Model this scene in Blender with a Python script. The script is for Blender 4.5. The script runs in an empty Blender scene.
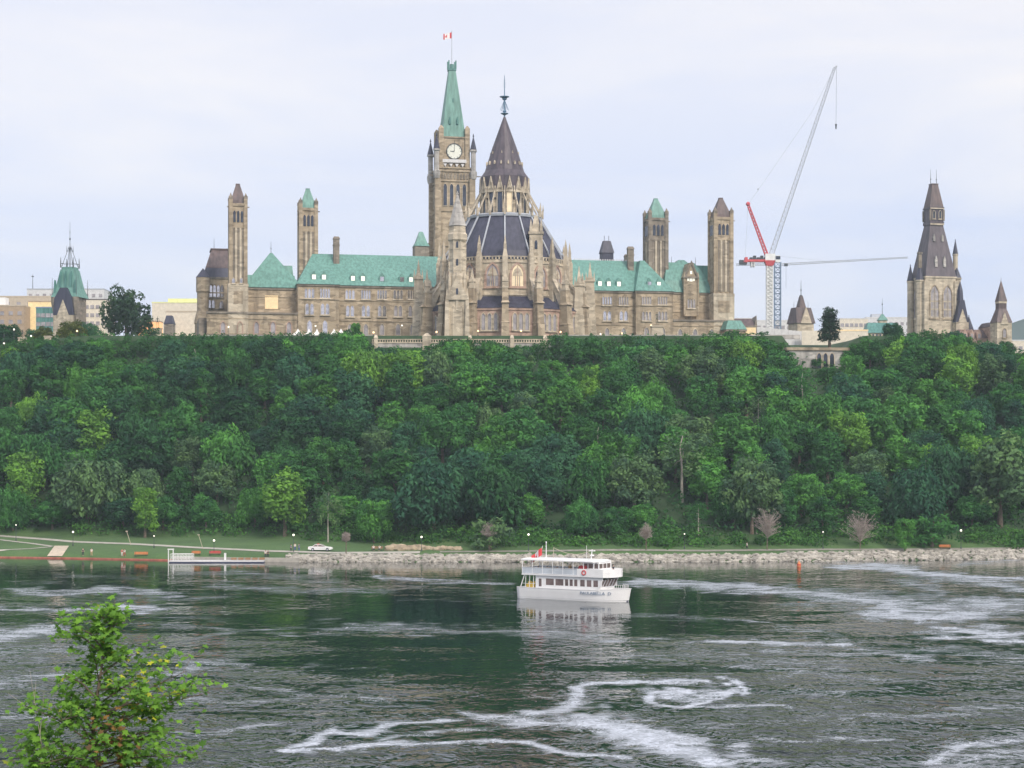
import bpy, math, random
import numpy as np
from mathutils import Matrix, Vector
PI = math.pi
R = math.radians
scene = bpy.context.scene
COL = scene.collection
rng = random.Random(7)
CAMZ, HOR, F = 22.0, 461.0, 1800.0
def WX(px, Y): return (px - 512.0) * Y / F
def WZ(py, Y): return CAMZ + (HOR - py) * Y / F

# ------------------------------------------------------------------ materials
def nodes_of(m):
    m.use_nodes = True
    nt = m.node_tree
    b = nt.nodes.get('Principled BSDF')
    return nt, b
def N(nt, kind, **kw):
    n = nt.nodes.new(kind)
    for k, v in kw.items():
        if k.startswith('i_'):
            key = k[2:].replace('_', ' ')
            n.inputs[key].default_value = v
        else:
            setattr(n, k, v)
    return n
def L(nt, a, b): nt.links.new(a, b)
def rgb(c): return (c[0], c[1], c[2], 1.0)
def ramp(nt, fac, stops):
    r = nt.nodes.new('ShaderNodeValToRGB')
    el = r.color_ramp.elements
    while len(el) < len(stops): el.new(0.5)
    for e, (p, c) in zip(el, stops):
        e.position = p; e.color = rgb(c)
    L(nt, fac, r.inputs[0]); return r.outputs[0]
def mixc(nt, fac, a, b, mode='MIX'):
    m = nt.nodes.new('ShaderNodeMix'); m.data_type = 'RGBA'; m.blend_type = mode
    if isinstance(fac, (int, float)): m.inputs[0].default_value = fac
    else: L(nt, fac, m.inputs[0])
    for i, v in ((6, a), (7, b)):
        if isinstance(v, (tuple, list)): m.inputs[i].default_value = rgb(v)
        else: L(nt, v, m.inputs[i])
    return m.outputs[2]
def coords(nt, scale=(1, 1, 1)):
    tc = nt.nodes.new('ShaderNodeNewGeometry')
    mp = nt.nodes.new('ShaderNodeMapping')
    mp.inputs['Scale'].default_value = scale
    L(nt, tc.outputs['Position'], mp.inputs[0]); return mp.outputs[0]
def noise(nt, vec, scale, detail=3, rough=0.55, dist=0.0):
    n = nt.nodes.new('ShaderNodeTexNoise')
    n.inputs['Scale'].default_value = scale; n.inputs['Detail'].default_value = detail
    n.inputs['Roughness'].default_value = rough; n.inputs['Distortion'].default_value = dist
    L(nt, vec, n.inputs['Vector']); return n.outputs[0]
MATS = {}
def plain(name, c, rough=0.6, metal=0.0, var=0.12, scale=0.8, emit=None, estr=0.0):
    m = bpy.data.materials.new(name); nt, b = nodes_of(m)
    v = coords(nt)
    n = noise(nt, v, scale, 4)
    lo = tuple(x * (1 - var) for x in c); hi = tuple(min(1, x * (1 + var)) for x in c)
    L(nt, ramp(nt, n, [(0.3, lo), (0.7, hi)]), b.inputs['Base Color'])
    b.inputs['Roughness'].default_value = rough; b.inputs['Metallic'].default_value = metal
    if emit:
        b.inputs['Emission Color'].default_value = rgb(emit); b.inputs['Emission Strength'].default_value = estr
    MATS[name] = m; return m
def stone(name, a, b_, c, course=0.9):
    """coursed rubble stone: blocks of slightly different tone, long stains"""
    m = bpy.data.materials.new(name); nt, b = nodes_of(m)
    v = coords(nt)
    vs = coords(nt, (0.55, 0.55, 1.25))
    vo = nt.nodes.new('ShaderNodeTexVoronoi'); vo.inputs['Scale'].default_value = 0.95 / course
    L(nt, vs, vo.inputs['Vector'])
    sep = nt.nodes.new('ShaderNodeSeparateColor'); L(nt, vo.outputs['Color'], sep.inputs[0])
    n1 = noise(nt, v, 0.16, 4)
    stain = noise(nt, coords(nt, (0.5, 0.5, 0.07)), 1.0, 4, 0.6)
    blocks = ramp(nt, sep.outputs[0], [(0.0, tuple(x * .7 for x in a)), (0.35, b_), (0.7, b_), (1.0, tuple(min(.85, x * 1.15) for x in c))])
    wide = ramp(nt, n1, [(0.35, b_), (0.65, c)])
    col = mixc(nt, 0.4, blocks, wide)
    dark = tuple(x * 0.5 for x in a)
    sf = ramp(nt, stain, [(0.5, (0, 0, 0)), (0.7, (0.55, 0.55, 0.55))])
    col = mixc(nt, sf, col, dark)
    L(nt, col, b.inputs['Base Color']); b.inputs['Roughness'].default_value = 0.9
    bp = nt.nodes.new('ShaderNodeBump'); bp.inputs['Strength'].default_value = 0.35; bp.inputs['Distance'].default_value = 0.15
    L(nt, sep.outputs[1], bp.inputs['Height']); L(nt, bp.outputs[0], b.inputs['Normal'])
    MATS[name] = m; return m
def roofing(name, a, b_, c, seam=1.4, rough=0.55):
    """standing-seam or slate roof: vertical runs and weather streaks"""
    m = bpy.data.materials.new(name); nt, b = nodes_of(m)
    n1 = noise(nt, coords(nt), 0.13, 5, 0.6)
    n2 = noise(nt, coords(nt, (seam, seam, 0.08)), 1.0, 3, 0.6)
    base = ramp(nt, n1, [(0.3, a), (0.55, b_), (0.75, c)])
    st = ramp(nt, n2, [(0.36, tuple(x * 0.6 for x in a)), (0.66, tuple(x * 1.1 for x in c))])
    L(nt, mixc(nt, 0.55, base, st), b.inputs['Base Color'])
    b.inputs['Roughness'].default_value = rough
    bp = nt.nodes.new('ShaderNodeBump'); bp.inputs['Strength'].default_value = 0.3; bp.inputs['Distance'].default_value = 0.12
    L(nt, n2, bp.inputs['Height']); L(nt, bp.outputs[0], b.inputs['Normal'])
    MATS[name] = m; return m
stone('buff_stone', (0.19, 0.15, 0.11), (0.345, 0.28, 0.20), (0.48, 0.395, 0.285))
stone('light_stone', (0.30, 0.255, 0.195), (0.48, 0.415, 0.32), (0.61, 0.535, 0.42))
stone('dark_stone', (0.12, 0.105, 0.09), (0.21, 0.18, 0.15), (0.3, 0.26, 0.21))
stone('grey_stone', (0.25, 0.24, 0.23), (0.4, 0.38, 0.36), (0.52, 0.5, 0.47))
stone('pink_stone', (0.3, 0.2, 0.16), (0.42, 0.29, 0.23), (0.5, 0.36, 0.29))
roofing('copper', (0.10, 0.245, 0.21), (0.125, 0.285, 0.245), (0.16, 0.34, 0.295))
roofing('dark_copper', (0.05, 0.17, 0.16), (0.08, 0.23, 0.21), (0.12, 0.29, 0.26))
roofing('slate', (0.025, 0.027, 0.052), (0.04, 0.042, 0.08), (0.06, 0.06, 0.1), 1.0)
roofing('brown_slate', (0.06, 0.045, 0.05), (0.105, 0.07, 0.075), (0.15, 0.10, 0.095), 1.0)
plain('trim_dark', (0.12, 0.11, 0.11))
plain('lead', (0.42, 0.45, 0.5), 0.45)
plain('iron', (0.05, 0.06, 0.07), 0.5)
plain('blue_iron', (0.12, 0.22, 0.33), 0.5)
plain('white', (0.8, 0.8, 0.8), 0.4, var=0.04)
plain('boat_white', (0.88, 0.88, 0.89), 0.3, var=0.03)
plain('cream', (0.68, 0.62, 0.52), 0.8)
plain('beige', (0.5, 0.43, 0.34), 0.8)
plain('tan', (0.4, 0.3, 0.21), 0.85)
plain('pale_grey', (0.62, 0.62, 0.63), 0.8)
plain('yellow_green', (0.72, 0.74, 0.36), 0.7)
plain('path_gravel', (0.24, 0.23, 0.2), 0.95, var=0.25)
plain('concrete', (0.4, 0.38, 0.34), 0.9, var=0.2)
plain('red', (0.6, 0.05, 0.06), 0.5)
plain('crane_red', (0.6, 0.1, 0.12), 0.5)
plain('orange', (0.6, 0.2, 0.07), 0.6)
plain('red_kerb', (0.42, 0.14, 0.1), 0.8, var=0.3)
plain('yellow', (0.65, 0.45, 0.06), 0.5)
plain('wood', (0.3, 0.17, 0.09), 0.7)
plain('skin', (0.55, 0.36, 0.27), 0.6)
plain('hair', (0.05, 0.035, 0.025), 0.8)
plain('cloth_white', (0.78, 0.77, 0.75), 0.9)
plain('cloth_dark', (0.03, 0.035, 0.05), 0.9)
plain('cloth_blue', (0.06, 0.12, 0.3), 0.9)
plain('cloth_red', (0.5, 0.06, 0.07), 0.9)
plain('cloth_tan', (0.5, 0.36, 0.2), 0.9)
plain('bronze', (0.06, 0.08, 0.07), 0.5, 0.4)
plain('rubber', (0.02, 0.02, 0.02), 0.7)
plain('navy', (0.03, 0.04, 0.1), 0.4)
plain('steel_blue', (0.2, 0.27, 0.38), 0.5)
plain('crane_white', (0.75, 0.76, 0.76), 0.5)
plain('bark', (0.14, 0.11, 0.085), 0.95, var=0.3, scale=3)
plain('pale_bark', (0.36, 0.33, 0.29), 0.95, var=0.25, scale=3)
plain('grey_twig', (0.36, 0.31, 0.28), 0.95, var=0.2, scale=3)
plain('lamp_glass', (0.9, 0.88, 0.8), 0.4, emit=(1.0, 0.93, 0.8), estr=1.2)
plain('warm_lamp', (0.9, 0.7, 0.45), 0.4, emit=(1.0, 0.62, 0.32), estr=1.6)
plain('lit_glass', (0.7, 0.6, 0.42), 0.3, emit=(1.0, 0.78, 0.5), estr=0.16)
plain('lit_dormer', (0.8, 0.8, 0.72), 0.3, emit=(1.0, 0.97, 0.82), estr=0.4)
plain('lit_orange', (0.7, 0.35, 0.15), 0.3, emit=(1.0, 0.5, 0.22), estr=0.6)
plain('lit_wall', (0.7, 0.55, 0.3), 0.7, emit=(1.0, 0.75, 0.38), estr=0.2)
plain('clock_white', (0.62, 0.63, 0.56), 0.5, emit=(1.0, 1.0, 0.88), estr=0.08)
plain('lit_boarding', (0.72, 0.55, 0.32), 0.8, emit=(1.0, 0.8, 0.5), estr=0.18)  # boards with a warm glow put into the material
plain('screen_mesh', (0.55, 0.6, 0.66), 0.6)
plain('hill_blue', (0.06, 0.09, 0.08), 0.9)
def glass(name, c, rough=0.12, metal=0.85):
    m = bpy.data.materials.new(name); nt, b = nodes_of(m)
    n = noise(nt, coords(nt), 0.6, 2)
    L(nt, ramp(nt, n, [(0.35, tuple(x * 0.55 for x in c)), (0.62, c)]), b.inputs['Base Color'])
    b.inputs['Roughness'].default_value = rough; b.inputs['Metallic'].default_value = metal
    MATS[name] = m
glass('pane', (0.62, 0.6, 0.64))
glass('dark_pane', (0.1, 0.11, 0.14), 0.2)
glass('boat_pane', (0.26, 0.19, 0.18), 0.1, 0.25)
plain('dim_pane', (0.32, 0.3, 0.32), 0.25, var=0.35, scale=0.5)

# foliage: per-object colour times per-leaf variation
def leaf_mat(name, transl=0.25):
    m = bpy.data.materials.new(name); m.use_nodes = True; nt = m.node_tree
    nt.nodes.clear()
    out = nt.nodes.new('ShaderNodeOutputMaterial')
    oi = nt.nodes.new('ShaderNodeObjectInfo')
    at = nt.nodes.new('ShaderNodeAttribute'); at.attribute_name = 'tint'
    yel = mixc(nt, 1.0, oi.outputs['Color'], (1.6, 1.5, 0.95), 'MULTIPLY')
    drk = mixc(nt, 1.0, oi.outputs['Color'], (0.5, 0.56, 0.66), 'MULTIPLY')
    col = mixc(nt, at.outputs['Fac'], drk, yel)
    d = nt.nodes.new('ShaderNodeBsdfDiffuse'); L(nt, col, d.inputs['Color'])
    t = nt.nodes.new('ShaderNodeBsdfTranslucent'); L(nt, col, t.inputs['Color'])
    mx = nt.nodes.new('ShaderNodeMixShader'); mx.inputs[0].default_value = transl
    L(nt, d.outputs[0], mx.inputs[1]); L(nt, t.outputs[0], mx.inputs[2]); L(nt, mx.outputs[0], out.inputs[0])
    MATS[name] = m
leaf_mat('foliage')

# ------------------------------------------------------------------ objects
class MB:
    """collects shapes, links them as ONE mesh object"""
    def __init__(s): s.v = []; s.f = []; s.m = Matrix.Identity(4)
    def add(s, vs, fs):
        b = len(s.v)
        for p in vs:
            q = s.m @ Vector(p); s.v.append((q.x, q.y, q.z))
        for f in fs: s.f.append([i + b for i in f])
        return s
    def box(s, x0, x1, y0, y1, z0, z1): return s.frus(x0, x1, y0, y1, z0, x0, x1, y0, y1, z1)
    def frus(s, x0, x1, y0, y1, z0, X0, X1, Y0, Y1, z1):
        vs = [(x0, y0, z0), (x1, y0, z0), (x1, y1, z0), (x0, y1, z0), (X0, Y0, z1), (X1, Y0, z1), (X1, Y1, z1), (X0, Y1, z1)]
        return s.add(vs, [(3, 2, 1, 0), (4, 5, 6, 7), (0, 1, 5, 4), (1, 2, 6, 5), (2, 3, 7, 6), (3, 0, 4, 7)])
    def rings(s, rs, n=8, cx=0, cy=0, a0=0.0, cap=True):
        """lathe: rs = [(radius, z)], n sides"""
        vs = []; fs = []
        for r, z in rs:
            for k in range(n):
                a = a0 + 2 * PI * k / n
                vs.append((cx + r * math.cos(a), cy + r * math.sin(a), z))
        for j in range(len(rs) - 1):
            for k in range(n):
                k2 = (k + 1) % n
                fs.append((j * n + k, j * n + k2, (j + 1) * n + k2, (j + 1) * n + k))
        if cap:
            fs.append(tuple(reversed(range(n)))); fs.append(tuple(range((len(rs) - 1) * n, len(rs) * n)))
        return s.add(vs, fs)
    def bar(s, a, b, w, d=None, n=4):
        """straight bar between two points, radius w to d"""
        a = Vector(a); b = Vector(b); d = w if d is None else d
        t = (b - a).normalized(); up = Vector((0, 0, 1)) if abs(t.z) < 0.95 else Vector((1, 0, 0))
        u = t.cross(up).normalized(); v = u.cross(t)
        vs = []
        for p, r in ((a, w), (b, d)):
            for k in range(n):
                an = 2 * PI * (k + 0.5) / n
                vs.append(p + u * math.cos(an) * r + v * math.sin(an) * r)
        fs = [(k, (k + 1) % n, n + (k + 1) % n, n + k) for k in range(n)]
        fs += [tuple(reversed(range(n))), tuple(range(n, 2 * n))]
        return s.add(vs, fs)
    def path(s, pts, rad, n=5):
        for i in range(len(pts) - 1):
            ra = rad[i] if isinstance(rad, (list, tuple)) else rad
            rb = rad[i + 1] if isinstance(rad, (list, tuple)) else rad
            s.bar(pts[i], pts[i + 1], ra, rb, n)
        return s
    def prism_xz(s, pts, y0, y1):
        """convex or simple outline in x,z pushed from y0 to y1"""
        n = len(pts)
        vs = [(x, y0, z) for x, z in pts] + [(x, y1, z) for x, z in pts]
        fs = [tuple(range(n)), tuple(reversed(range(n, 2 * n)))]
        fs += [(k, n + k, n + (k + 1) % n, (k + 1) % n) for k in range(n)]
        return s.add(vs, fs)
    def ring_xz(s, inner, outer, y0, y1):
        n = len(inner)
        vs = [(x, y0, z) for x, z in inner] + [(x, y0, z) for x, z in outer] + [(x, y1, z) for x, z in inner] + [(x, y1, z) for x, z in outer]
        fs = []
        for k in range(n):
            q = (k + 1) % n
            fs += [(k, q, n + q, n + k), (n + k, n + q, 3 * n + q, 3 * n + k), (k, 2 * n + k, 2 * n + q, q)]
        return s.add(vs, fs)
    def ico(s, c, r, sub=1, jit=0.0, sq=(1, 1, 1)):
        bm_v, bm_f = ICO[sub]
        vs = []
        for p in bm_v:
            k = r * (1 + (rng.random() - 0.5) * 2 * jit)
            vs.append((c[0] + p[0] * k * sq[0], c[1] + p[1] * k * sq[1], c[2] + p[2] * k * sq[2]))
        return s.add(vs, bm_f)
    def build(s, name, mat, parent=None, smooth=False):
        me = bpy.data.meshes.new(name); me.from_pydata(s.v, [], s.f); me.update()
        me.materials.append(MATS[mat])
        if smooth:
            for p in me.polygons: p.use_smooth = True
        o = bpy.data.objects.new(name, me); COL.objects.link(o)
        if parent is not None: o.parent = parent
        return o
import bmesh
ICO = {}
for sub in (1, 2):
    bm = bmesh.new(); bmesh.ops.create_icosphere(bm, subdivisions=sub, radius=1.0)
    bm.verts.ensure_lookup_table()
    ICO[sub] = ([tuple(v.co) for v in bm.verts], [tuple(v.index for v in f.verts) for f in bm.faces]); bm.free()
def tag(o, label=None, cat=None, group=None, kind=None):
    if label: o['label'] = label
    if cat: o['category'] = cat
    if group: o['group'] = group
    if kind: o['kind'] = kind
    return o
def thing(name, loc, rz, label, cat, group=None):
    o = bpy.data.objects.new(name, None); COL.objects.link(o)
    o.location = loc; o.rotation_euler = (0, 0, rz); o.empty_display_size = 0.5
    return tag(o, label, cat, group)
def kids(o): return [c for c in list(bpy.data.objects) if c.parent == o]
def copy_tree(o, loc=None, rz=None, sc=None, label=None, children=None):
    c = o.copy(); COL.objects.link(c)
    for ch in o.children:
        d = ch.copy(); COL.objects.link(d); d.parent = c
        for g in ch.children:
            e = g.copy(); COL.objects.link(e); e.parent = d
    if loc is not None: c.location = loc
    if rz is not None: c.rotation_euler = (0, 0, rz)
    if sc is not None: c.scale = sc if isinstance(sc, tuple) else (sc, sc, sc)
    if label: c['label'] = label
    return c
class Frame:
    """local frame of a building whose front runs at an angle; picks local x and z for a sight line at depth v"""
    def __init__(s, X0, Y0, ang, zb):
        s.X0, s.Y0, s.a, s.zb = X0, Y0, R(ang), zb
        s.c, s.s = math.cos(s.a), math.sin(s.a)
    def u(s, px, v=0):
        t = (px - 512.0) / F
        X0 = s.X0 - v * s.s; Y0 = s.Y0 + v * s.c
        return (t * Y0 - X0) / (s.c - t * s.s)
    def z(s, px, py, v=0):
        u = s.u(px, v); Y = s.Y0 + v * s.c + u * s.s
        return WZ(py, Y) - s.zb
    def root(s, name, label, cat, group=None): return thing(name, (s.X0, s.Y0, s.zb), s.a, label, cat, group)
def arch(w, h, z0=0.0, x=0.0, n=5, pointed=True):
    """outline of an opening: straight jambs under two arcs that meet in a point (or a half circle)"""
    hw = w / 2; rise = min(w * 0.9, h * 0.6) if pointed else min(hw, h * .5)
    pts = [(x - hw, z0), (x + hw, z0)]; zs = z0 + h - rise; half = []
    for k in range(n + 1):
        t = k / n
        if pointed: a = t * PI / 3; half.append((-hw + 2 * hw * math.cos(a), rise * math.sin(a) / math.sin(PI / 3)))
        else: half.append((hw * math.cos(t * PI / 2), rise * math.sin(t * PI / 2)))
    pts += [(x + a, zs + b_) for a, b_ in half]
    pts += [(x - a, zs + b_) for a, b_ in reversed(half[:-1])]
    return pts
def lancets(parent, x0, x1, z0, z1, n, v, mat='light_stone', pane='pane', gap=0.28, m=None, pointed=True, proud=0.3, name='window', sill=True):
    """one window of n lights: a moulded surround and its panes, on a wall facing -y at y = v"""
    fr = MB(); pn = MB()
    if m is not None: fr.m = m; pn.m = m
    w = (x1 - x0) / n
    for k in range(n):
        xc = x0 + (k + 0.5) * w; ww = w * (1 - gap)
        ins = arch(ww, z1 - z0, z0, xc, pointed=pointed); t = w * gap * 0.45
        outs = arch(ww + 2 * t, z1 - z0 + t * 2, z0 - t, xc, pointed=pointed)
        fr.ring_xz(ins, outs, v - proud, v)
        pn.prism_xz(ins, v - 0.05, v + 0.02)
        if ww > 1.5: fr.box(xc - 0.09, xc + 0.09, v - proud + 0.1, v - 0.06, z0, z1 - 0.5)
    if sill: fr.box(x0 - 0.15, x1 + 0.15, v - proud - 0.12, v, z0 - 0.42, z0 - w * gap * 0.45 - 0.003)
    o = fr.build(name, mat, parent)
    pn.build('pane', pane, o)
    return o
# ------------------------------------------------------------------ camera, sky, sun
cam_d = bpy.data.cameras.new('camera'); cam = bpy.data.objects.new('camera', cam_d); COL.objects.link(cam)
cam.location = (0, 0, CAMZ); cam.rotation_euler = (PI / 2, 0, 0)
cam_d.sensor_width = 36.0; cam_d.lens = F / 1024 * 36.0
cam_d.shift_y = (HOR - 384.0) / 1024.0
cam_d.clip_start = 0.5; cam_d.clip_end = 20000
scene.camera = cam
SUN_EL, SUN_AZ = R(38), (0.52, -0.85)          # towards the sun: behind the camera, to the right
w = bpy.data.worlds.new('World'); scene.world = w; w.use_nodes = True
nt = w.node_tree; bg = nt.nodes['Background']
sky = nt.nodes.new('ShaderNodeTexSky'); sky.sky_type = 'NISHITA'; sky.sun_disc = False
sky.sun_elevation = SUN_EL; sky.sun_rotation = math.atan2(SUN_AZ[0], SUN_AZ[1])
sky.air_density = 1.0; sky.dust_density = 1.5; sky.ozone_density = 1.5
tc = nt.nodes.new('ShaderNodeTexCoord')
sep = nt.nodes.new('ShaderNodeSeparateXYZ'); L(nt, tc.outputs['Generated'], sep.inputs[0])
mp = nt.nodes.new('ShaderNodeMapping'); mp.inputs['Scale'].default_value = (1.6, 1.6, 9.0)
L(nt, tc.outputs['Generated'], mp.inputs[0])
cn = noise(nt, mp.outputs[0], 1.7, 7, 0.58, 0.4)
el = nt.nodes.new('ShaderNodeMapRange'); el.interpolation_type = 'SMOOTHSTEP'
el.inputs[1].default_value = 0.09; el.inputs[2].default_value = 0.22; el.inputs[3].default_value = 0.0; el.inputs[4].default_value = 1.0
L(nt, sep.outputs[2], el.inputs[0])
cov = nt.nodes.new('ShaderNodeMath'); cov.operation = 'MULTIPLY_ADD'
cr = ramp(nt, cn, [(0.36, (0, 0, 0)), (0.64, (1, 1, 1))])
L(nt, cr, cov.inputs[0]); cov.inputs[1].default_value = 0.45; 
sc2 = nt.nodes.new('ShaderNodeMath'); sc2.operation = 'MULTIPLY_ADD'; L(nt, el.outputs[0], sc2.inputs[0]); sc2.inputs[1].default_value = 0.45; sc2.inputs[2].default_value = 0.12
L(nt, sc2.outputs[0], cov.inputs[2]); cov.use_clamp = True
lowc = (5.6, 6.35, 8.6); hic = (8.95, 8.6, 8.6)
veil = mixc(nt, cov.outputs[0], lowc, hic)
mixed = mixc(nt, 0.85, sky.outputs[0], veil)
zr = nt.nodes.new('ShaderNodeMapRange'); zr.interpolation_type = 'SMOOTHSTEP'; zr.inputs[1].default_value = 0.24; zr.inputs[2].default_value = 0.8; zr.inputs[3].default_value = 1.0; zr.inputs[4].default_value = 1.3
L(nt, sep.outputs[2], zr.inputs[0])
vm = nt.nodes.new('ShaderNodeVectorMath'); vm.operation = 'SCALE'; L(nt, mixed, vm.inputs[0]); L(nt, zr.outputs[0], vm.inputs['Scale'])
L(nt, vm.outputs[0], bg.inputs['Color']); bg.inputs['Strength'].default_value = 0.1
sd = bpy.data.lights.new('sun', 'SUN'); sun = bpy.data.objects.new('sun', sd); COL.objects.link(sun)
sd.energy = 2.3; sd.angle = R(14); sd.color = (1.0, 0.9, 0.77)
d = Vector((SUN_AZ[0] * math.cos(SUN_EL), SUN_AZ[1] * math.cos(SUN_EL), math.sin(SUN_EL)))
sun.rotation_euler = d.to_track_quat('Z', 'Y').to_euler()
scene.view_settings.view_transform = 'Standard'; scene.view_settings.look = 'None'
scene.view_settings.exposure = 0.3; scene.view_settings.gamma = 1.0

HAZE = 0.00014
# ------------------------------------------------------------------ terrain
SHX = [-400, -116, -95, -78, -60, -50, -44, 30, 70, 115, 400]
SHY = [424, 410, 405, 399, 394, 393, 392, 392, 395, 404, 430]
SLX = [-400, -116, -90, -60, -35, -15, 20, 120, 400]
SLY = [452, 445, 440, 430, 418, 408, 403, 412, 436]
def shore(X): return float(np.interp(X, SHX, SHY))
def toe(X): return float(np.interp(X, SLX, SLY))
TOPY = 497.0
def height(X, Y):
    X = np.asarray(X, float); Y = np.asarray(Y, float)
    sh = np.interp(X, SHX, SHY); to = np.interp(X, SLX, SLY)
    near = np.interp(Y, [-200, 0, 26, 56, 66, 80], [20.4, 20.2, 14.0, 0.0, -2.0, -4.0])
    bank = np.interp(Y - sh, [-12, -1.0, 0.0, 0.6, 3.2], [-4.0, -1.0, 0.15, 0.5, 1.55])
    lawn = 1.55 + np.clip((Y - sh - 3.2) / np.maximum(to - sh - 3.2, 1), 0, 1) * 2.05
    s = np.clip((Y - to) / (TOPY - to), 0, 1)
    topz = 50.5 + 0.6 * np.sin(X * 0.11)
    hill = 3.6 + (topz - 3.6) * (0.85 * s + 0.15 * s * s * (3 - 2 * s)) + 1.3 * np.sin(X * 0.09 + Y * 0.1) * s * (1 - s) * 2
    z = np.where(Y < 80, near, np.where(Y < sh + 3.2, bank, np.where(Y < to, lawn, hill)))
    PL = np.interp(X, [-400, -145, -120, 75, 77.5, 93.5, 96, 112, 138, 400], [53, 53.5, 56.8, 56.8, 53.5, 53.5, 56.8, 56.6, 51.8, 51.5])
    back = np.where((X > 70) & (X < 98), np.clip((Y - 512) / 14, 0, 1), np.clip((Y - 600) / 60, 0, 1))
    PL = PL + (56.8 - PL) * back
    plat = 50.5 + np.clip((Y - TOPY) / 3.0, 0, 1) * (PL - 50.5)
    z = np.where(Y >= TOPY, np.maximum(plat, 0), z)
    # the plateau falls away at both far sides and far behind
    fall = np.clip((Y - 1100) / 900, 0, 1) * 50
    return z - np.where(Y > 1100, fall, 0)
def hz(X, Y): return float(height(X, Y))
def grid_mesh(name, xs, ys, zf, mat):
    XX, YY = np.meshgrid(xs, ys); ZZ = zf(XX, YY)
    co = np.stack([XX, YY, ZZ], -1).reshape(-1, 3).astype(np.float32)
    nx, ny = len(xs), len(ys)
    i = np.arange(nx - 1)[None, :] + nx * np.arange(ny - 1)[:, None]
    q = np.stack([i, i + 1, i + nx + 1, i + nx], -1).reshape(-1, 4)
    return np_mesh(name, co, q, mat)
def np_mesh(name, co, q, mat):
    me = bpy.data.meshes.new(name)
    me.vertices.add(len(co)); me.vertices.foreach_set('co', np.ascontiguousarray(co, np.float32).ravel())
    k = q.shape[1]
    me.loops.add(q.size); me.loops.foreach_set('vertex_index', np.ascontiguousarray(q, np.int32).ravel())
    me.polygons.add(len(q)); me.polygons.foreach_set('loop_start', np.arange(0, q.size, k, dtype=np.int32))
    me.update(calc_edges=True)
    if mat: me.materials.append(MATS[mat])
    return me
def link(name, me, parent=None):
    o = bpy.data.objects.new(name, me); COL.objects.link(o); o.parent = parent; return o
# ground: lawn near the shore, dark green leafy woodland floor on the slope
m = bpy.data.materials.new('ground'); nt, b = nodes_of(m)
v = coords(nt)
g1 = ramp(nt, noise(nt, v, 0.12, 5, 0.6), [(0.3, (0.045, 0.10, 0.032)), (0.55, (0.07, 0.15, 0.042)), (0.75, (0.11, 0.18, 0.055))])
g2 = ramp(nt, noise(nt, v, 1.5, 4), [(0.3, (0.035, 0.07, 0.028)), (0.7, (0.085, 0.14, 0.05))])
grass = mixc(nt, 0.4, g1, g2)
wood = ramp(nt, noise(nt, v, 0.4, 4), [(0.3, (0.018, 0.042, 0.018)), (0.7, (0.035, 0.075, 0.028))])
sz = nt.nodes.new('ShaderNodeSeparateXYZ'); L(nt, v, sz.inputs[0])
mr = nt.nodes.new('ShaderNodeMapRange'); mr.inputs[1].default_value = 3.7; mr.inputs[2].default_value = 6.0
L(nt, sz.outputs[2], mr.inputs[0])
L(nt, mixc(nt, mr.outputs[0], grass, wood), b.inputs['Base Color']); b.inputs['Roughness'].default_value = 0.95
MATS['ground'] = m
xs = np.concatenate([np.linspace(-3050, -420, 14), np.linspace(-400, 400, 321), np.linspace(420, 3050, 14)])
ys = np.concatenate([np.linspace(-200, 80, 57), np.linspace(100, 370, 10), np.linspace(380, 520, 141), np.linspace(540, 1100, 24), np.linspace(1200, 3100, 8)])
ground = link('ground', grid_mesh('ground', xs, ys, height, 'ground')); tag(ground, kind='structure')
for p in ground.data.polygons: p.use_smooth = True

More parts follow.
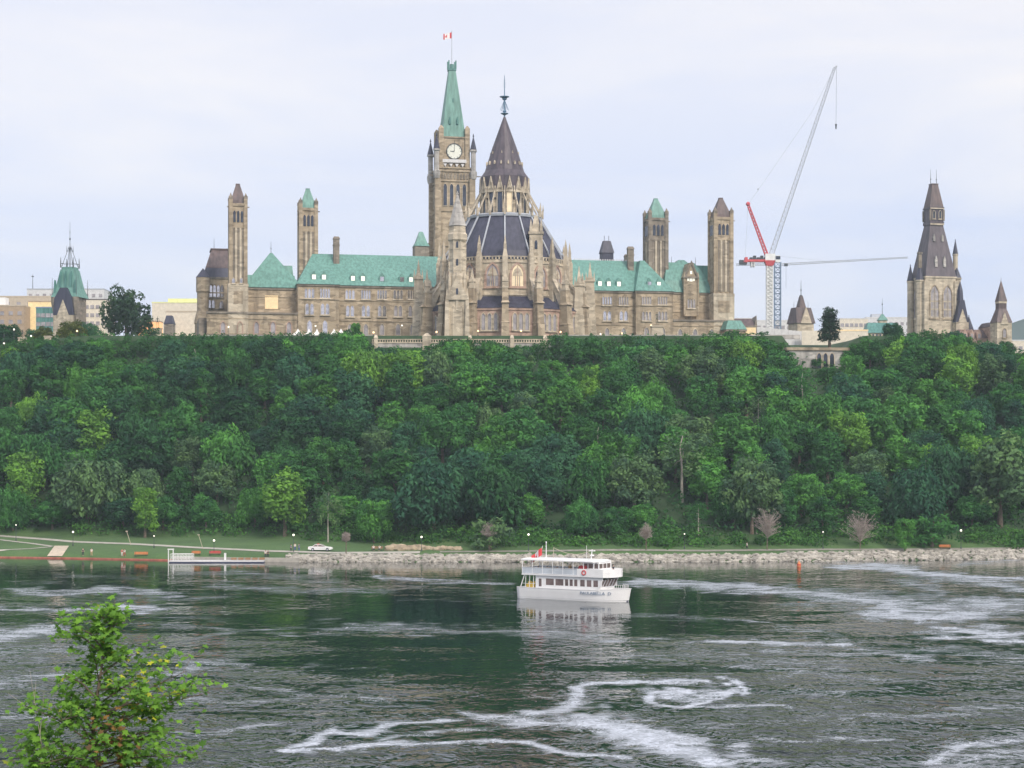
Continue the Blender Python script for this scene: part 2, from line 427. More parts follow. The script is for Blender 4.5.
# ------------------------------------------------------------------ river with foam lines
ys = [62.0]
while ys[-1] < 440: ys.append(ys[-1] + 0.0034 * ys[-1] * (1.0 if ys[-1] > 120 else 4))
ys = np.array(ys + [470.0])
xc = np.linspace(-0.31, 0.31, 560)
XX = xc[None, :] * ys[:, None]
XXl = np.stack([np.full(len(ys), -3000.0), np.full(len(ys), -600.0)], 1); 
XX = np.concatenate([XXl, XX, -XXl[:, ::-1]], 1); YY = np.repeat(ys[:, None], XX.shape[1], 1)
PX = 512 + F * XX / YY; PY = HOR + F * CAMZ / YY
FOAM = [  # sight-line points (turned into river positions), half width, strength
 ([(322,630),(360,626),(400,627),(450,629),(500,631),(560,636),(610,640)],3.0,.55),
 ([(280,628),(330,618)],2,.35),([(380,577),(420,579),(480,581),(520,584)],1.6,.75),([(630,585),(660,585),(700,587)],1.6,.7),
 ([(400,585),(450,589),(520,595)],3,.4),([(225,586),(300,589),(390,592)],2.6,.55),([(240,577),(330,581)],2,.5),
 ([(180,575),(240,573),(300,577)],2,.5),([(250,615),(330,618)],2,.3),
 ([(288,752),(318,745),(335,734),(370,735),(385,728),(420,724),(450,722)],2.5,.95),([(290,752),(340,751),(390,745),(440,744),(490,744),(520,748),(560,757),(620,764)],2.6,.9),
 ([(380,742),(400,735),(440,733),(470,730),(520,722)],2,.7),
 ([(464,714),(480,718),(500,717),(540,713),(575,705),(585,695),(580,690),(610,686),(650,685),(690,684)],3.0,.95),
 ([(470,720),(520,722),(570,720),(600,724)],3.5,.8),
 ([(580,720),(610,728),(640,740),(665,752),(710,765)],9,1.0),([(600,716),(640,728),(690,745)],3,.9),([(640,735),(680,744),(700,758)],8,.9),
 ([(634,583),(700,586),(760,589),(820,593),(860,598),(885,606),(925,618),(985,612)],3.0,.85),
 ([(820,596),(870,599),(930,606),(990,604)],6,.75),([(880,612),(940,616),(985,610)],5,.8),([(845,590),(920,596)],4,.5),
 ([(634,614),(690,617),(760,621)],1.5,.6),([(634,638),(700,642)],2,.5),([(720,643),(780,644),(850,646)],1.8,.85),([(780,628),(820,632),(850,644)],2,.5),
 ([(634,684),(670,683),(700,685)],2.2,.95),([(700,695),(670,692),(645,696),(640,701),(650,707),(680,708),(700,700),(715,695),(722,688),(735,690),(735,685),(720,681)],2.0,.95),([(655,695),(690,697),(712,692)],4,.9),
 ([(640,703),(665,709),(700,706),(760,703),(790,705)],2.2,.7),
 ([(835,566),(870,565),(905,569),(930,573),(980,576),(1024,578)],2.0,.95),([(905,572),(960,578),(1024,590)],3.0,.75),([(960,565),(1024,560)],2,.6),([(835,563),(900,561)],2,.4),
 ([(900,579),(930,586),(935,596)],2.5,.6),([(930,640),(980,634),(1024,632)],2.2,.9),([(925,633),(1000,626)],2,.7),([(985,641),(1024,641)],3,.95),([(945,629),(1000,631)],2.4,.9),
 ([(770,652),(830,655),(880,657),(940,662)],2,.6),([(770,680),(800,672),(850,676)],2.5,.5),([(780,690),(840,692)],3,.5),
 ([(760,736),(820,735),(900,737)],2.4,.6),([(740,745),(740,757),(770,762)],5,.7),([(930,758),(970,742),(1024,738)],4,.75),([(940,762),(1024,752)],8,.5),
 ([(0,590),(60,593),(110,590),(170,593)],2.0,.75),([(0,583),(90,584)],1.6,.4),([(0,607),(60,609),(110,607),(150,609)],2.2,.75),([(110,599),(180,597),(230,594)],2,.5),
 ([(0,640),(25,633),(60,629)],4,.8),([(130,623),(200,625),(250,629),(300,635)],1.8,.5),([(190,640),(230,630),(290,626)],2,.5),([(140,674),(190,664),(235,665)],3,.6),([(0,680),(50,675),(100,670)],5,.6),([(150,612),(220,618)],2,.4),
 ([(180,560),(290,566)],1,.25),([(120,606),(146,607)],1.6,.9),([(560,590),(520,600)],1,.2),([(0,655),(60,650),(130,655)],4,.5),([(150,700),(230,705),(300,700)],4,.45),([(180,668),(300,664),(380,668)],2.5,.4),([(250,690),(330,696),(400,700)],3,.5),([(0,720),(60,715)],5,.5),([(200,740),(280,728)],4,.5),([(620,660),(700,655),(780,662),(840,668)],3,.45),([(700,672),(760,668),(820,676),(900,680)],3.5,.5),([(860,650),(940,652),(1024,660)],3,.55),([(820,715),(900,712),(1024,705)],4,.5),([(700,725),(780,722),(860,720)],3.5,.5),([(960,600),(1024,604)],3,.7),([(940,615),(1024,612)],3,.6),([(60,576),(150,579)],1.5,.4),([(400,600),(480,602),(516,604)],1.5,.35),([(600,614),(700,624)],1.5,.35)]
foam = np.zeros_like(PX)
nr = np.random.RandomState(3)
PXo, PYo = PX, PY
tu = lambda a, b, c: np.sin(XX[:] * a + 1.7 * np.sin(YY * b + c) + c * 3) 
PX = PX + 7 * tu(.11, .09, 1.0) + 4 * tu(.31, .23, 2.2) + 2 * tu(.8, .5, .4)
PY = PY + (PYo - HOR) / 200 * (2.2 * tu(.06, .05, .3) + 1.6 * tu(.17, .21, 4.0) + 1.1 * tu(.45, .4, 5.0) + .6 * tu(1.1, .9, 2.0))
wob = 1.0 + 0.35 * np.sin(PX * 0.21 + 2.1 * np.sin(PY * 0.33)) * np.sin(PX * 0.063 + PY * 0.4)
for pts, hw, st in FOAM:
    dmin = np.full(PX.shape, 1e9)
    for (ax, ay), (bx, by) in zip(pts[:-1], pts[1:]):
        # widths run three times further across than along the sight line, as foreshortened patches do
        sx = 0.3
        dx, dy = (bx - ax) * sx, by - ay; l2 = dx * dx + dy * dy + 1e-6
        t = np.clip((((PX - ax) * sx) * dx + (PY - ay) * dy) / l2, 0, 1)
        dmin = np.minimum(dmin, np.hypot((PX - ax) * sx - t * dx, PY - ay - t * dy))
    foam = np.maximum(foam, st * np.exp(-(dmin / (hw * np.where(PYo < 665, 1.9, 1.2) * wob)) ** 2))
RIP = [(60, 700, 240, 55, 1.0), (60, 750, 300, 50, 1.1), (90, 645, 190, 22, .8), (70, 605, 210, 12, .5), (330, 700, 150, 26, .7), (860, 690, 260, 36, .9), (930, 745, 300, 50, 1.1), (760, 655, 190, 20, .7), (930, 620, 170, 24, .75), (400, 655, 180, 18, .14), (520, 672, 160, 12, .12), (330, 755, 170, 22, .8), (640, 735, 180, 22, .7), (520, 595, 700, 10, .07), (250, 585, 200, 9, .22), (960, 580, 200, 12, .5), (420, 630, 200, 8, .2)]
rip = np.zeros_like(PX)
for cx, cy, rx, ry, st in RIP: rip = np.maximum(rip, st * np.exp(-((PX - cx) / rx) ** 2 - ((PY - cy) / ry) ** 2))
co = np.stack([XX, YY, np.zeros_like(XX)], -1).reshape(-1, 3)
nx, ny = XX.shape[1], XX.shape[0]
i = np.arange(nx - 1)[None, :] + nx * np.arange(ny - 1)[:, None]
q = np.stack([i, i + 1, i + nx + 1, i + nx], -1).reshape(-1, 4)
me = np_mesh('river', co, q, None)
for nm, arr in (('foam', foam), ('ripple', rip)):
    a = me.attributes.new(nm, 'FLOAT', 'POINT'); a.data.foreach_set('value', arr.ravel().astype(np.float32))
m = bpy.data.materials.new('river'); nt, b = nodes_of(m)
v = coords(nt)
fa = nt.nodes.new('ShaderNodeAttribute'); fa.attribute_name = 'foam'
ra = nt.nodes.new('ShaderNodeAttribute'); ra.attribute_name = 'ripple'
def mth(op, a, b_=None, c_=None, clamp=False):
    n = nt.nodes.new('ShaderNodeMath'); n.operation = op; n.use_clamp = clamp
    for i_, x in enumerate((a, b_, c_)):
        if x is None: continue
        if isinstance(x, (int, float)): n.inputs[i_].default_value = x
        else: L(nt, x, n.inputs[i_])
    return n.outputs[0]
fn = noise(nt, coords(nt, (1.1, 0.75, 1)), 1.0, 8, 0.76, 2.6)
fn2 = noise(nt, coords(nt, (0.08, 0.11, 1)), 1.0, 5, 0.62, 2.5)
fac = mth('MULTIPLY', fa.outputs['Fac'], mth('ADD', 0.2, mth('MULTIPLY', fn2, 1.5)))
thr = mth('SUBTRACT', 0.69, mth('ADD', mth('MULTIPLY', fac, 0.34), mth('MULTIPLY', ra.outputs['Fac'], 0.05)))
ff = mth('MULTIPLY', mth('MULTIPLY', mth('SUBTRACT', fn, thr), 5.0, clamp=True), 0.85)
flecks = mth('MULTIPLY', mth('SUBTRACT', noise(nt, coords(nt, (0.7, 1.6, 1)), 1.5, 3, 0.7), mth('SUBTRACT', 0.685, mth('MULTIPLY', ra.outputs['Fac'], 0.05))), 14.0, clamp=True)
film = mth('MULTIPLY', mth('SUBTRACT', mth('ADD', noise(nt, coords(nt, (0.10, 0.42, 1)), 1.0, 5, 0.65, 1.2), mth('MULTIPLY', fac, 0.6)), 0.70), 3.0, clamp=True)  # thin foam streaks, with a soft sheen put into the pale colour
ftot = mth('MAXIMUM', mth('MAXIMUM', ff, mth('MULTIPLY', film, 0.55)), mth('MULTIPLY', flecks, 0.55))
deep = ramp(nt, noise(nt, coords(nt, (0.02, 0.05, 1)), 1.0, 3), [(0.35, (0.002, 0.009, 0.012)), (0.65, (0.004, 0.013, 0.015))])
L(nt, mixc(nt, ftot, deep, (0.62, 0.67, 0.77)), b.inputs['Base Color'])
L(nt, mth('ADD', 0.04, mth('MULTIPLY', ftot, 0.5)), b.inputs['Roughness'])
b.inputs['IOR'].default_value = 1.33
# small chop everywhere, steeper wavelets where the current roughens the surface
w1 = noise(nt, coords(nt, (0.8, 0.5, 1)), 1.0, 1.5, 0.5, 0.8)
w2 = noise(nt, coords(nt, (0.22, 0.16, 1)), 1.0, 3, 0.55, 1.0)
patch = ramp(nt, noise(nt, coords(nt, (0.03, 0.10, 1)), 1.0, 6, 0.68, 1.2), [(0.40, (0, 0, 0)), (0.62, (1, 1, 1))])
amp = mth('ADD', 0.022, mth('MULTIPLY', mth('POWER', ra.outputs['Fac'], 1.3), mth('ADD', 0.12, mth('MULTIPLY', patch, 1.3))))
bp = nt.nodes.new('ShaderNodeBump'); bp.inputs['Distance'].default_value = 0.9
L(nt, mth('ADD', w1, mth('MULTIPLY', w2, 2.3)), bp.inputs['Height']); L(nt, amp, bp.inputs['Strength'])
L(nt, bp.outputs[0], b.inputs['Normal'])
me.materials.append(m)
river = link('river', me); tag(river, kind='structure')

# ------------------------------------------------------------------ paths on the lawn
def ground_at(px, py, Y=None):
    # march away from the water until the sight line meets the bank
    a = shore(WX(px, 395)) - 1.0
    f = lambda Y: (CAMZ - hz(WX(px, Y), Y)) * F / Y + HOR - py
    while f(a) > 0 and a < 470: a += .1
    return WX(px, a), a, hz(WX(px, a), a)
def ribbon(name, pts, width, mat, lift, label=None):
    mb = MB(); P = []
    for (px, py) in pts:
        _, Y, _ = ground_at(px, py)
        P.append(Vector((WX(px, Y), Y, 0)))
    Q = []
    for a, b_ in zip(P[:-1], P[1:]):
        n = max(2, int((b_ - a).length / 2)); Q += [a.lerp(b_, k / n) for k in range(n)]
    Q.append(P[-1]); vs = []
    for k, p in enumerate(Q):
        t = (Q[min(k + 1, len(Q) - 1)] - Q[max(k - 1, 0)]).normalized(); nn = Vector((-t.y, t.x, 0)) * width / 2
        for s_ in (-1, -0.33, 0.33, 1):
            c = p + nn * s_; vs.append((c.x, c.y, hz(c.x, c.y) + lift))
    fs = [(4 * k + j, 4 * k + 4 + j, 4 * k + 5 + j, 4 * k + 1 + j) for k in range(len(Q) - 1) for j in range(3)]
    mb.add(vs, fs); o = mb.build(name, mat); tag(o, kind='structure'); return o
ribbon('path', [(-60, 533), (0, 536), (40, 539), (75, 542), (130, 544), (200, 548), (262, 551), (330, 553), (420, 552.5)], 2.6, 'concrete', 0.07)
ribbon('path', [(-40, 538), (0, 540), (30, 543.5), (52, 546.5)], 1.2, 'concrete', 0.08)
ribbon('path', [(-40, 552.5), (0, 550.5), (30, 549), (52, 547)], 1.2, 'concrete', 0.09)
ribbon('path', [(440, 552), (560, 551), (700, 551), (860, 550), (1060, 547.5)], 1.3, 'path_gravel', 0.07)
# ------------------------------------------------------------------ the long parliament block, turned 12 degrees
B = Frame(0, 578, 12, 57.0)
blk = B.root('parliament_block', 'long buff stone block with green copper roofs and four ventilation towers', 'building')
def U(px, v=0): return B.u(px, v)
ZP, ZE, ZR = 11.4, 20.4, 31.5        # podium cornice, eaves, ridge (above the block's base)
def wallbox(u0, u1, v0, v1, z0, z1, mat='buff_stone', bands=(), name='wall'):
    mb = MB(); mb.box(u0, u1, v0, v1, z0, z1)
    for z in bands: mb.box(u0 - .18, u1 + .18, v0 - .2, v0 + .35, z, z + .38)
    o = mb.build(name, mat, blk)
    cm = MB(); cm.box(u0 - .3, u1 + .3, v0 - .35, v0 + .5, z1 - .55, z1 + .06); cm.build('cornice', 'dark_stone', o)
    return o
# main range either side of the library
uL0, uL1 = U(339), U(440); uR0, uR1 = U(560), U(636)
wallbox(uL0, uR1, 2.0, 24, 0, ZE, bands=(9.2, 15.6))
# west pavilion (left) and east pavilion (right)
wallbox(U(298), uL0, 0, 22, 0, ZE, bands=(15.6,))
wallbox(uR1, U(673), 0, 22, 0, ZE, bands=(15.6,))
# recessed side ranges with the podium in front
uA0, uA1 = U(240), U(298)
wallbox(uA0, uA1, 5.5, 30, 0, 19.5, 'buff_stone', bands=(16.6,))
wallbox(U(207), uA1, 0.5, 5.4, 0, ZP, bands=(9.2, 4.4))
uD0, uD1 = U(673), U(735)
wallbox(uD0, U(716), 5.5, 30, 0, 20.7, bands=(14.2, 17.6))
wallbox(uD0, U(735), 0.5, 5.4, 0, ZP, bands=(9.2,))
# roofs
def roof(fn, mat='copper', name='roof'):
    mb = MB(); fn(mb); return mb.build(name, mat, blk)
rf = roof(lambda m_: m_.frus(U(317) - 4, uR1 + 3, 1.4, 25, ZE + .08, U(317) + 1.2, uR1 + 5, 12.5, 13.5, ZR))
roof(lambda m_: m_.frus(U(298) - .4, uL0 + .4, -.6, 22, ZE + .09, U(316), U(316) + 3.2, 11, 14, ZR - .25))
roof(lambda m_: m_.frus(uR1 - .4, U(673) + .4, -.6, 22, ZE + .09, U(650) - 1, U(650) + .4, 8, 14, ZR - .2))
uc = U(271, 14)
roof(lambda m_: (m_.frus(uA0, uA1, 5.0, 30, 19.6, uA0, uA1, 12, 24, 24.2), m_.frus(uc - 9.5, uc + 9.5, 4.9, 24, 19.7, uc - .4, uc + .4, 13.5, 14.5, 31.5),
                 m_.frus(uc + 3, uc + 7.2, 9, 20, 19, uc + 3.4, uc + 6.6, 12, 17, 27.4)))
fin = MB(); fin.bar((uc, 14, 31.4), (uc, 14, 35.2), .12, .05); fin.ico((uc, 14, 33), .22, 1); fin.build('finial', 'iron', blk)
ue = U(690, 12)
def rr(m_):
    u0, u1 = uD0 - 1.5, U(716) + .3
    prof = [(4.9, 20.8, 0), (6.5, 24.8, 1.2), (9.0, 28.6, 3.0), (12.0, 31.4, 5.0)]
    for (v0, z0, i0), (v1, z1, i1) in zip(prof[:-1], prof[1:]):
        m_.frus(u0 + i0 * .6, u1 - i0 * .8, v0, 32 - v0, z0, u0 + i1 * .6, u1 - i1 * .8, v1, 32 - v1, z1)
    m_.box(u0 + 4, u1 + 3, 14, 20, 21, 30.8)
    m_.frus(ue - 5, ue + .5, 13, 19, 30.8, ue - 3, ue - 1, 15, 17, 32.6)
roof(rr)
fin = MB()
for px in (671.5, 695.5): fin.bar((U(px, 14), 14, 28.5), (U(px, 14), 14, 33.6), .12, .05)
for px in (676, 681): fin.bar((U(px, 14), 14, 29), (U(px, 14), 14, 32), .3, .12, n=6)
fin.build('finial', 'iron', blk)
tw = MB(); tw.box(U(716), U(716) + 1, 6, 20, 18, 19); 
# small green lean-to roof by the east podium
roof(lambda m_: m_.frus(U(720), U(741), -6, .2, 8.0, U(724), U(737), -4, .2, 11.0))
wallbox(U(721), U(740), -5.6, .4, 0, 7.9)
# far left block with the brown mansard
fv = 26
a0, a1 = U(199, fv), U(236, fv)
MZ = B.z(215, 277, fv); M2 = B.z(215, 247, fv)
wallbox(a0 + .5, a1, fv, fv + 18, 0, MZ, 'buff_stone', bands=(10.5, 14.2, 19.4))
roof(lambda m_: (m_.frus(a0 + 1, a1, fv - .4, fv + 18, MZ, a0 + 2.2, a1, fv + .6, fv + 17, MZ + 3),), 'slate')
roof(lambda m_: (m_.frus(a0 + 2.2, a1, fv + .6, fv + 17, MZ + 3.05, a0 + 4.2, a1 - 1, fv + 4, fv + 13, M2 - .4), m_.box(a0 + 3.9, a1 - .8, fv + 3.7, fv + 13.3, M2 - .4, M2)), 'brown_slate')
fin = MB()
for u in (a0 + 5, a1 - 1.4): fin.bar((u, fv + 4, M2 - .2), (u, fv + 4, M2 + 3.2), .12, .05)
fin.build('finial', 'iron', blk)
for px0, px1, y0, y1, n, pm in ((209, 224, 297, 285, 4, 'pane'), (208, 215, 308, 300, 2, 'pane'), (219, 224, 308, 301, 1, 'pane')):
    lancets(blk, U(px0, fv), U(px1, fv), B.z(215, y0, fv), B.z(215, y1, fv), n, fv, 'dark_stone', pm)
tm = MB(); tm.rings([(2.6, 0), (2.6, 9), (2.9, 9.2), (2.6, 11), (1.9, 13.5), (1.9, 19), (2.2, 19.5), (2.2, 24)], 10, U(203, 22), 22); tt = tm.build('turret', 'buff_stone', blk)
tm = MB(); tm.rings([(2.3, 24.02), (.1, 27)], 10, U(203, 22), 22); tm.build('cap', 'slate', tt)
tm = MB(); tm.box(U(198.5, 6), U(207, 6), 3, 22, 0, 9.6); tm.build('wall', 'dark_stone', blk)

# four ventilation towers
def vent_tower(px0, px1, v, z_top, z_sh, z_base, cap_mat, light_base=True, stone_='buff_stone'):
    u0, u1 = U(px0, v), U(px1, v); 
    wdt = (u1 - u0) * 0.93; u0 += (u1 - u0) * .05; u1 = u0 + wdt; uc_ = (u0 + u1) / 2; vc = v + wdt / 2; h = wdt / 2
    body = MB()
    body.box(u0 + .35, u1 - .35, v + .35, v + wdt - .35, z_base - 1, z_sh - 1.0)
    for cx, cy in ((u0, v), (u1 - 1.15, v), (u0, v + wdt - 1.15), (u1 - 1.15, v + wdt - 1.15)):
        body.box(cx, cx + 1.15, cy, cy + 1.15, z_base, z_sh + .6)
    body.box(u0 + .1, u1 - .1, v + .1, v + wdt - .1, z_sh - 1.6, z_sh - .7)
    body.box(u0 + .12, u1 - .12, v + .12, v + wdt - .12, z_sh - 8.4, z_sh - 7.9)
    t = body.build('tower', stone_, blk)
    rc = MB()  # shade between the pilasters, put in as dark strips
    for k in range(3):
        x = u0 + wdt * (.26 + .24 * k); rc.box(x - .28, x + .28, v + .3, v + .36, z_base + .6, z_sh - 8.6)
    rc.build('recess_shade', 'dark_stone', t)
    pil = MB()
    for k in range(2):
        x = u0 + wdt * (.38 + .24 * k)
        pil.box(x - .3, x + .3, v + .05, v + .36, z_base + .5, z_sh - 8.4)
        y = v + wdt * (.38 + .24 * k); pil.box(u0 + .05, u0 + .36, y - .3, y + .3, z_base + .5, z_sh - 8.4)
        pil.box(u1 - .36, u1 - .05, y - .3, y + .3, z_base + .5, z_sh - 8.4)
    pil.build('pilaster', 'light_stone', t)
    lv = MB()
    for k in range(3):
        x = u0 + wdt * (.3 + .2 * k); lv.prism_xz(arch(wdt * .13, 3.6, z_sh - 6.6, x), v + .22, v + .36)
        y = v + wdt * (.3 + .2 * k); lv.box(u0 + .22, u0 + .36, y - wdt * .065, y + wdt * .065, z_sh - 6.6, z_sh - 3.2)
    lv.build('louvre', 'dark_pane', t)
    cp = MB(); cp.frus(u0 + .55, u1 - .55, v + .55, v + wdt - .55, z_sh - .8, u0 + .7, u1 - .7, v + .7, v + wdt - .7, z_sh + .3)
    cp.frus(u0 + .7, u1 - .7, v + .7, v + wdt - .7, z_sh + .3, uc_ - .62, uc_ + .62, vc - .62, vc + .62, z_top - .3)
    cp.box(uc_ - .66, uc_ + .66, vc - .66, vc + .66, z_top - .3, z_top)
    cp.build('cap', cap_mat, t)
    pn = MB()
    for cx, cy in ((u0 + .55, v + .55), (u1 - .55, v + .55), (u0 + .55, v + wdt - .55), (u1 - .55, v + wdt - .55)):
        pn.box(cx - .6, cx + .6, cy - .6, cy + .6, z_sh + .6, z_sh + 1.5); pn.rings([(.62, z_sh + 1.5), (.05, z_sh + 2.6)], 4, cx, cy, PI / 4)
    for sx in (-1, 1):   # projecting spouts
        pn.box(uc_ + sx * (h + .1) - .5, uc_ + sx * (h + .1) + .5, v + .3, v + .6, z_sh - 2.0, z_sh - 1.7)
    pn.build('pinnacle', 'dark_stone', t)
    if light_base:
        bs = MB(); bs.box(u0 - .2, u1 + .2, v - .2, v + wdt + .2, 0, z_base - .01); bs.box(u0 - .3, u1 + .3, v - .3, v, z_base - .9, z_base - .3)
        bs.build('base', 'light_stone', t)
        q = MB(); q.box(u0 + 1.4, u1 - 1.4, v - .26, v - .1, z_base - 6.4, z_base - 2.4); q.build('panel', 'buff_stone', t)
    return t
vent_tower(228, 248, .6, 51.7, 46.0, 20.3, 'brown_slate')
vent_tower(298, 318.5, 11, 52.5, 46.7, 12.0, 'copper', False)
vent_tower(647.5, 669, 9, 52.6, 46.5, 12.0, 'copper', False, 'dark_stone')
vent_tower(713, 734, .6, 52.2, 46.2, 20.3, 'brown_slate')
# chimneys
def chimney(px, v, w_, zt, zb):
    u = U(px, v); c = MB(); c.box(u - w_, u + w_, v, v + 1.6, zb, zt - .8); c.frus(u - w_ - .2, u + w_ + .2, v - .2, v + 1.8, zt - .8, u - w_ + .2, u + w_ - .2, v + .2, v + 1.4, zt)
    c.box(u - w_ - .12, u + w_ + .12, v - .12, v + 1.72, zt - 3, zt - 2.6); c.build('chimney', 'pink_stone' if px > 9999 else 'dark_stone', blk)
chimney(336.5, 9, .95, 36.8, 24); chimney(631, 9, 1.0, 36.0, 24); chimney(627.5, 14, .8, 34, 24)
# dormers: little white-lit windows low on the copper slopes
for px in (314, 324, 353, 363, 382, 402, 411, 600, 609, 619, 649.5, 659):
    pav = px < 330 or px > 640
    v0 = 1.1 if pav else 3.0
    u = U(px, v0); z0 = ZE + 1.6
    d_ = MB(); d_.prism_xz([(u - .85, z0), (u + .85, z0), (u + .85, z0 + 1.7), (u, z0 + 2.9), (u - .85, z0 + 1.7)], v0, v0 + 4); dm = d_.build('dormer', 'copper', blk)
    p_ = MB(); p_.box(u - .6, u + .6, v0 - .06, v0 + .05, z0 + .15, z0 + 1.6)
    p_.build('pane', 'lit_dormer' if px not in (402, 382, 649.5) else 'pane', dm)
# windows, storey by storey
def win(px0, px1, py0, py1, n, v, **kw):
    c = (px0 + px1) / 2
    return lancets(blk, U(px0, v), U(px1, v), B.z(c, py0, v), B.z(c, py1, v), n, v, **kw)
for px, v in ((309.5, 0), (325, 0)):
    win(px - 5.2, px + 5.2, 298, 288.5, 3 if px < 310 else 4, v); win(px - 4.8, px + 4.8, 314.5, 303.5, 2, v)
    win(px - 3.2, px + 3.2, 336, 320.5, 1, v)
for i_, px in enumerate((350, 365.8, 382, 398, 412.5)):
    win(px - 5, px + 5, 299, 290, 3 if i_ in (0, 3) else 4, 2); win(px - 4.6, px + 4.6, 316.5, 305.5, 2, 2, pane='pane' if i_ < 3 else 'dim_pane')
    win(px - 3, px + 3, 335, 324, 1, 2, pane='dim_pane')
win(424, 430, 299, 290, 2, 2); win(424, 430, 316.5, 305.5, 1, 2, pane='dark_pane')
for i_, px in enumerate((590, 607, 623.5)):
    win(px - 5, px + 5, 305, 296.5, 4 if i_ != 1 else 4, 2, pane='dim_pane' if i_ == 2 else 'pane'); win(px - 4.6, px + 4.6, 320.5, 311, 2, 2)
    win(px - 3, px + 3, 337, 328, 1, 2, pane='dim_pane')
for px in (646.5, 662.5):
    win(px - 5, px + 5, 304.5, 296.5, 4, 0, pane='dim_pane'); win(px - 5, px + 5, 320.5, 311.5, 3, 0, pane='dim_pane')
    win(px - 3.2, px + 3.2, 338, 327.5, 1, 0, pane='dim_pane')
for px, pm in ((223, 'dim_pane'), (240, 'lit_glass'), (256.5, 'dim_pane'), (273, 'dim_pane'), (289, 'dim_pane')):
    win(px - 3.4, px + 3.4, 338, 322, 1, .5, mat='pink_stone', pane=pm, gap=.35)
for px in (680, 695, 711.5):
    win(px - 3.2, px + 3.2, 343, 329, 1, .5, pane='dim_pane', gap=.35)
win(231.5, 235.5, 283, 278, 1, .5); win(239.5, 243, 283, 278, 1, .5)
bd = MB(); bd.box(U(265, 5.5), U(278, 5.5), 5.3, 5.56, B.z(271, 309, 5.5), B.z(271, 295.5, 5.5)); bo = bd.build('boarded_window', 'lit_boarding', blk)
bo['label'] = 'glowing pale yellow boarded square opening'
# gabled stone bay with lit windows on the right roof
g = MB(); gu0, gu1 = U(684.5, 3.8), U(698, 3.8); gc = (gu0 + gu1) / 2
g.box(gu0, gu1, 3.8, 12, 12.8, 25.6); g.prism_xz([(gu0 - .2, 25.6), (gu1 + .2, 25.6), (gu1 - .9, 27.8), (gc + .7, 30.4), (gc - .7, 30.4), (gu0 + .9, 27.8)], 3.7, 9)
for x in (gu0, gu1): g.box(x - .3, x + .3, 3.5, 4.3, 13, 25.9); g.rings([(.42, 25.9), (.05, 27.6)], 4, x, 3.9, PI / 4)
ga = g.build('gabled_bay', 'buff_stone', blk)
g = MB(); g.ring_xz([(gu0 + .6, 25.9), (gu1 - .6, 25.9), (gc, 30.0)], [(gu0 - .35, 25.3), (gu1 + .35, 25.3), (gc, 31.2)], 3.3, 3.68); g.build('coping', 'dark_stone', ga)
for (px0, px1, y0, y1, n, pm) in ((687, 695.5, 308, 299, 3, 'dim_pane'),):
    lancets(ga, U(px0, 3.8), U(px1, 3.8), B.z(691, y0, 3.8), B.z(691, y1, 3.8), n, 3.8, pane=pm)
lp = MB()
for (x0, x1, y0, y1) in ((687.3, 688.9, 281, 277), (689.5, 692.5, 281.5, 276.5), (693, 694.6, 281, 277), (690, 692, 274, 271)):
    lp.box(U(x0, 3.8), U(x1, 3.8), 3.68, 3.8, B.z(691, y0, 3.8), B.z(691, y1, 3.8))
lp.build('lit_window', 'lit_dormer', ga)
# roofline odds: cresting on the ridge, roof plant at the back
cs = MB(); u = U(575, 12)
while u < U(628, 12): cs.box(u, u + .35, 12.9, 13.1, ZR, ZR + .5); u += .8
cs.build('cresting', 'pale_grey', blk)
bk = MB(); bk.box(U(402, 30), U(440, 30), 30, 44, 20, 33.2); bk.build('rear_wall', 'dark_stone', blk)
bk = MB(); bu0, bu1 = U(414, 26), U(430, 26); bc = (bu0 + bu1) / 2
TZ = B.z(422, 246, 26); TT = B.z(422, 231, 26); bk.box(bu0 + .3, bu1 - .3, 26, 31, 24, TZ); bb = bk.build('turret', 'dark_stone', blk)
bk = MB(); bk.frus(bu0 + .1, bu1 - .1, 25.7, 31.3, TZ, bu0 + .9, bu1 - .9, 26.5, 30.5, TZ + 1.4); bk.frus(bu0 + .9, bu1 - .9, 26.5, 30.5, TZ + 1.4, bc - .6, bc + .6, 27.9, 29.1, TT); bk.build('cap', 'copper', bb)
bk = MB(); bu = U(606.5, 30); bk.frus(bu - 2, bu + 2, 28, 32, 28, bu - 1.9, bu + 1.9, 28, 32, 36.0); bk.frus(bu - 2.2, bu + 2.2, 27.8, 32.2, 36.0, bu - 1.2, bu + 1.2, 29, 31, 40.2)
bk.bar((bu - .8, 30, 40), (bu - .8, 30, 42), .1); bk.bar((bu + .8, 30, 40), (bu + .8, 30, 42), .1); bk.build('turret', 'slate', blk)

# ------------------------------------------------------------------ clock tower
P = Frame(WX(451.8, 615) , 615, 12, 57.0)
pt = P.root('clock_tower', 'tall buff stone clock tower with a green copper spire and a flag on its mast', 'tower')
mb = MB(); H = 5.6
mb.box(-H, H, -H, H, 0, 64.5)
for sx in (-1, 1):
    for sy in (-1, 1):
        mb.box(sx * 6.0 - 1.15, sx * 6.0 + 1.15, sy * 6.0 - 1.15, sy * 6.0 + 1.15, 0, 40)
        mb.box(sx * 5.9 - 1.0, sx * 5.9 + 1.0, sy * 5.9 - 1.0, sy * 5.9 + 1.0, 40, 60.5)
for z in (24, 37.6, 49.4, 59.6, 62.9, 64.0): mb.box(-H - .35, H + .35, -H - .35, H + .35, z, z + .5)
body = mb.build('shaft', 'buff_stone', pt)
mb = MB()
for k in range(9):
    for s_ in (0, 1):
        mb.m = Matrix.Rotation(s_ * PI * 1.5, 4, 'Z'); x = -4.4 + k * 1.1; mb.prism_xz(arch(.6, 2.0, 60.5, x), -H - .3, -H - .1)
mb.m = Matrix.Identity(4)
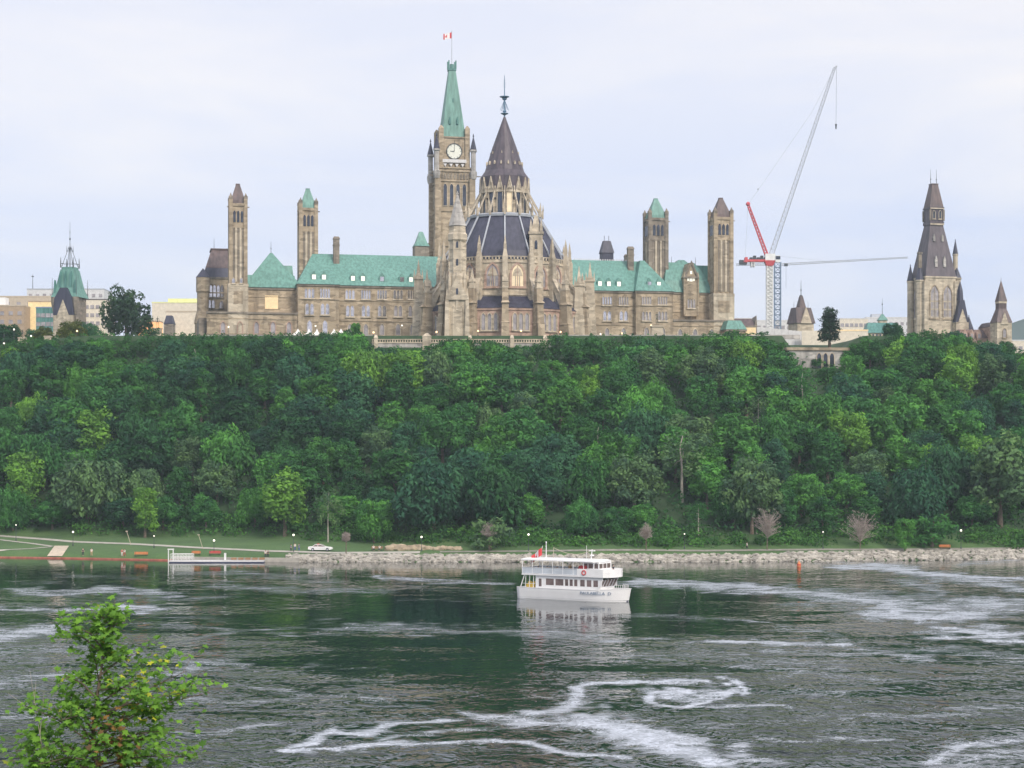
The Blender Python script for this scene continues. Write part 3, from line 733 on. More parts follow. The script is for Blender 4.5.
mb.build('arcade', 'dark_stone', body)
mb = MB()
for s_ in (0, 1, 2, 3):
    rot = Matrix.Rotation(s_ * PI / 2, 4, 'Z')
    if s_ in (0, 3):
        for k in range(4):
            x = -3.3 + 2.2 * k
            lancets(pt, x - .75, x + .75, 51.4, 58.8, 1, -H, 'light_stone', 'dark_pane', gap=.2, m=rot, sill=False, name='louvre_opening')
        lancets(pt, -1.9, 1.9, 42.4, 47.6, 2, -H, 'light_stone', 'dark_pane', m=rot)
        lancets(pt, -1.5, 1.5, 39.0, 41.2, 2, -H, 'light_stone', 'dark_pane', m=rot)
# clock stage
mb = MB(); C_ = 4.6
mb.box(-C_, C_, -C_, C_, 64.5, 74.9)
for sx in (-1, 1):
    for sy in (-1, 1):
        mb.box(sx * 4.5 - .8, sx * 4.5 + .8, sy * 4.5 - .8, sy * 4.5 + .8, 64.5, 77.8); mb.rings([(1.1, 77.8), (.3, 78.8)], 4, sx * 4.5, sy * 4.5, PI / 4)
mb.box(-C_ - .3, C_ + .3, -C_ - .3, C_ + .3, 74.5, 75.0)
cst = mb.build('clock_stage', 'buff_stone', pt)
mb = MB()
for s_ in range(4):
    mb.m = Matrix.Rotation(s_ * PI / 2, 4, 'Z')
    mb.box(-4.1, 4.1, -C_ - .75, -C_ - .45, 66.1, 67.2)
    for k in range(4): mb.prism_xz([(-3.2 + 2 * k - .6, 65.7), (-3.2 + 2 * k, 64.6), (-3.2 + 2 * k + .6, 65.7)], -C_ - .75, -C_ - .5)
mb.build('balustrade', 'pale_grey', cst)
for s_ in range(4):
    rot = Matrix.Rotation(s_ * PI / 2, 4, 'Z')
    mb = MB(); mb.m = rot
    ring = [(2.75 * math.cos(a), 70.0 + 2.75 * math.sin(a)) for a in [2 * PI * k / 28 for k in range(28)]]
    inn = [(2.45 * math.cos(a), 70.0 + 2.45 * math.sin(a)) for a in [2 * PI * k / 28 for k in range(28)]]
    mb.prism_xz(inn, -C_ - .12, -C_ - .02); cf = mb.build('clock_face', 'clock_white', pt)
    mb = MB(); mb.m = rot; mb.ring_xz(inn, ring, -C_ - .25, -C_ - .01)
    for k in range(12):
        a = 2 * PI * k / 12; ca, sa = math.cos(a), math.sin(a)
        mb.bar((2.05 * ca, -C_ - .15, 70.0 + 2.05 * sa), (2.35 * ca, -C_ - .15, 70.0 + 2.35 * sa), .09)
    mb.build('dial', 'iron', cf)
    mb = MB(); mb.m = rot       # about nine o'clock
    mb.bar((0, -C_ - .19, 70.0), (.1, -C_ - .19, 73.7), .1, .06); mb.bar((0, -C_ - .2, 70.0), (-1.4, -C_ - .2, 70.05), .16, .08); mb.build('hands', 'iron', cf)
# corner pinnacle turrets
for sx in (-1, 1):
    for sy in (-1, 1):
        mb = MB(); cx, cy = sx * 6.3, sy * 6.3
        mb.rings([(1.0, 60.5), (1.25, 62), (1.25, 63.0), (.85, 63.2), (.85, 69.5), (1.2, 69.8), (1.2, 70.4)], 8, cx, cy); tq = mb.build('pinnacle', 'grey_stone', pt)
        mb = MB(); mb.rings([(1.15, 70.42), (.12, 74.8), (.3, 75.0), (.02, 76.0)], 8, cx, cy); mb.build('cap', 'slate', tq)
sp_ = MB()
for z, l in ((61.5, 9.5),):
    for sx in (-1, 1): sp_.bar((sx * 6.8, -5.8, z), (sx * l, -6.6, z - .1), .28, .16)
sp_.build('gargoyle', 'dark_stone', pt)
mb = MB(); mb.frus(-4.1, 4.1, -4.1, 4.1, 75.0, -3.75, 3.75, -3.75, 3.75, 77.5); mb.frus(-3.75, 3.75, -3.75, 3.75, 77.5, -1.15, 1.15, -1.15, 1.15, 98.2)
spire = mb.build('spire', 'copper', pt)
mb = MB()
for sx in (-1, 1):
    mb.prism_xz([(sx * 1.3 - .35, 79.4), (sx * 1.3 + .35, 79.4), (sx * 1.3 + .35, 81), (sx * 1.3, 82), (sx * 1.3 - .35, 81)], -4.0, -2.5)
mb.box(-.25, .25, -2.6, -2.0, 87, 88.4)
mb.build('lucarne', 'dark_copper', spire)
mb = MB(); mb.box(-1.35, 1.35, -1.35, 1.35, 98.2, 98.9)
for sx in (-1, 1):
    for sy in (-1, 1): mb.box(sx * 1.2 - .2, sx * 1.2 + .2, sy * 1.2 - .2, sy * 1.2 + .2, 98.9, 101.6)
mb.box(-.6, .6, -.6, .6, 98.9, 100.5); mb.build('crown', 'dark_copper', spire)
mb = MB(); mb.bar((0, 0, 100), (0, 0, 111.6), .14, .08, 6); mb.ico((0, 0, 111.8), .2); fp = mb.build('flagpole', 'lead', pt)
def flag(parent, x, y, z, w_, h_, dx, dy, droop=0.3, name='flag'):
    """three-banded flag with a leaf, rippling away from the pole"""
    n = 12
    def pt_(s_, t): 
        wv = 0.12 * w_ * math.sin(s_ * 7)
        return (x + dx * s_ * w_ - dy * wv, y + dy * s_ * w_ + dx * wv, z - t * h_ - droop * s_ * w_)
    for nm, mat, s0, s1, pad in (('band', 'red', 0, .27, 0), ('field', 'white', .27, .73, 0), ('band', 'red', .73, 1, 0)):
        mb = MB(); vs = []; fs = []
        for k in range(n + 1):
            s_ = s0 + (s1 - s0) * k / n; a = pt_(s_, 0); b_ = pt_(s_, 1)
            vs += [a, b_]
        for k in range(n): fs.append((2 * k, 2 * k + 1, 2 * k + 3, 2 * k + 2))
        mb.add(vs, fs); o_ = mb.build(nm if nm == 'field' else 'flag_band', mat, parent)
        if nm == 'field': o_.name = 'flag_field'
        md = o_.modifiers.new('thick', 'SOLIDIFY'); md.thickness = .04
    leaf = [(0, .38), (.08, .2), (.2, .26), (.17, .02), (.3, .1), (.36, .02), (.34, -.08), (.14, -.24), (.03, -.22), (.03, -.4), (-.03, -.4), (-.03, -.22), (-.14, -.24), (-.34, -.08), (-.36, .02), (-.3, .1), (-.17, .02), (-.2, .26), (-.08, .2)]
    for off in (-.05, .05):
        mb = MB(); vs = []
        for a, b_ in leaf:
            p = pt_(.5 + a * h_ / w_ * .9, .5 - b_ * .9); vs.append((p[0] - dy * off, p[1] + dx * off - (0.0), p[2]))
        c = pt_(.5, .5); vs.append((c[0] - dy * off, c[1] + dx * off, c[2])); n_ = len(leaf)
        mb.add(vs, [(k, (k + 1) % n_, n_) for k in range(n_)]); mb.build('flag_leaf', 'red', parent)
flag(fp, -.12, 0, 111.4, 3.4, 2.0, -.93, -.36, .28)

# ------------------------------------------------------------------ round library
roofing('cone_slate', (0.05, 0.042, 0.06), (0.085, 0.068, 0.09), (0.12, 0.095, 0.11), 1.0)
LX, LY = WX(504.5, 539), 539.0
lib = thing('library', (LX, LY, 57), R(12), 'round buff stone library with flying buttresses and a conical slate roof and lantern', 'building')
def pol(k, n=16, off=0.0): return Matrix.Rotation(2 * PI * (k + off) / n, 4, 'Z')
A8 = PI / 16
mb = MB(); mb.rings([(23.4, 0), (23.4, 8.9)], 16, a0=A8 - PI / 2); 
mb.rings([(23.7, 8.3), (23.7, 8.95)], 16, a0=A8 - PI / 2); mb.build('aisle_wall', 'pink_stone', lib)
mb = MB(); mb.rings([(23.9, 8.97), (18.4, 13.0)], 16, a0=A8 - PI / 2); mb.build('aisle_roof', 'slate', lib)
mb = MB(); mb.rings([(18.8, 8), (18.8, 23.4)], 16, a0=A8 - PI / 2)
for z in (13.0, 14.9, 22.4): mb.rings([(19.1, z), (19.1, z + .45)], 16, a0=A8 - PI / 2)
drum = mb.build('drum_wall', 'light_stone', lib)
mb = MB(); mb.rings([(18.6, 23.42), (17.4, 26.2), (10.6, 37.4)], 16, a0=A8 - PI / 2); mr_ = mb.build('main_roof', 'slate', lib)
mb = MB(); mb.rings([(11.1, 37.0), (11.3, 37.7), (10.8, 38.0)], 32); 
mb.build('roof_ring', 'lead', lib)
mb = MB(); mb.rings([(7.0, 37.0), (6.9, 48)], 16, a0=A8 - PI / 2); lan = mb.build('lantern', 'light_stone', lib)
mb = MB(); mb.rings([(7.1, 42.4), (7.35, 49.6), (5.9, 51.6), (3.7, 58.6), (.3, 68.0)], 16, a0=A8 - PI / 2); cone = mb.build('upper_roof', 'cone_slate', lib)
mb = MB()
for k in range(16):
    mb.m = pol(k); mb.prism_xz([(-.2, 53.2), (.2, 53.2), (.2, 53.8), (0, 54.3), (-.2, 53.8)], -5.6, -4.6)
    if k % 2: mb.prism_xz([(-.18, 56.6), (.18, 56.6), (0, 57.4)], -4.4, -3.4)
mb.build('lucarne', 'light_stone', cone)
mb = MB(); mb.bar((0, 0, 67.5), (0, 0, 80.5), .26, .08, 6)
for z, r in ((69.0, 1.2), (69.7, .6), (74.0, 1.5), (73.4, .8)): mb.rings([(.15, z - .5), (r, z), (r, z + .12), (.15, z + .4)], 10)
for k in range(6):
    a = 2 * PI * k / 6; mb.bar((math.cos(a) * 1.3, math.sin(a) * 1.3, 70), (math.cos(a) * .1, math.sin(a) * .1, 73), .08)
    mb.bar((-.5 * math.cos(a), -.5 * math.sin(a), 77 + k * .4), (.5 * math.cos(a), .5 * math.sin(a), 77 + k * .4), .05)
mb.build('finial', 'blue_iron', lib)
for k in range(16):
    F0 = pol(k); E = pol(k, off=.5)       # F0 faces a wall bay, E an edge
    # bay: arched clerestory window and three aisle lights
    tp_ = MB(); tp_.m = F0
    tp_.prism_xz([(-1.5, 18.6), (1.5, 18.6), (.95, 20.3), (0, 21.3), (-.95, 20.3)], -18.62, -18.5)
    for xx in (-.6, .6): tp_.box(xx - .14, xx + .14, -18.64, -18.5, 15.6, 18.6)
    tp_.build('tracery', 'light_stone', lib)
    o_ = lancets(lib, -2.5, 2.5, 15.6, 22.0, 1, -18.45, 'pink_stone', 'lit_glass' if k == 0 else 'dim_pane', gap=.3, m=F0, name='clerestory_window')
    lancets(lib, -2.7, 2.7, 2.6, 7.4, 3, -22.98, 'light_stone', 'dim_pane', gap=.4, m=F0, name='aisle_window')
    # lantern gable
    mb = MB(); mb.m = F0
    mb.ring_xz(arch(1.5, 6.8, 38.6), [(x * 1.3, z + (0.6 if z > 44 else 0)) for x, z in arch(1.5, 6.8, 38.6)], -7.4, -6.8)
    mb.ring_xz([(-.8, 45.2), (.8, 45.2), (0, 48.2)], [(-1.15, 44.6), (1.15, 44.6), (0, 49.4)], -7.6, -6.8)
    mb.prism_xz([(-.8, 45.0), (.8, 45.0), (0, 48.2)], -7.4, -6.8)
    gb = mb.build('lantern_gable', 'light_stone', lib)
    mb = MB(); mb.m = F0; mb.prism_xz(arch(1.5, 6.8, 38.6), -7.1, -6.9); mb.build('pane', 'lit_glass' if k == 0 else 'dark_pane', gb)
    # roof rib, lantern strut and small pinnacle on every edge
    mb = MB(); mb.m = E
    mb.bar((0, -18.6, 23.9), (0, -17.7, 26.4), .22); mb.bar((0, -17.7, 26.4), (0, -10.8, 37.6), .26); mb.build('roof_rib', 'lead', lib)
    mb = MB(); mb.m = E
    mb.bar((0, -11.4, 37.8), (0, -7.4, 45.0), .26); mb.box(-.26, .26, -11.7, -11.1, 37.4, 39.8); mb.rings([(.36, 39.8), (.03, 41.8)], 4, 0, -11.55, PI / 4)
    mb.box(-.16, .16, -7.6, -7.2, 43, 46.4); mb.build('lantern_strut', 'light_stone', lib)
    # drum buttress with pinnacle
    mb = MB(); mb.m = E
    mb.box(-.75, .75, -20.4, -18.6, 8.5, 24.2); mb.frus(-.75, .75, -20.2, -18.9, 24.2, -.4, .4, -19.9, -19.2, 26.2)
    mb.box(-.42, .42, -19.95, -19.1, 26.2, 27.2); mb.rings([(.62, 27.2), (.04, 30.4)], 4, 0, -19.5, PI / 4)
    mb.build('drum_buttress', 'light_stone', lib)
    # outer pier and flying buttress
    pb = MB(); pb.m = E
    pb.frus(-1.15, 1.15, -27.4, -23.3, 0, -1.05, 1.05, -26.8, -23.3, 4.5); pb.frus(-1.05, 1.05, -26.6, -23.3, 4.5, -.95, .95, -26.3, -23.3, 10.2)
    pb.frus(-.95, .95, -26.0, -23.5, 10.2, -.85, .85, -25.6, -23.5, 14.4)
    for z in (4.5, 10.2): pb.frus(-1.2, 1.2, -26.9, -23.4, z - .05, -.9, .9, -26.1, -23.6, z + .7)
    pr = pb.build('pier', 'buff_stone', lib)
    mb = MB(); mb.m = E; mb.box(-.9, .9, -25.7, -23.6, 14.42, 15.0); mb.box(-.7, .7, -25.4, -24, 15, 16.3)
    mb.prism_xz([(-.9, 16.3), (.9, 16.3), (0, 18.2)], -25.6, -23.8); mb.rings([(.8, 16.4), (.05, 20.4)], 4, 0, -24.7, PI / 4); mb.build('pinnacle', 'light_stone', pr)
    mb = MB(); mb.m = E
    vs = [(-.6, -23.8, 12.2), (-.6, -20.2, 17.6), (-.6, -20.2, 15.2), (-.6, -21.2, 13.6), (-.6, -22.6, 10.6), (-.6, -23.8, 9.6)]
    n_ = len(vs); vs = vs + [(-x, y, z) for x, y, z in vs]
    fs = [tuple(range(n_)), tuple(reversed(range(n_, 2 * n_)))] + [(j, n_ + j, n_ + (j + 1) % n_, (j + 1) % n_) for j in range(n_)]
    mb.add(vs, fs); mb.add([(-.8, -23.8, 12.3), (.8, -23.8, 12.3), (.8, -20.2, 17.8), (-.8, -20.2, 17.8), (-.8, -23.8, 12.7), (.8, -23.8, 12.7), (.8, -20.2, 18.3), (-.8, -20.2, 18.3)], [(3, 2, 1, 0), (4, 5, 6, 7), (0, 1, 5, 4), (1, 2, 6, 5), (2, 3, 7, 6), (3, 0, 4, 7)])
    mb.build('flying_buttress', 'light_stone', pr)
# pierced parapet on the drum
mb = MB()
for k in range(16):
    mb.m = pol(k)
    for j in range(7):
        x = -3 + j; mb.box(x - .2, x + .2, -18.75, -18.5, 23.4, 24.1)
    mb.box(-3.4, 3.4, -18.8, -18.45, 24.1, 24.35)
mb.build('parapet', 'light_stone', lib)
# stair turret, front left, and square gabled turret, front right (in world axes)
IR = Matrix.Rotation(-R(12), 4, 'Z')
def wl(px, Y): return WX(px, Y) - LX, Y - LY
x, y = wl(457.5, 517)
mb = MB(); mb.m = IR
mb.rings([(3.5, 0), (3.4, 9), (3.0, 10), (2.9, 18), (2.6, 19), (2.55, 27.8), (3.0, 28.4), (3.0, 30.0), (2.6, 30.4), (2.4, 32.4)], 8, x, y, PI / 8)
for k in range(8):
    a = PI / 4 * k; cx, cy = x + 3.0 * math.cos(a), y + 3.0 * math.sin(a)
    mb.box(cx - .35, cx + .35, cy - .35, cy + .35, 8, 17); mb.rings([(.5, 17), (.03, 19.6)], 4, cx, cy, PI / 4)
mb.prism_xz([(x - 3.4, 11), (x + 3.4, 11), (x, 18)], y - 3.6, y)
mb.box(x - 2.7, x + 2.7, y - 3.0, y, 0, 11)
for sx in (-2.9, 2.9): mb.frus(x + sx - .7, x + sx + .7, y - 4.2, y - 1, 0, x + sx - .5, x + sx + .5, y - 3.6, y - 1, 10.6); mb.rings([(.75, 10.6), (.04, 14.4)], 4, x + sx, y - 3.0, PI / 4)
for sx in (-1.2, 0, 1.2): mb.ring_xz(arch(.7, 6, 3.2, x + sx), arch(1.0, 6.5, 3.0, x + sx), y - 3.25, y - 2.9)
for zz in (19.6, 22.6, 25.6): mb.rings([(2.72, zz), (2.72, zz + .35)], 8, x, y, PI / 8)
for k in range(8):
    a = PI / 8 + PI / 4 * k; mb.box(x + 2.55 * math.cos(a) - .16, x + 2.55 * math.cos(a) + .16, y + 2.55 * math.sin(a) - .16, y + 2.55 * math.sin(a) + .16, 19, 28)
st = mb.build('stair_turret', 'light_stone', lib)
mb = MB(); mb.m = IR; mb.rings([(2.7, 32.42), (.25, 41.5), (.4, 41.7), (.05, 42.6)], 8, x, y, PI / 8); mb.build('cap', 'grey_stone', st)
mb = MB(); mb.m = IR
for z in (12.5, 21, 26): mb.prism_xz(arch(.6, 1.9, z, x), y - 3.65 if z < 19 else y - 2.62, y - 2.3)
mb.build('pane', 'dark_pane', st)
x, y = wl(536, 524.5)
mb = MB(); mb.m = IR
mb.frus(x - 2.2, x + 2.2, y - 1.6, y + 5, 8, x - 1.9, x + 1.9, y - 1.4, y + 5, 31.0); mb.box(x - 2.2, x + 2.2, y - 1.7, y + 3, 31, 31.7)
for sx in (-1.5, 1.5): mb.box(x + sx - .4, x + sx + .4, y - 1.7, y - .9, 31.7, 33); mb.rings([(.55, 33), (.03, 35.4)], 4, x + sx, y - 1.3, PI / 4)
mb.frus(x - 1.4, x + 1.4, y - 1.2, y + 2.2, 31.7, x - .5, x + .5, y - .2, y + 1.2, 36.5)
sq = mb.build('stair_turret', 'light_stone', lib)
mb = MB(); mb.m = IR; mb.prism_xz(arch(.8, 2.6, 26.6, x), y - 1.55, y - 1.35); mb.prism_xz(arch(.7, 2.2, 18, x), y - 1.75, y - 1.4); mb.build('pane', 'dark_pane', sq)
# tall outer piers at both sides, and the block end at the right of the drum
for px, Y, zt in ((418.5, 536, 19.0), (427, 545, 17), (579, 530, 16.5), (590, 538, 18.5)):
    x, y = wl(px, Y); mb = MB(); mb.m = IR
    mb.frus(x - 2.1, x + 2.1, y - 1.7, y + 1.7, 0, x - 1.6, x + 1.6, y - 1.4, y + 1.4, 8); mb.frus(x - 1.5, x + 1.5, y - 1.3, y + 1.3, 8, x - 1.2, x + 1.2, y - 1.1, y + 1.1, zt)
    mb.prism_xz([(x - 1.4, zt), (x + 1.4, zt), (x, zt + 2.8)], y - 1.4, y + 1.2); pr = mb.build('pier', 'light_stone', lib)
    mb = MB(); mb.m = IR; mb.rings([(.9, zt + 1.2), (.05, zt + 6)], 4, x, y, PI / 4)
    for sx in (-1, 1): mb.rings([(.45, zt), (.03, zt + 3)], 4, x + sx * 1.2, y - 1, PI / 4)
    mb.build('pinnacle', 'light_stone', pr)
    mb = MB(); mb.m = IR; s_ = 1 if px < 500 else -1
    mb.add([(x + s_ * 1.0, y - .4, 9), (x + s_ * 1.0, y - .4, 13), (x + s_ * 8, y - .4, 19.5), (x + s_ * 8, y - .4, 17), (x + s_ * 1.0, y + .4, 9), (x + s_ * 1.0, y + .4, 13), (x + s_ * 8, y + .4, 19.5), (x + s_ * 8, y + .4, 17)],
           [(0, 1, 2, 3), (7, 6, 5, 4), (0, 4, 5, 1), (1, 5, 6, 2), (2, 6, 7, 3), (3, 7, 4, 0)]); mb.build('flying_buttress', 'light_stone', pr)
x0, y0 = wl(561, 545); mb = MB(); mb.m = IR
mb.box(x0, x0 + 2.6, y0 - 3, y0 + 3, 8, 26.4); mb.box(x0 - .2, x0 + 2.8, y0 - 3.2, y0 + 3.2, 25.2, 25.7)
mb.box(x0 - 2.6, x0 - .9, y0 - 5, y0 - 1, 20, 28.0); 
x1, y1 = wl(441, 545); mb.box(x1, x1 + 3, y1 - 2, y1 + 4, 8, 24.6); mb.build('end_turret', 'buff_stone', lib)
mb = MB(); mb.m = Matrix.Identity(4); mb.box(-7, 7, 18, 40, 0, 15); lw = mb.build('corridor', 'buff_stone', lib)

# ------------------------------------------------------------------ generic helpers for the other buildings
def bld(name, px, Y, label, cat, ang=0, zb=57.0): 
    fr = Frame(WX(px, Y), Y, ang, zb); return fr, fr.root(name, label, cat)
# tall slate-roofed tower at right
W = Frame(WX(933.5, 690), 690, 14, 57.0); wt = W.root('slate_roofed_tower', 'tall stone tower with steep tapering slate roof, right of the cranes', 'tower')
wt.scale = (.92, .92, 1)
def wz(py): return WZ(py + 1.5, 690) - 57
mb = MB(); mb.box(-6.9, 6.9, -6.5, 6.5, 0, wz(277))
for z in (wz(318), wz(278)): mb.box(-7.2, 7.2, -6.8, 6.8, z, z + .6)
for sx in (-1, 1): mb.box(sx * 6.8 - .9, sx * 6.8 + .9, -7.1, -5.3, 0, wz(281))
wb = mb.build('shaft', 'light_stone', wt)
for x in (-2.9, 2.9): lancets(wt, x - 2.4, x + 2.4, wz(318), wz(286), 1, -6.5, 'buff_stone', 'dim_pane', gap=.25)
tr = MB()
for x in (-2.9, 2.9):
    for dx in (-.6, .6): tr.box(x + dx - .1, x + dx + .1, -6.65, -6.5, wz(318), wz(293))
    for z in (wz(310), wz(302)): tr.box(x - 1.7, x + 1.7, -6.66, -6.5, z, z + .6)
tr.build('tracery', 'light_stone', wt)
rot = Matrix.Rotation(-PI / 2, 4, 'Z')
lancets(wt, -4.5, -.6, wz(318), wz(288), 1, -6.9, 'buff_stone', 'dim_pane', m=rot); lancets(wt, .6, 4.5, wz(318), wz(288), 1, -6.9, 'buff_stone', 'dim_pane', m=rot)
mb = MB(); mb.frus(-7.0, 7.0, -6.7, 6.7, wz(277) + .02, -6.2, 6.2, -5.9, 5.9, wz(267)); mb.frus(-6.2, 6.2, -5.9, 5.9, wz(267), -2.9, 2.9, -2.8, 2.8, wz(224)); wr = mb.build('roof', 'cone_slate', wt)
mb = MB()
for x in (-1.9, 1.9):
    for (pa, pb_, v, s_) in ((267, 260, -6.3, .7), (241, 237, -4.5, .55)):
        mb.prism_xz([(x - .8 * s_, wz(pa)), (x + .8 * s_, wz(pa)), (x + .8 * s_, wz(pb_)), (x, wz(pb_) + 2.2 * s_), (x - .8 * s_, wz(pb_))], v, v + 3)
mb.build('dormer', 'grey_stone', wr)
mb = MB(); mb.box(-3.2, 3.2, -3.2, 3.2, wz(224), wz(221)); mb.box(-3.0, 3.0, -3.0, 3.0, wz(221), wz(208)); mb.box(-3.3, 3.3, -3.3, 3.3, wz(208), wz(206.5)); bd_ = mb.build('belfry', 'cone_slate', wt)
mb = MB(); mb.box(-3.1, 3.1, -3.35, -3.2, wz(224.5), wz(222.8)); mb.box(-3.1, 3.1, -3.4, -3.3, wz(208.4), wz(207.4)); mb.build('band', 'light_stone', bd_)
for x in (-1.4, 1.4): lancets(bd_, x - .7, x + .7, wz(218), wz(210), 1, -3.0, 'light_stone', 'dark_pane')
for sx in (-1, 1):
    for sy in (-1, 1): 
        mb = MB(); mb.box(sx * 3.05 - .35, sx * 3.05 + .35, sy * 3.05 - .35, sy * 3.05 + .35, wz(220), wz(209)); mb.build('post', 'dark_stone', bd_)
mb = MB(); mb.frus(-3.05, 3.05, -3.05, 3.05, wz(206.4), -1.35, 1.35, -1.35, 1.35, wz(183.5)); mb.box(-1.5, 1.5, -1.5, 1.5, wz(183.5), wz(182.5)); tp = mb.build('top_roof', 'brown_slate', wt)
mb = MB()
for sx in (-1.3, 1.3): mb.bar((sx, 0, wz(183)), (sx, 0, wz(168)), .14, .05, 5); mb.ico((sx, 0, wz(178)), .3)
mb.build('finial', 'iron', tp)
# corner turrets of that tower
def turret(parent, x, y, r, z0, z1, z2, stone_='light_stone', cap='slate', n=8):
    mb = MB(); mb.rings([(r, z0), (r, z1 - .8), (r * 1.2, z1 - .4), (r * 1.2, z1)], n, x, y, PI / 8); t_ = mb.build('turret', stone_, parent)
    mb = MB(); mb.rings([(r * 1.15, z1 + .02), (.12, z2 - .5), (.25, z2 - .3), (.02, z2)], n, x, y, PI / 8); mb.build('cap', cap, t_); return t_
t_ = turret(wt, -8.3, -4, 1.6, 0, wz(280), wz(262)); mb = MB(); mb.box(-9, -7.6, -4.7, -3.3, wz(268), wz(253)); mb.box(-9.2, -7.4, -4.9, -3.1, wz(254), wz(252.5)); mb.build('chimney', 'dark_stone', wt)
turret(wt, 8.4, -4, 1.75, 0, wz(277), wz(264)); turret(wt, 8.2, -3.4, 1.0, wz(275), wz(253), wz(238), 'light_stone')
turret(wt, -8.0, 5, 1.3, 0, wz(279), wz(262))
mb = MB(); mb.box(5.4, 11, -9.6, -5.5, 0, wz(322)); lw_ = mb.build('porch', 'light_stone', wt)
mb = MB(); mb.prism_xz([(5.2, wz(322)), (11.2, wz(322)), (9.2, wz(300)), (7.2, wz(300))], -9.4, -6); mb.rings([(1.5, wz(300)), (1.2, wz(290)), (.1, wz(281))], 6, 8.2, -7.5); mb.build('roof', 'slate', lw_)
mb = MB(); mb.prism_xz([(6.3, wz(322)), (10.1, wz(322)), (8.2, wz(309))], -9.75, -9.45); mb.build('gable', 'light_stone', lw_)
turret(wt, 13.0, -6, 2.4, 0, wz(334), wz(314))
# low ranges right of it with the small pointed turret
E1, e1 = bld('gabled_range', 985, 680, 'low stone range with dormers beside the small pointed turret at far right', 'building', 10)
def ez(py): return WZ(py, 680) - 57
mb = MB(); mb.box(-10, 6, 0, 10, -8, ez(338)); mb.box(1.0, 7, -2.5, 8, -8, ez(327)); mb.build('wall', 'pink_stone', e1)
mb = MB(); mb.frus(-10.4, 6, -.4, 10.4, ez(338) + .05, -9, 5, 4, 6, ez(329)); mb.frus(.8, 7.2, -2.7, 8.2, ez(327) + .05, 1.4, 6.6, 0, 6, ez(322.5)); mb.build('roof', 'brown_slate', e1)
for x, pm in ((-8.2, 'dim_pane'), (-5.5, 'dim_pane'), (-2.6, 'dim_pane')):
    mb = MB(); mb.prism_xz([(x - .9, ez(340)), (x + .9, ez(340)), (x + .9, ez(333)), (x, ez(329.5)), (x - .9, ez(333))], -.6, 4); dd = mb.build('dormer', 'pink_stone', e1)
    mb = MB(); mb.box(x - .5, x + .5, -.7, -.55, ez(338.5), ez(334)); mb.build('pane', pm, dd)
mb = MB(); mb.box(1.7, 4.4, -2.62, -2.45, ez(337), ez(331)); lo_ = mb.build('window', 'lit_orange', e1); lo_['label'] = 'glowing orange window'
E2, e2 = bld('pointed_turret', 1001, 672, 'small square stone turret with a pointed brown slate cap at far right', 'tower', 10)
def e2z(py): return WZ(py, 672) - 57
mb = MB(); mb.box(-2.9, 2.9, -2.9, 2.9, -8, e2z(323)); mb.box(-3.1, 3.1, -3.1, 3.1, e2z(342), e2z(341)); ew = mb.build('wall', 'light_stone', e2)
mb = MB(); mb.frus(-3.1, 3.1, -3.1, 3.1, e2z(323) + .02, -1.5, 1.5, -1.5, 1.5, e2z(309)); mb.box(-1.5, 1.5, -1.5, 1.5, e2z(309), e2z(303.5)); er = mb.build('roof', 'brown_slate', e2)
mb = MB(); mb.box(-1.6, 1.6, -1.6, 1.6, e2z(303.5), e2z(301.5)); mb.build('band', 'light_stone', er)
mb = MB(); mb.frus(-1.7, 1.7, -1.7, 1.7, e2z(301.5), -.1, .1, -.1, .1, e2z(281)); mb.bar((0, 0, e2z(282)), (0, 0, e2z(278)), .08); mb.build('cap', 'brown_slate', er)
mb = MB(); mb.prism_xz([(-1.6, e2z(325)), (1.6, e2z(325)), (0, e2z(313))], -3.3, -2.6); mb.build('gable', 'light_stone', e2)
lancets(e2, -.9, .9, e2z(338), e2z(329), 1, -2.9, 'buff_stone', 'dim_pane')
# east block tower at left, green flared roof with iron cresting
G, gt = bld('crested_tower', 70, 700, 'stone tower with a flared green copper roof and tall iron cresting at far left', 'tower', -12)
def gz(py): return WZ(py, 700) - 57
mb = MB(); mb.box(-4.6, 4.6, -4.6, 4.6, 0, gz(298)); 
for sx in (-1, 1): mb.rings([(.4, gz(316)), (1.3, gz(304)), (1.3, gz(298))], 8, sx * 4.4, -4.4)
gw = mb.build('wall', 'dark_stone', gt)
mb = MB(); mb.frus(-5.4, 5.4, -5.4, 5.4, gz(298), -4.1, 4.1, -4.1, 4.1, gz(289)); mb.frus(-4.1, 4.1, -4.1, 4.1, gz(289), -2.7, 2.7, -2.7, 2.7, gz(270)); mb.box(-2.4, 2.4, -2.4, 2.4, gz(270), gz(267.5))
gr = mb.build('roof', 'copper', gt)
mb = MB()
for x in (-2.2, 0, 2.2):
    mb.prism_xz([(x - .45, gz(288)), (x + .45, gz(288)), (x + .3, gz(276)), (x, gz(272)), (x - .3, gz(276))], -4.2, -2.3)
for sx in (-1, 1): mb.prism_xz([(sx * 4.2 - .5, gz(294)), (sx * 4.2 + .5, gz(294)), (sx * 4.2, gz(281))], -4.9, -3.4)
mb.build('lucarne', 'dark_copper', gr)
mb = MB()
for sx in (-1, 1):
    for sy in (-1, 1):
        mb.bar((sx * 2.6, sy * 2.6, gz(268)), (sx * 2.6, sy * 2.6, gz(258)), .3, .1, 5); mb.bar((sx * 2.3, sy * 2.3, gz(267)), (sx * .3, sy * .3, gz(247)), .12, .1)
        mb.bar((sx * .9, sy * .9, gz(252)), (sx * .9, sy * .9, gz(246)), .14, .05); mb.bar((sx * 5.0, sy * 5.0, gz(296)), (sx * 5.0, sy * 5.0, gz(279)), .14, .06)
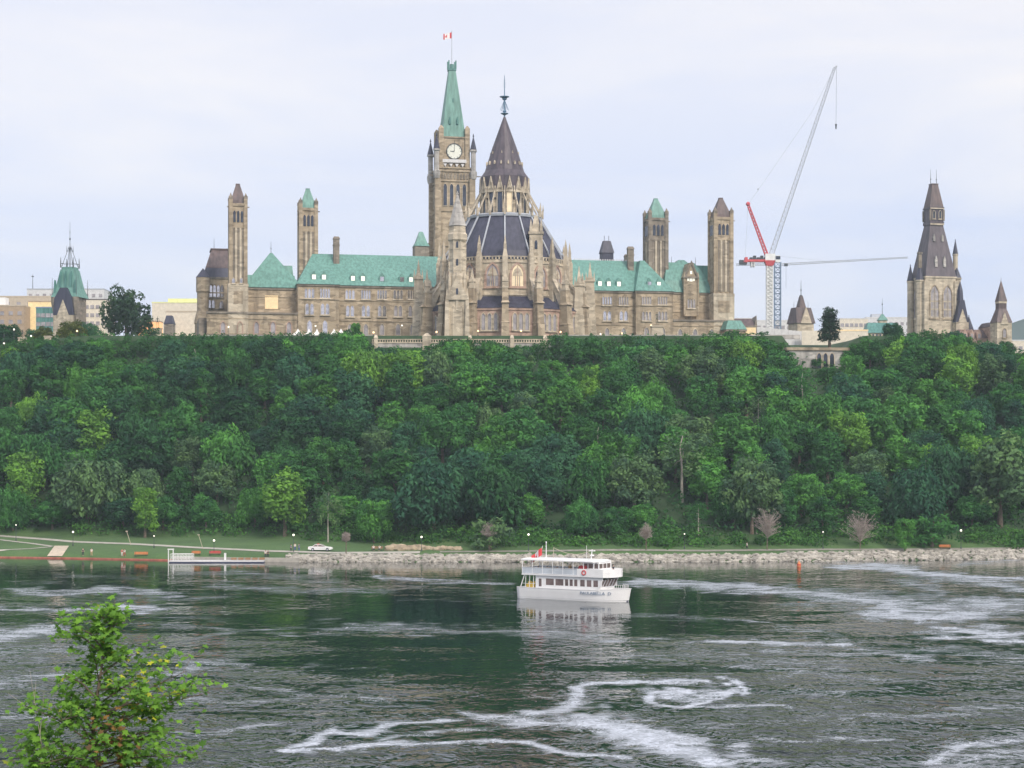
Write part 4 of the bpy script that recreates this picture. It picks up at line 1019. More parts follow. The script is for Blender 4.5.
for (a, b_) in (((-2.6, -2.6), (2.6, -2.6)), ((2.6, -2.6), (2.6, 2.6)), ((2.6, 2.6), (-2.6, 2.6)), ((-2.6, 2.6), (-2.6, -2.6))):
    mb.bar((a[0], a[1], gz(264)), (b_[0], b_[1], gz(264)), .09)
mb.bar((0, 0, gz(268)), (0, 0, gz(222)), .2, .05, 5); mb.ico((0, 0, gz(239)), .4); mb.ico((0, 0, gz(232)), .25); mb.build('cresting', 'iron', gt)
mb = MB(); mb.prism_xz([(-4.2, gz(316)), (4.2, gz(316)), (3.6, gz(299)), (1.2, gz(289)), (-1.2, gz(289)), (-3.6, gz(299))], -6.0, -4.3); mb.build('gable_roof', 'slate', gt)
mb = MB(); mb.prism_xz([(-2.5, gz(317)), (2.5, gz(317)), (0, gz(301))], -6.3, -6.02); mb.box(-4.0, 4.0, -6.25, -4.5, 0, gz(316.5)); mb.build('gable', 'light_stone', gt)
# flat-roofed city buildings behind
def slab(name, label, px0, px1, Y, pyt, mat, cat='building', extra=None, depth=18, rows=0, cols=0, pane='dim_pane', zb=50.0, rim='trim_dark'):
    Xc = WX((px0 + px1) / 2, Y); hw = (px1 - px0) / 2 * Y / F
    r_ = thing(name, (Xc, Y, zb), 0, label, cat); zt = WZ(pyt, Y) - zb
    mb = MB(); mb.box(-hw, hw, 0, depth, 0, zt); wl_ = mb.build('wall', mat, r_)
    mb = MB(); mb.box(-hw - .1, hw + .1, -.12, depth + .1, zt, zt + .5); mb.build('roof_edge', rim, r_)
    k_ = 0
    for a in range(rows):
        for c in range(cols):
            x = -hw + (c + .5) * 2 * hw / cols; z = zt - 2.2 - a * 3.6
            mb = MB(); mb.box(x - .85, x + .85, -.06, .1, z - 1.5, z); mb.box(x - .95, x + .95, -.16, .0, z - 1.68, z - 1.52); mb.build('window', pane, r_)
    if extra: extra(r_, hw, zt)
    return r_
def ex1(r_, hw, zt):
    mb = MB(); mb.box(-hw * .5, -hw * .5 + 5, 4, 9, zt + .5, zt + 4); mb.build('plant_room', 'white', r_)
slab('office_building', 'low tan building with a small white roof box at the left edge of the hill', -20, 24, 760, 306, 'tan', extra=ex1, rows=2, cols=5, pane='dim_pane', rim='beige')
slab('office_building', 'beige building with brownish end wall left of the crested green tower', -40, 56, 800, 297, 'beige', rows=3, cols=9, rim='beige')
def ex2(r_, hw, zt):
    mb = MB(); mb.bar((-hw * .92, 5, zt), (-hw * .92, 5, zt + 8), .2, .1); mb.bar((-hw * .95, 5, zt + 7), (-hw * .89, 5, zt + 7), .3); mb.build('mast', 'iron', r_)
slab('office_building', 'long pale flat-roofed building with a roof mast behind the crested green tower', 27, 104, 900, 289.5, 'pale_grey', extra=ex2, rows=2, cols=11, rim='lead')
slab('lit_hall', 'building wall glowing warm yellow beside the crested green tower', 28, 58, 770, 302, 'lit_wall', depth=8, rim='tan')
slab('glass_pavilion', 'blue-green glazed box below the glowing yellow wall', 36, 60, 745, 308, 'dark_copper', depth=8, rows=2, cols=5, pane='dim_pane', rim='steel_blue')
slab('pale_building', 'pale cream building with vertical green panel between the crested tower and the big lone tree', 84, 106, 790, 300, 'cream', rows=3, cols=4, rim='trim_dark')
slab('white_building', 'cream-white flat building with a yellow-green roof strip left of the brown mansard', 152, 207, 820, 303, 'cream', rim='yellow_green', extra=lambda r_, hw, zt: (MB().box(-hw * .45, hw, 2, 12, zt + .5, zt + 2.2).build('roof_strip', 'yellow_green', r_)))
slab('stone_annex', 'plain pale stone annex with a tiny green hatch beside the brown mansard', 166, 207, 740, 312, 'cream', depth=8, rim='beige', rows=0)
hh = slab('gatehouse', 'small dark mansard-roofed gatehouse left of the pale stone annex', 164, 173, 700, 324, 'dark_stone', depth=5, rim='slate', extra=lambda r_, hw, zt: (MB().frus(-hw, hw, 0, 5, zt + .5, -hw * .6, hw * .6, 1, 4, zt + 3.4).build('roof', 'slate', r_)))
slab('warm_building', 'orange-lit building front seen behind the big lone tree', 138, 160, 720, 322, 'lit_orange', depth=6, rim='tan')
def ex3(r_, hw, zt):
    MB().frus(-hw, hw * .9, 0, 12, zt + .5, -hw * .9, hw * .6, 3, 9, zt + 3.5).build('roof', 'brown_slate', r_)
    MB().prism_xz([(hw * .75, 0), (hw * 1.0, 0), (hw * 1.0, zt), (hw * .95, zt + 4.5), (hw * .75, zt)], -.4, 12).build('gable_wall', 'dark_stone', r_)
slab('low_building', 'low brown-roofed building between the right brown-capped tower and the crane mast', 734, 757, 700, 327, 'dark_stone', depth=12, extra=ex3, rim='dark_stone')
slab('pale_building', 'pale flat building behind the low brown-roofed building', 736, 756, 820, 319, 'cream', rows=1, cols=4, rim='pale_grey')
slab('pale_building', 'pale block behind the crane masts', 756, 792, 860, 321, 'pale_grey', rows=2, cols=6, rim='pale_grey')
slab('office_building', 'white office block behind the lone dark conifer', 840, 868, 900, 319, 'cream', rows=3, cols=6, rim='pale_grey')
slab('office_building', 'wide pale office block between the conifer and the tall slate-roofed tower', 866, 916, 960, 318, 'pale_grey', rows=3, cols=9, rim='pale_grey', extra=lambda r_, hw, zt: (MB().box(-hw * .7, -hw * .3, 4, 9, zt + .5, zt + 2.5).build('plant_room', 'lead', r_)))
slab('low_wall_building', 'long low cream wall right of the lone dark conifer', 838, 868, 640, 331, 'cream', depth=6, rim='lit_boarding', zb=52)
slab('far_building', 'low pale building at the right edge of the hill', 1008, 1050, 760, 341, 'cream', depth=10, rows=1, cols=5, zb=44, rim='pale_grey')
# green-roofed building with cupola
K, kt = bld('green_roofed_building', 884, 650, 'long green-roofed building with a little cupola, left of the tall slate-roofed tower', 'building')
def kz(py): return WZ(py, 650) - 57
mb = MB(); mb.box(-6, 6, 0, 10, 0, kz(333)); mb.build('wall', 'light_stone', kt)
mb = MB()
for k in range(9): mb.box(-5.5 + k * 1.3, -4.9 + k * 1.3, -.08, .05, kz(338), kz(334))
mb.build('window', 'dark_pane', kt)
mb = MB(); mb.frus(-6.4, 6.4, -.5, 10.5, kz(333) + .03, -5.2, 5.4, 3.5, 6.5, kz(322)); mb.build('roof', 'dark_copper', kt)
mb = MB(); mb.box(-1.0, 1.8, 3.6, 6.4, kz(323), kz(319.5)); cu = mb.build('cupola', 'light_stone', kt)
mb = MB(); mb.frus(-1.4, 2.2, 3.2, 6.8, kz(319.5), .1, .7, 4.7, 5.3, kz(313)); mb.build('roof', 'copper', cu)
mb = MB(); mb.bar((.4, 5, kz(314)), (.4, 5, kz(297)), .14, .05); mb.ico((.4, 5, kz(303)), .3); mb.build('finial', 'iron', cu)
# small gabled cupola tower near the cranes
J, jt = bld('steep_roofed_tower', 801, 700, 'small tower with steep brown roof and pale gable, right of the crane masts', 'tower', 20)
def jz(py): return WZ(py, 700) - 57
mb = MB(); mb.box(-3.6, 3.6, -3.6, 3.6, 0, jz(324)); mb.build('wall', 'light_stone', jt)
mb = MB(); mb.frus(-4.1, 4.1, -4.1, 4.1, jz(324) + .03, -3.3, 3.3, -2, 2, jz(308)); mb.frus(-1.8, 1.8, -1.8, 1.8, jz(312), -.5, .5, -.5, .5, jz(296)); jr = mb.build('roof', 'brown_slate', jt)
mb = MB(); mb.prism_xz([(-2.4, jz(324)), (2.4, jz(324)), (0, jz(308))], -4.3, -3.5); mb.build('gable', 'light_stone', jt)
mb = MB(); mb.bar((0, 0, jz(297)), (0, 0, jz(280)), .16, .05); mb.ico((0, 0, jz(290)), .35); mb.ico((0, 0, jz(296)), .6)
for x in (-3.1, 3.1): mb.bar((x, 0, jz(309)), (x, 0, jz(301)), .09, .03)
mb.build('finial', 'iron', jt)

# ------------------------------------------------------------------ terrace walls
T1 = thing('terrace_wall', (WX(455, 499), 499, 48.0), 0, 'pale stone retaining wall and parapet of the terrace in front of the round library', 'wall')
x0, x1 = WX(372, 499) - T1.location.x, WX(552, 499) - T1.location.x
mb = MB(); mb.box(x0, x1, -.6, .6, 0, 6.6); mb.box(x0, x1, -.9, -.55, 4.3, 4.7)
tw_ = mb.build('wall', 'grey_stone', T1)
mb = MB(); mb.box(x0, x1, -.8, .7, 6.62, 6.95)
x = x0
while x < x1: mb.box(x, x + .28, -.15, .15, 6.95, 7.6); x += .7
mb.box(x0, x1, -.25, .25, 7.6, 7.8); mb.build('balustrade', 'light_stone', tw_)
for px in (376, 427, 470, 512, 545):
    c = WX(px, 499) - T1.location.x; mb = MB(); s_ = 1.35 if px == 427 else .6
    mb.box(c - .9 * s_, c + .9 * s_, -1.0, 1.0, 0 if px != 427 else 4, 8.0 * (1.06 if px == 427 else 1)); mb.frus(c - s_, c + s_, -1.1, 1.1, 8.0 * (1.06 if px == 427 else 1), c - .3, c + .3, -.3, .3, 8.9 * (1.06 if px == 427 else 1)); mb.build('pier', 'light_stone', T1)
T3 = thing('terrace_wall', (0, 501.5, 56.0), 0, 'low stone kerb wall along the hilltop edge in front of the long block', 'wall')
mb = MB(); mb.box(WX(205, 501.5), WX(372, 501.5), 0, .6, 0, 1.15); mb.box(WX(552, 501.5), WX(800, 501.5), 0, .6, 0, 1.15); mb.build('wall', 'grey_stone', T3)
# arched retaining wall below the conifer
T2 = thing('arched_wall', (WX(815, 490), 490, 46.0), R(4), 'rough stone retaining wall with three pale pointed arches under a grassy top', 'wall')
def az(py): return WZ(py, 490) - 46
ax = lambda px: (px - 815) * 490 / F
mb = MB(); mb.box(ax(788), ax(847), 0, 5, 0, az(350.5)); mb.build('wall', 'grey_stone', T2)
mb = MB(); mb.box(ax(786), ax(850), -.4, 8, az(350.4), az(347.5)); tt_ = mb.build('coping', 'buff_stone', T2)
for px in (819, 825.5, 832): lancets(T2, ax(px - 3.1), ax(px + 3.1), az(371), az(353), 1, 0, 'light_stone', 'dark_pane', gap=.3, name='arch', sill=False)
# construction hoarding between the cranes
HO = thing('site_hoarding', (WX(770, 640), 640, 57), 0, 'white and blue construction hoarding at the foot of the cranes', 'fence')
hx = lambda px: (px - 770) * 640 / F
mb = MB(); mb.box(hx(738), hx(756), 0, .3, 0, WZ(327.5, 640) - 57); mb.build('panel', 'lit_boarding', HO)
mb = MB()
for k in range(14): mb.box(hx(757) + k * 1.25, hx(757) + k * 1.25 + 1.2, 0, .3, 0, WZ(327 + .35 * k, 640) - 57)
mb.build('panel', 'pale_grey', HO)
mb = MB(); mb.box(hx(800), hx(838), -4, -3.6, 0, 2.0 + WZ(337, 640) - 57); mb.build('panel', 'cream', HO)

# ------------------------------------------------------------------ cranes
YC = 650
def cp(px, py, dy=0): return (WX(px, YC) - WX(769.5, YC), dy, WZ(py, YC) - 57)
c1 = thing('tower_crane', (WX(769.5, YC), YC, 57), 0, 'luffing construction crane with white mast and red machinery deck, jib raised steeply to the right', 'crane', 'cranes on the hill')
def lattice(mb, a, b_, w_, seg, r_=.12, w2=None):
    a = Vector(a); b_ = Vector(b_); w2 = w_ if w2 is None else w2; t = (b_ - a).normalized(); up = Vector((0, 1, 0)); s_ = t.cross(up).normalized()
    def cor(f):
        c = a.lerp(b_, f); ww = w_ + (w2 - w_) * f
        return [c + s_ * ww * i_ + up * ww * j_ for i_, j_ in ((-1, -1), (1, -1), (1, 1), (-1, 1))]
    A_, B_ = cor(0), cor(1)
    for p, q_ in zip(A_, B_): mb.bar(p, q_, r_)
    for k in range(seg):
        P_, Q_ = cor(k / seg), cor((k + 1) / seg)
        for j in range(4):
            n_ = (j + 1) % 4
            mb.bar(P_[j], Q_[n_], r_ * .6, n=3); mb.bar(P_[j], P_[n_], r_ * .6, n=3)
mb = MB(); zt = cp(769.5, 266)[2]; lattice(mb, (0, 0, 0), (0, 0, zt), 1.05, 26, .2); mb.box(-.75, .75, -.75, .75, 0, zt); mb.build('mast', 'crane_white', c1)
mb = MB(); mb.frus(-1.2, 1.2, -1.2, 1.2, zt, -2.0, 2.0, -1.6, 1.6, zt + 1.9); mb.build('slewing_ring', 'crane_red', c1)
mb = MB(); p = cp(744, 262); q_ = cp(770, 259.5); mb.box(p[0], q_[0], -1.4, 1.4, p[2], p[2] + .8); mb.box(p[0] + .2, p[0] + 1.2, -1.5, 1.5, p[2] - .2, p[2] + 1.6); dk = mb.build('machinery_deck', 'crane_red', c1)
mb = MB()
for k in range(5): mb.box(p[0] + 2 + k * 1.3, p[0] + 3 + k * 1.3, -1, 1, p[2] + .8, p[2] + 1.6 + .6 * (k % 2))
mb.build('winch', 'iron', dk)
mb = MB()
for x in (-6.8, -5.9): mb.box(x, x + .5, -1.1, 1.1, zt - .4, p[2]); mb.box(x - .1, x + .6, -1.2, 1.2, zt + 1, zt + 1.4)
mb.build('counterweight', 'pale_grey', dk)
mb = MB(); mb.box(-1.7, 1.9, -1.5, 1.5, zt + 1.9, zt + 4.3); mb.box(1.9, 3.6, -1.8, -.2, zt + 1.2, zt + 3.6); mb.build('cab', 'crane_white', c1)
mb = MB(); mb.box(2.0, 3.65, -1.86, -1.78, zt + 2.2, zt + 3.4); mb.build('window', 'dark_pane', c1)
mb = MB(); lattice(mb, cp(767, 256), cp(748.5, 206), .55, 14, .2, .35); mb.ico(cp(748, 204), .9, 1); mb.build('strut', 'crane_red', c1)
mb = MB(); lattice(mb, cp(771.5, 254), cp(834.5, 68), .8, 40, .1, .42); mb.bar(cp(834.5, 68), cp(837, 66), .4); mb.build('jib', 'lead', c1)
mb = MB(); mb.bar(cp(748.5, 204), cp(812, 112), .07); mb.bar(cp(812, 112), cp(834, 69), .07); mb.bar(cp(748, 205), cp(745, 260), .06); mb.ico(cp(758, 189), .35); mb.build('cable', 'lead', c1)
mb = MB(); mb.bar(cp(836.5, 67), cp(836, 124), .06); mb.bar(cp(836, 124), cp(836, 129), .35, .2, 6); mb.build('hook', 'iron', c1)
YD = 760
c2 = thing('tower_crane', (WX(777.5, YD), YD, 57), 0, 'hammerhead construction crane with blue-grey lattice mast and a long level jib, behind the white crane', 'crane', 'cranes on the hill')
def dp(px, py, dy=0): return (WX(px, YD) - WX(777.5, YD), dy, WZ(py, YD) - 57)
mb = MB(); z2 = dp(777, 262)[2]; lattice(mb, (0, 0, 0), (0, 0, z2), 1.25, 22, .22); mb.build('mast', 'steel_blue', c2)
mb = MB(); lattice(mb, dp(781, 264.5), dp(908, 257.5), .4, 40, .1, .26); mb.bar(dp(777, 262), dp(777, 256), .6, .2); mb.bar(dp(777, 256), dp(830, 261.5), .06); mb.build('jib', 'lead', c2)
mb = MB(); lattice(mb, dp(773, 264.5), dp(736, 264.5), .35, 12, .1); cj = mb.build('counter_jib', 'lead', c2)
mb = MB(); x = dp(743, 264); mb.box(x[0] - 1.6, x[0] + 1.6, -1, 1, x[2] - .2, x[2] + 1.6); mb.build('counterweight', 'iron', cj)
mb = MB(); x = dp(786, 264); mb.box(x[0] - .7, x[0] + .7, -.7, .7, x[2] - .9, x[2] + .1); mb.bar((x[0], 0, x[2]), (x[0], 0, x[2] - 10), .05); mb.build('trolley', 'iron', c2)
# far hills and hills' haze-blue ridge
mb = MB(); vs = []; n_ = 120
fs = []
for k in range(n_ + 1):
    X = -3500 + 7000 * k / n_; h = 50 + 60 * max(0, math.sin((X - 300) / 900.0)) + 25 * math.sin(X / 260) + 12 * math.sin(X / 90)
    t_h = min(1, max(0, (X - 790) / 45)); h = 180 + 66 * t_h * t_h * (3 - 2 * t_h) + 6 * math.sin(X / 90)
    if X < 0: h = 130 + 8 * math.sin(X / 260)
    vs += [(X, 2500, -60), (X, 2850, 22 + h * .6), (X, 3000, 22 + h)]
for k in range(n_):
    a = 3 * k; fs += [(a, a + 3, a + 4, a + 1), (a + 1, a + 4, a + 5, a + 2)]
mb.add(vs, fs); hl = mb.build('hills', 'hill_blue'); tag(hl, kind='structure')
# ------------------------------------------------------------------ foliage
def leaf_mesh(name, centres, crad, per, size, seed, droop=0.0, up_bias=0.35, flat=0.55, elong=1.0, ctint=None):
    """many leaf-sprays on the outside of uneven clumps"""
    r_ = np.random.RandomState(seed); V = []; T = []
    for ci, (c, cr_) in enumerate(zip(centres, crad)):
        n = int(per * (cr_ ** 2))
        d_ = r_.normal(size=(n, 3)); d_[:, 2] += up_bias; d_ /= np.linalg.norm(d_, axis=1)[:, None]
        lump = 1 + 0.3 * np.sin(d_[:, 0:1] * 4.1 + ci) * np.sin(d_[:, 1:2] * 5.3 + ci * 2) + 0.15 * np.sin(d_[:, 2:3] * 6 + ci)
        rad = cr_ * (0.72 + 0.38 * r_.rand(n, 1)) * lump
        p = c + d_ * rad * np.array([1, 1, 0.85]); 
        if droop: p[:, 2] -= droop * np.maximum(0, np.hypot(d_[:, 0], d_[:, 1])) * r_.rand(n) * cr_
        nn = d_ + r_.normal(size=(n, 3)) * flat; nn[:, 2] += .25; nn /= np.linalg.norm(nn, axis=1)[:, None]
        a = np.cross(nn, r_.normal(size=(n, 3))); a /= np.linalg.norm(a, axis=1)[:, None] + 1e-6
        if droop: a = a * .4 + np.array([0, 0, -1.0]); a -= nn * (a * nn).sum(1)[:, None]; a /= np.linalg.norm(a, axis=1)[:, None] + 1e-6
        b_ = np.cross(nn, a); s_ = size * (0.55 + 0.8 * r_.rand(n, 1))
        A = a * s_ * elong; B_ = b_ * s_ * 0.62
        V.append(np.stack([p - A, p + B_ * .9 - A * .1 + nn * s_ * .12, p + A, p - B_ - A * .1 + nn * s_ * .12], 1).reshape(-1, 3))
        base = (ctint[ci] if ctint is not None else r_.rand())
        T.append(np.clip(0.72 * base + 0.14 + 0.34 * (r_.rand(n) - .5), 0, 1))
    co = np.concatenate(V); t = np.concatenate(T)
    q = np.arange(len(co)).reshape(-1, 4)
    me = np_mesh(name, co, q, 'foliage')
    at = me.attributes.new('tint', 'FLOAT', 'FACE'); at.data.foreach_set('value', t.astype(np.float32))
    return me
def trunk_mesh(name, h, r0, tips, seed, split=0.35, mat='bark', wig=0.25):
    r_ = random.Random(seed); mb = MB()
    P_ = [(0, 0, -1.5)]; n = 6
    for k in range(1, n + 1): P_.append((r_.uniform(-wig, wig) * k / n, r_.uniform(-wig, wig) * k / n, h * k / n))
    mb.path(P_, [r0 * (1.25 if k == 0 else 1 - .75 * k / n) for k in range(n + 1)], 7)
    for tp_ in tips:
        f = r_.uniform(split, .85); b0 = Vector((0, 0, h * f)); e_ = Vector(tp_)
        mid = b0.lerp(e_, .5) + Vector((0, 0, .3)); rr_ = r0 * (1 - .75 * f) * .6
        mb.path([b0, mid, e_], [rr_, rr_ * .6, rr_ * .22], 4)
    me = bpy.data.meshes.new(name); me.from_pydata(mb.v, [], mb.f); me.materials.append(MATS[mat]); me.update(); return me
def make_kind(kind, seed):
    """returns crown mesh, trunk mesh, nominal height"""
    r_ = random.Random(seed); C_ = []; Rr = []
    if kind == 'round': H_, rx, rz, n, cr_ = 12.0, 3.9, 5.1, 38, 1.4
    elif kind == 'tall': H_, rx, rz, n, cr_ = 14.0, 3.1, 6.3, 36, 1.25
    elif kind == 'wide': H_, rx, rz, n, cr_ = 11.0, 4.8, 4.5, 42, 1.4
    elif kind == 'willow': H_, rx, rz, n, cr_ = 12.5, 4.5, 5.2, 34, 1.6
    elif kind == 'airy': H_, rx, rz, n, cr_ = 12.0, 5.4, 5.3, 60, 1.15
    elif kind == 'sparse': H_, rx, rz, n, cr_ = 13.0, 3.6, 5.0, 15, 1.15
    elif kind == 'shrub': H_, rx, rz, n, cr_ = 5.0, 2.4, 2.4, 10, 1.2
    elif kind == 'conifer': H_, rx, rz, n, cr_ = 12.0, 1.7, 5.3, 40, 1.05
    zc = H_ - rz - cr_ * .5
    if kind in ('shrub',): zc = 2.2
    if kind in ('conifer', 'airy'): zc -= .7
    for k in range(n):
        ph = (k + .5) / n; el_ = math.asin(1 - (1.9 if kind == 'conifer' else 1.82) * ph); az_ = k * 2.39996 + r_.uniform(-.3, .3)
        fr_ = r_.uniform(.62, .98) if k % 4 else r_.uniform(.2, .5)
        x = math.cos(el_) * math.cos(az_) * rx * fr_; y = math.cos(el_) * math.sin(az_) * rx * fr_; z = zc + math.sin(el_) * rz * fr_
        if kind == 'conifer': tt_ = (z - zc + rz) / (2 * rz); x = math.cos(az_) * rx * fr_ * (1.15 - .7 * tt_); y = math.sin(az_) * rx * fr_ * (1.15 - .7 * tt_)
        C_.append(np.array([x, y, z])); Rr.append(cr_ * r_.uniform(.55, 1.3))
    per = {'sparse': 50, 'willow': 90, 'conifer': 110, 'shrub': 80}.get(kind, 92)
    size = {'willow': .29, 'sparse': .28, 'shrub': .26, 'conifer': .26}.get(kind, .31)
    cm = leaf_mesh(kind + '_crown', C_, Rr, per, size, seed, droop=1.6 if kind == 'willow' else 0, elong=1.5 if kind == 'willow' else 1.0)
    tips = [tuple(c * np.array([.8, .8, .92])) for c in C_[::(3 if kind == 'sparse' else 2)]]
    tm_ = trunk_mesh(kind + '_trunk', H_ * .82, (.2 + H_ * .012) * (.6 if kind == 'sparse' else 1), tips, seed, mat='pale_bark' if kind == 'sparse' else 'bark')
    return cm, tm_, H_
KINDS = {k: [make_kind(k, 11 * i + j * 7 + 3) for j in range(c)] for i, (k, c) in enumerate((('round', 4), ('tall', 3), ('wide', 3), ('willow', 2), ('sparse', 3), ('shrub', 2), ('conifer', 1), ('airy', 1)))}
OBJNAME = {'round': 'broadleaf_tree', 'tall': 'broadleaf_tree', 'wide': 'broadleaf_tree', 'willow': 'willow_tree', 'sparse': 'sparse_tree', 'shrub': 'shrub', 'conifer': 'conifer_tree', 'airy': 'broadleaf_tree'}
def tree(kind, var, x, y, z, h, col, label, group=None, wide=1.0, rz=None, cat='tree'):
    cm, tm_, H_ = KINDS[kind][var % len(KINDS[kind])]
    s_ = h / H_; r_ = thing(OBJNAME[kind], (x, y, z), rng.uniform(0, 6.28) if rz is None else rz, label, cat, group)
    r_.scale = (s_ * wide, s_ * wide, s_)
    c = link('crown', cm, r_); c.color = (*col, 1); t = link('trunk', tm_, r_); return r_
DARK, MID, BRI, YEL, GRY, BLU = (.034, .108, .055), (.056, .180, .066), (.085, .25, .072), (.13, .29, .068), (.105, .20, .11), (.045, .135, .088)
COLN = {DARK: 'dark green', MID: 'mid green', BRI: 'bright green', YEL: 'yellow-green', GRY: 'grey-green', BLU: 'bluish green'}
SKX = [-60, 0, 40, 100, 200, 300, 325, 350, 368, 380, 410, 432, 445, 480, 497, 512, 530, 545, 600, 700, 730, 775, 788, 845, 852, 880, 935, 985, 1024, 1090]
SKYY = [348, 346, 340, 338, 337, 337, 334, 331, 341, 345, 348, 342, 337, 337, 340, 344, 344, 337, 337, 339, 332, 341, 352, 371, 344, 339, 332, 343, 353, 356]
LM = [(0, 'below the far left edge'), (36, 'below the glowing yellow wall'), (70, 'below the crested green tower'), (100, 'below the lone tree\'s left side'), (132, 'below the lone tree\'s right side'), (168, 'below the yellow-green roof strip'),
      (205, 'below the brown mansard'), (238, 'below the leftmost capped tower'), (272, 'below the green pyramid roof'), (308, 'below the left green-capped tower'), (340, 'below the left chimney'), (375, 'below the left long roof'), (412, 'below the library\'s left pier'),
      (450, 'below the clock tower'), (485, 'below the library\'s left half'), (518, 'below the library\'s right half'), (552, 'below the library\'s right edge'), (588, 'below the library\'s right pier'), (622, 'below the right chimney'),
      (656, 'below the right green-capped tower'), (691, 'below the gabled bay'), (722, 'below the rightmost capped tower'), (755, 'just left of the cranes'), (785, 'just right of the cranes'), (822, 'below the three arches'), (858, 'right of the dark conifer'), (893, 'below the green cupola'),
      (930, 'below the tall slate tower'), (966, 'below the gabled range'), (1000, 'below the pointed turret'), (1040, 'below the far right edge')]
ROWN = ['front row', 'second row up', 'third row up', 'fourth row up', 'fifth row up', 'sixth row up', 'seventh row up', 'eighth row up', 'top row']
KN = {'round': 'round', 'tall': 'tall', 'wide': 'spreading', 'willow': 'drooping', 'sparse': 'thin open'}
def toneat(px, py, r_):
    # the wood is darker and bluer at left and top, fresher at the centre and lower right
    s_ = r_.random()
    warm = 0.30 + 0.32 * math.exp(-((px - 560) / 230) ** 2) + 0.28 * math.exp(-((px - 850) / 170) ** 2) + (0.22 if px < 110 and py > 380 else 0)
    if py > 500: warm += .12
    if s_ < warm * .15: return YEL
    if s_ < warm * .7: return BRI
    if s_ < warm + .14: return MID
    if s_ < warm + .24: return GRY
    if s_ < warm + .48: return BLU
    return DARK
r2 = random.Random(41); PLAN = []
HERO = [  # px of trunk, px of crown top, crown height px, row distance (metres beyond the toe), kind, colour, width factor, label
  (88, 452, 66, 4, 'willow', GRY, 1.35, 'big grey-green rounded willow by the lawn at left'),
  (145, 478, 56, -3, 'tall', YEL, .95, 'bright yellow-green young tree standing on the lawn left of the dock'),
  (256, 412, 60, 34, 'sparse', BRI, .9, 'thin pale-trunked tree standing out of the dark slope above the dock'),
  (285, 468, 64, 1, 'round', YEL, 1.1, 'yellow-green round tree behind the white car'),
  (328, 480, 66, -5, 'sparse', GRY, .8, 'birch with a white trunk beside the white car'),
  (374, 496, 50, -4, 'wide', BRI, .85, 'bright green rounded tree between the small bare tree and the stone outcrop'),
  (395, 445, 60, 22, 'wide', GRY, 1.0, 'pale olive spreading tree on the lower slope above the stone outcrop'),
  (434, 455, 84, 4, 'willow', BLU, 1.25, 'large dark bluish drooping tree above the stone outcrop'),
  (492, 458, 90, 5, 'willow', DARK, 1.2, 'large dark tree with hanging branches left of the boat'),
  (490, 515, 34, -7, 'shrub', GRY, 1.0, 'pale small shrub-like tree on the bank left of the boat'),
  (682, 420, 112, 18, 'sparse', GRY, 1.3, 'tall pale grey-green leafless-looking tree right of the boat'),
  (752, 455, 80, 4, 'wide', GRY, .85, 'pale olive tree above the grey bare tree'),
  (918, 462, 80, 6, 'willow', BLU, 1.15, 'wide bluish-green tree on the lower slope under the tall slate-roofed tower'),
  (1000, 432, 105, 6, 'round', GRY, 1.05, 'very large dull olive tree at the lower right'),
  (905, 512, 34, -7, 'tall', BRI, 1.0, 'small bright young tree on the bank left of the orange bench'),
  (932, 512, 34, -3, 'shrub', MID, 1.1, 'small bushy tree right behind the orange bench'),
  (580, 365, 70, 72, 'wide', BRI, 1.0, 'big fresh green spreading tree just below the terrace right of the library'),
  (356, 333, 52, 78, 'round', BRI, 1.0, 'bright green tree rising over the hill edge under the left long green roof'),
  (138, 395, 60, 45, 'round', BLU, 1.1, 'dark bluish ball-shaped tree in the middle of the slope at left'),
]
for px, pt_, hp, off, kind, col, wd, lab in HERO:
    Y = toe(WX(px, 420)) + off
    for _ in range(3): Y = toe(WX(px, Y)) + off
    x = WX(px, Y); z = hz(x, Y); h = WZ(pt_, Y) - z
    tree(kind, r2.randrange(4), x, Y, z - .2, max(4, h), col, lab, None, wd)
cells = {}
for row in range(9):
    nrow = 26 + row // 2
    for k in range(nrow):
        px = -14 + (k + .5 + (.5 if row % 2 else 0) + r2.uniform(-.3, .3)) * 1052 / nrow
        fr_ = (row + .25 + r2.uniform(-.25, .25)) / 8.6
        X0 = WX(px, 450); t0_ = toe(X0); Y = t0_ + 1.5 + fr_ * (TOPY - 5 - t0_)
        x = WX(px, Y); z = hz(x, Y)
        if any(abs(px - h_[0]) < 17 * h_[6] and abs((toe(x) + h_[3]) - Y) < 6 for h_ in HERO): continue
        s_ = r2.random()
        kind = 'round' if s_ < .38 else 'tall' if s_ < .58 else 'wide' if s_ < .86 else 'willow' if s_ < .965 else 'sparse'
        h = {'round': 14.5, 'tall': 15.5, 'wide': 13.5, 'willow': 15, 'sparse': 14}[kind] * r2.uniform(.72, 1.12)
        if row == 0: h *= .72
        lim = WZ(float(np.interp(px, SKX, SKYY)) + (r2.uniform(-5, 3) if row == 8 and not 365 < px < 550 else r2.uniform(-.5, 3.5)), Y) - z
        if row < 8: lim = min(99, lim)
        if h > lim: h = max(2.8, lim); kind = 'wide' if h < 9 and kind != 'round' else kind
        if row >= 7: h = max(2.8, min(lim, h * 1.1))
        py_c = HOR - (z + h * .6 - CAMZ) * F / Y
        col = toneat(px, py_c, r2)
        lm = min(range(len(LM)), key=lambda q: abs(LM[q][0] - px))
        PLAN.append((row, lm, px, x, Y, z, h, kind, col))
        cells.setdefault((row, lm, COLN[col], KN[kind]), []).append(px)
ORD = {2: ('left of two', 'right of two'), 3: ('left of three', 'middle of three', 'right of three')}
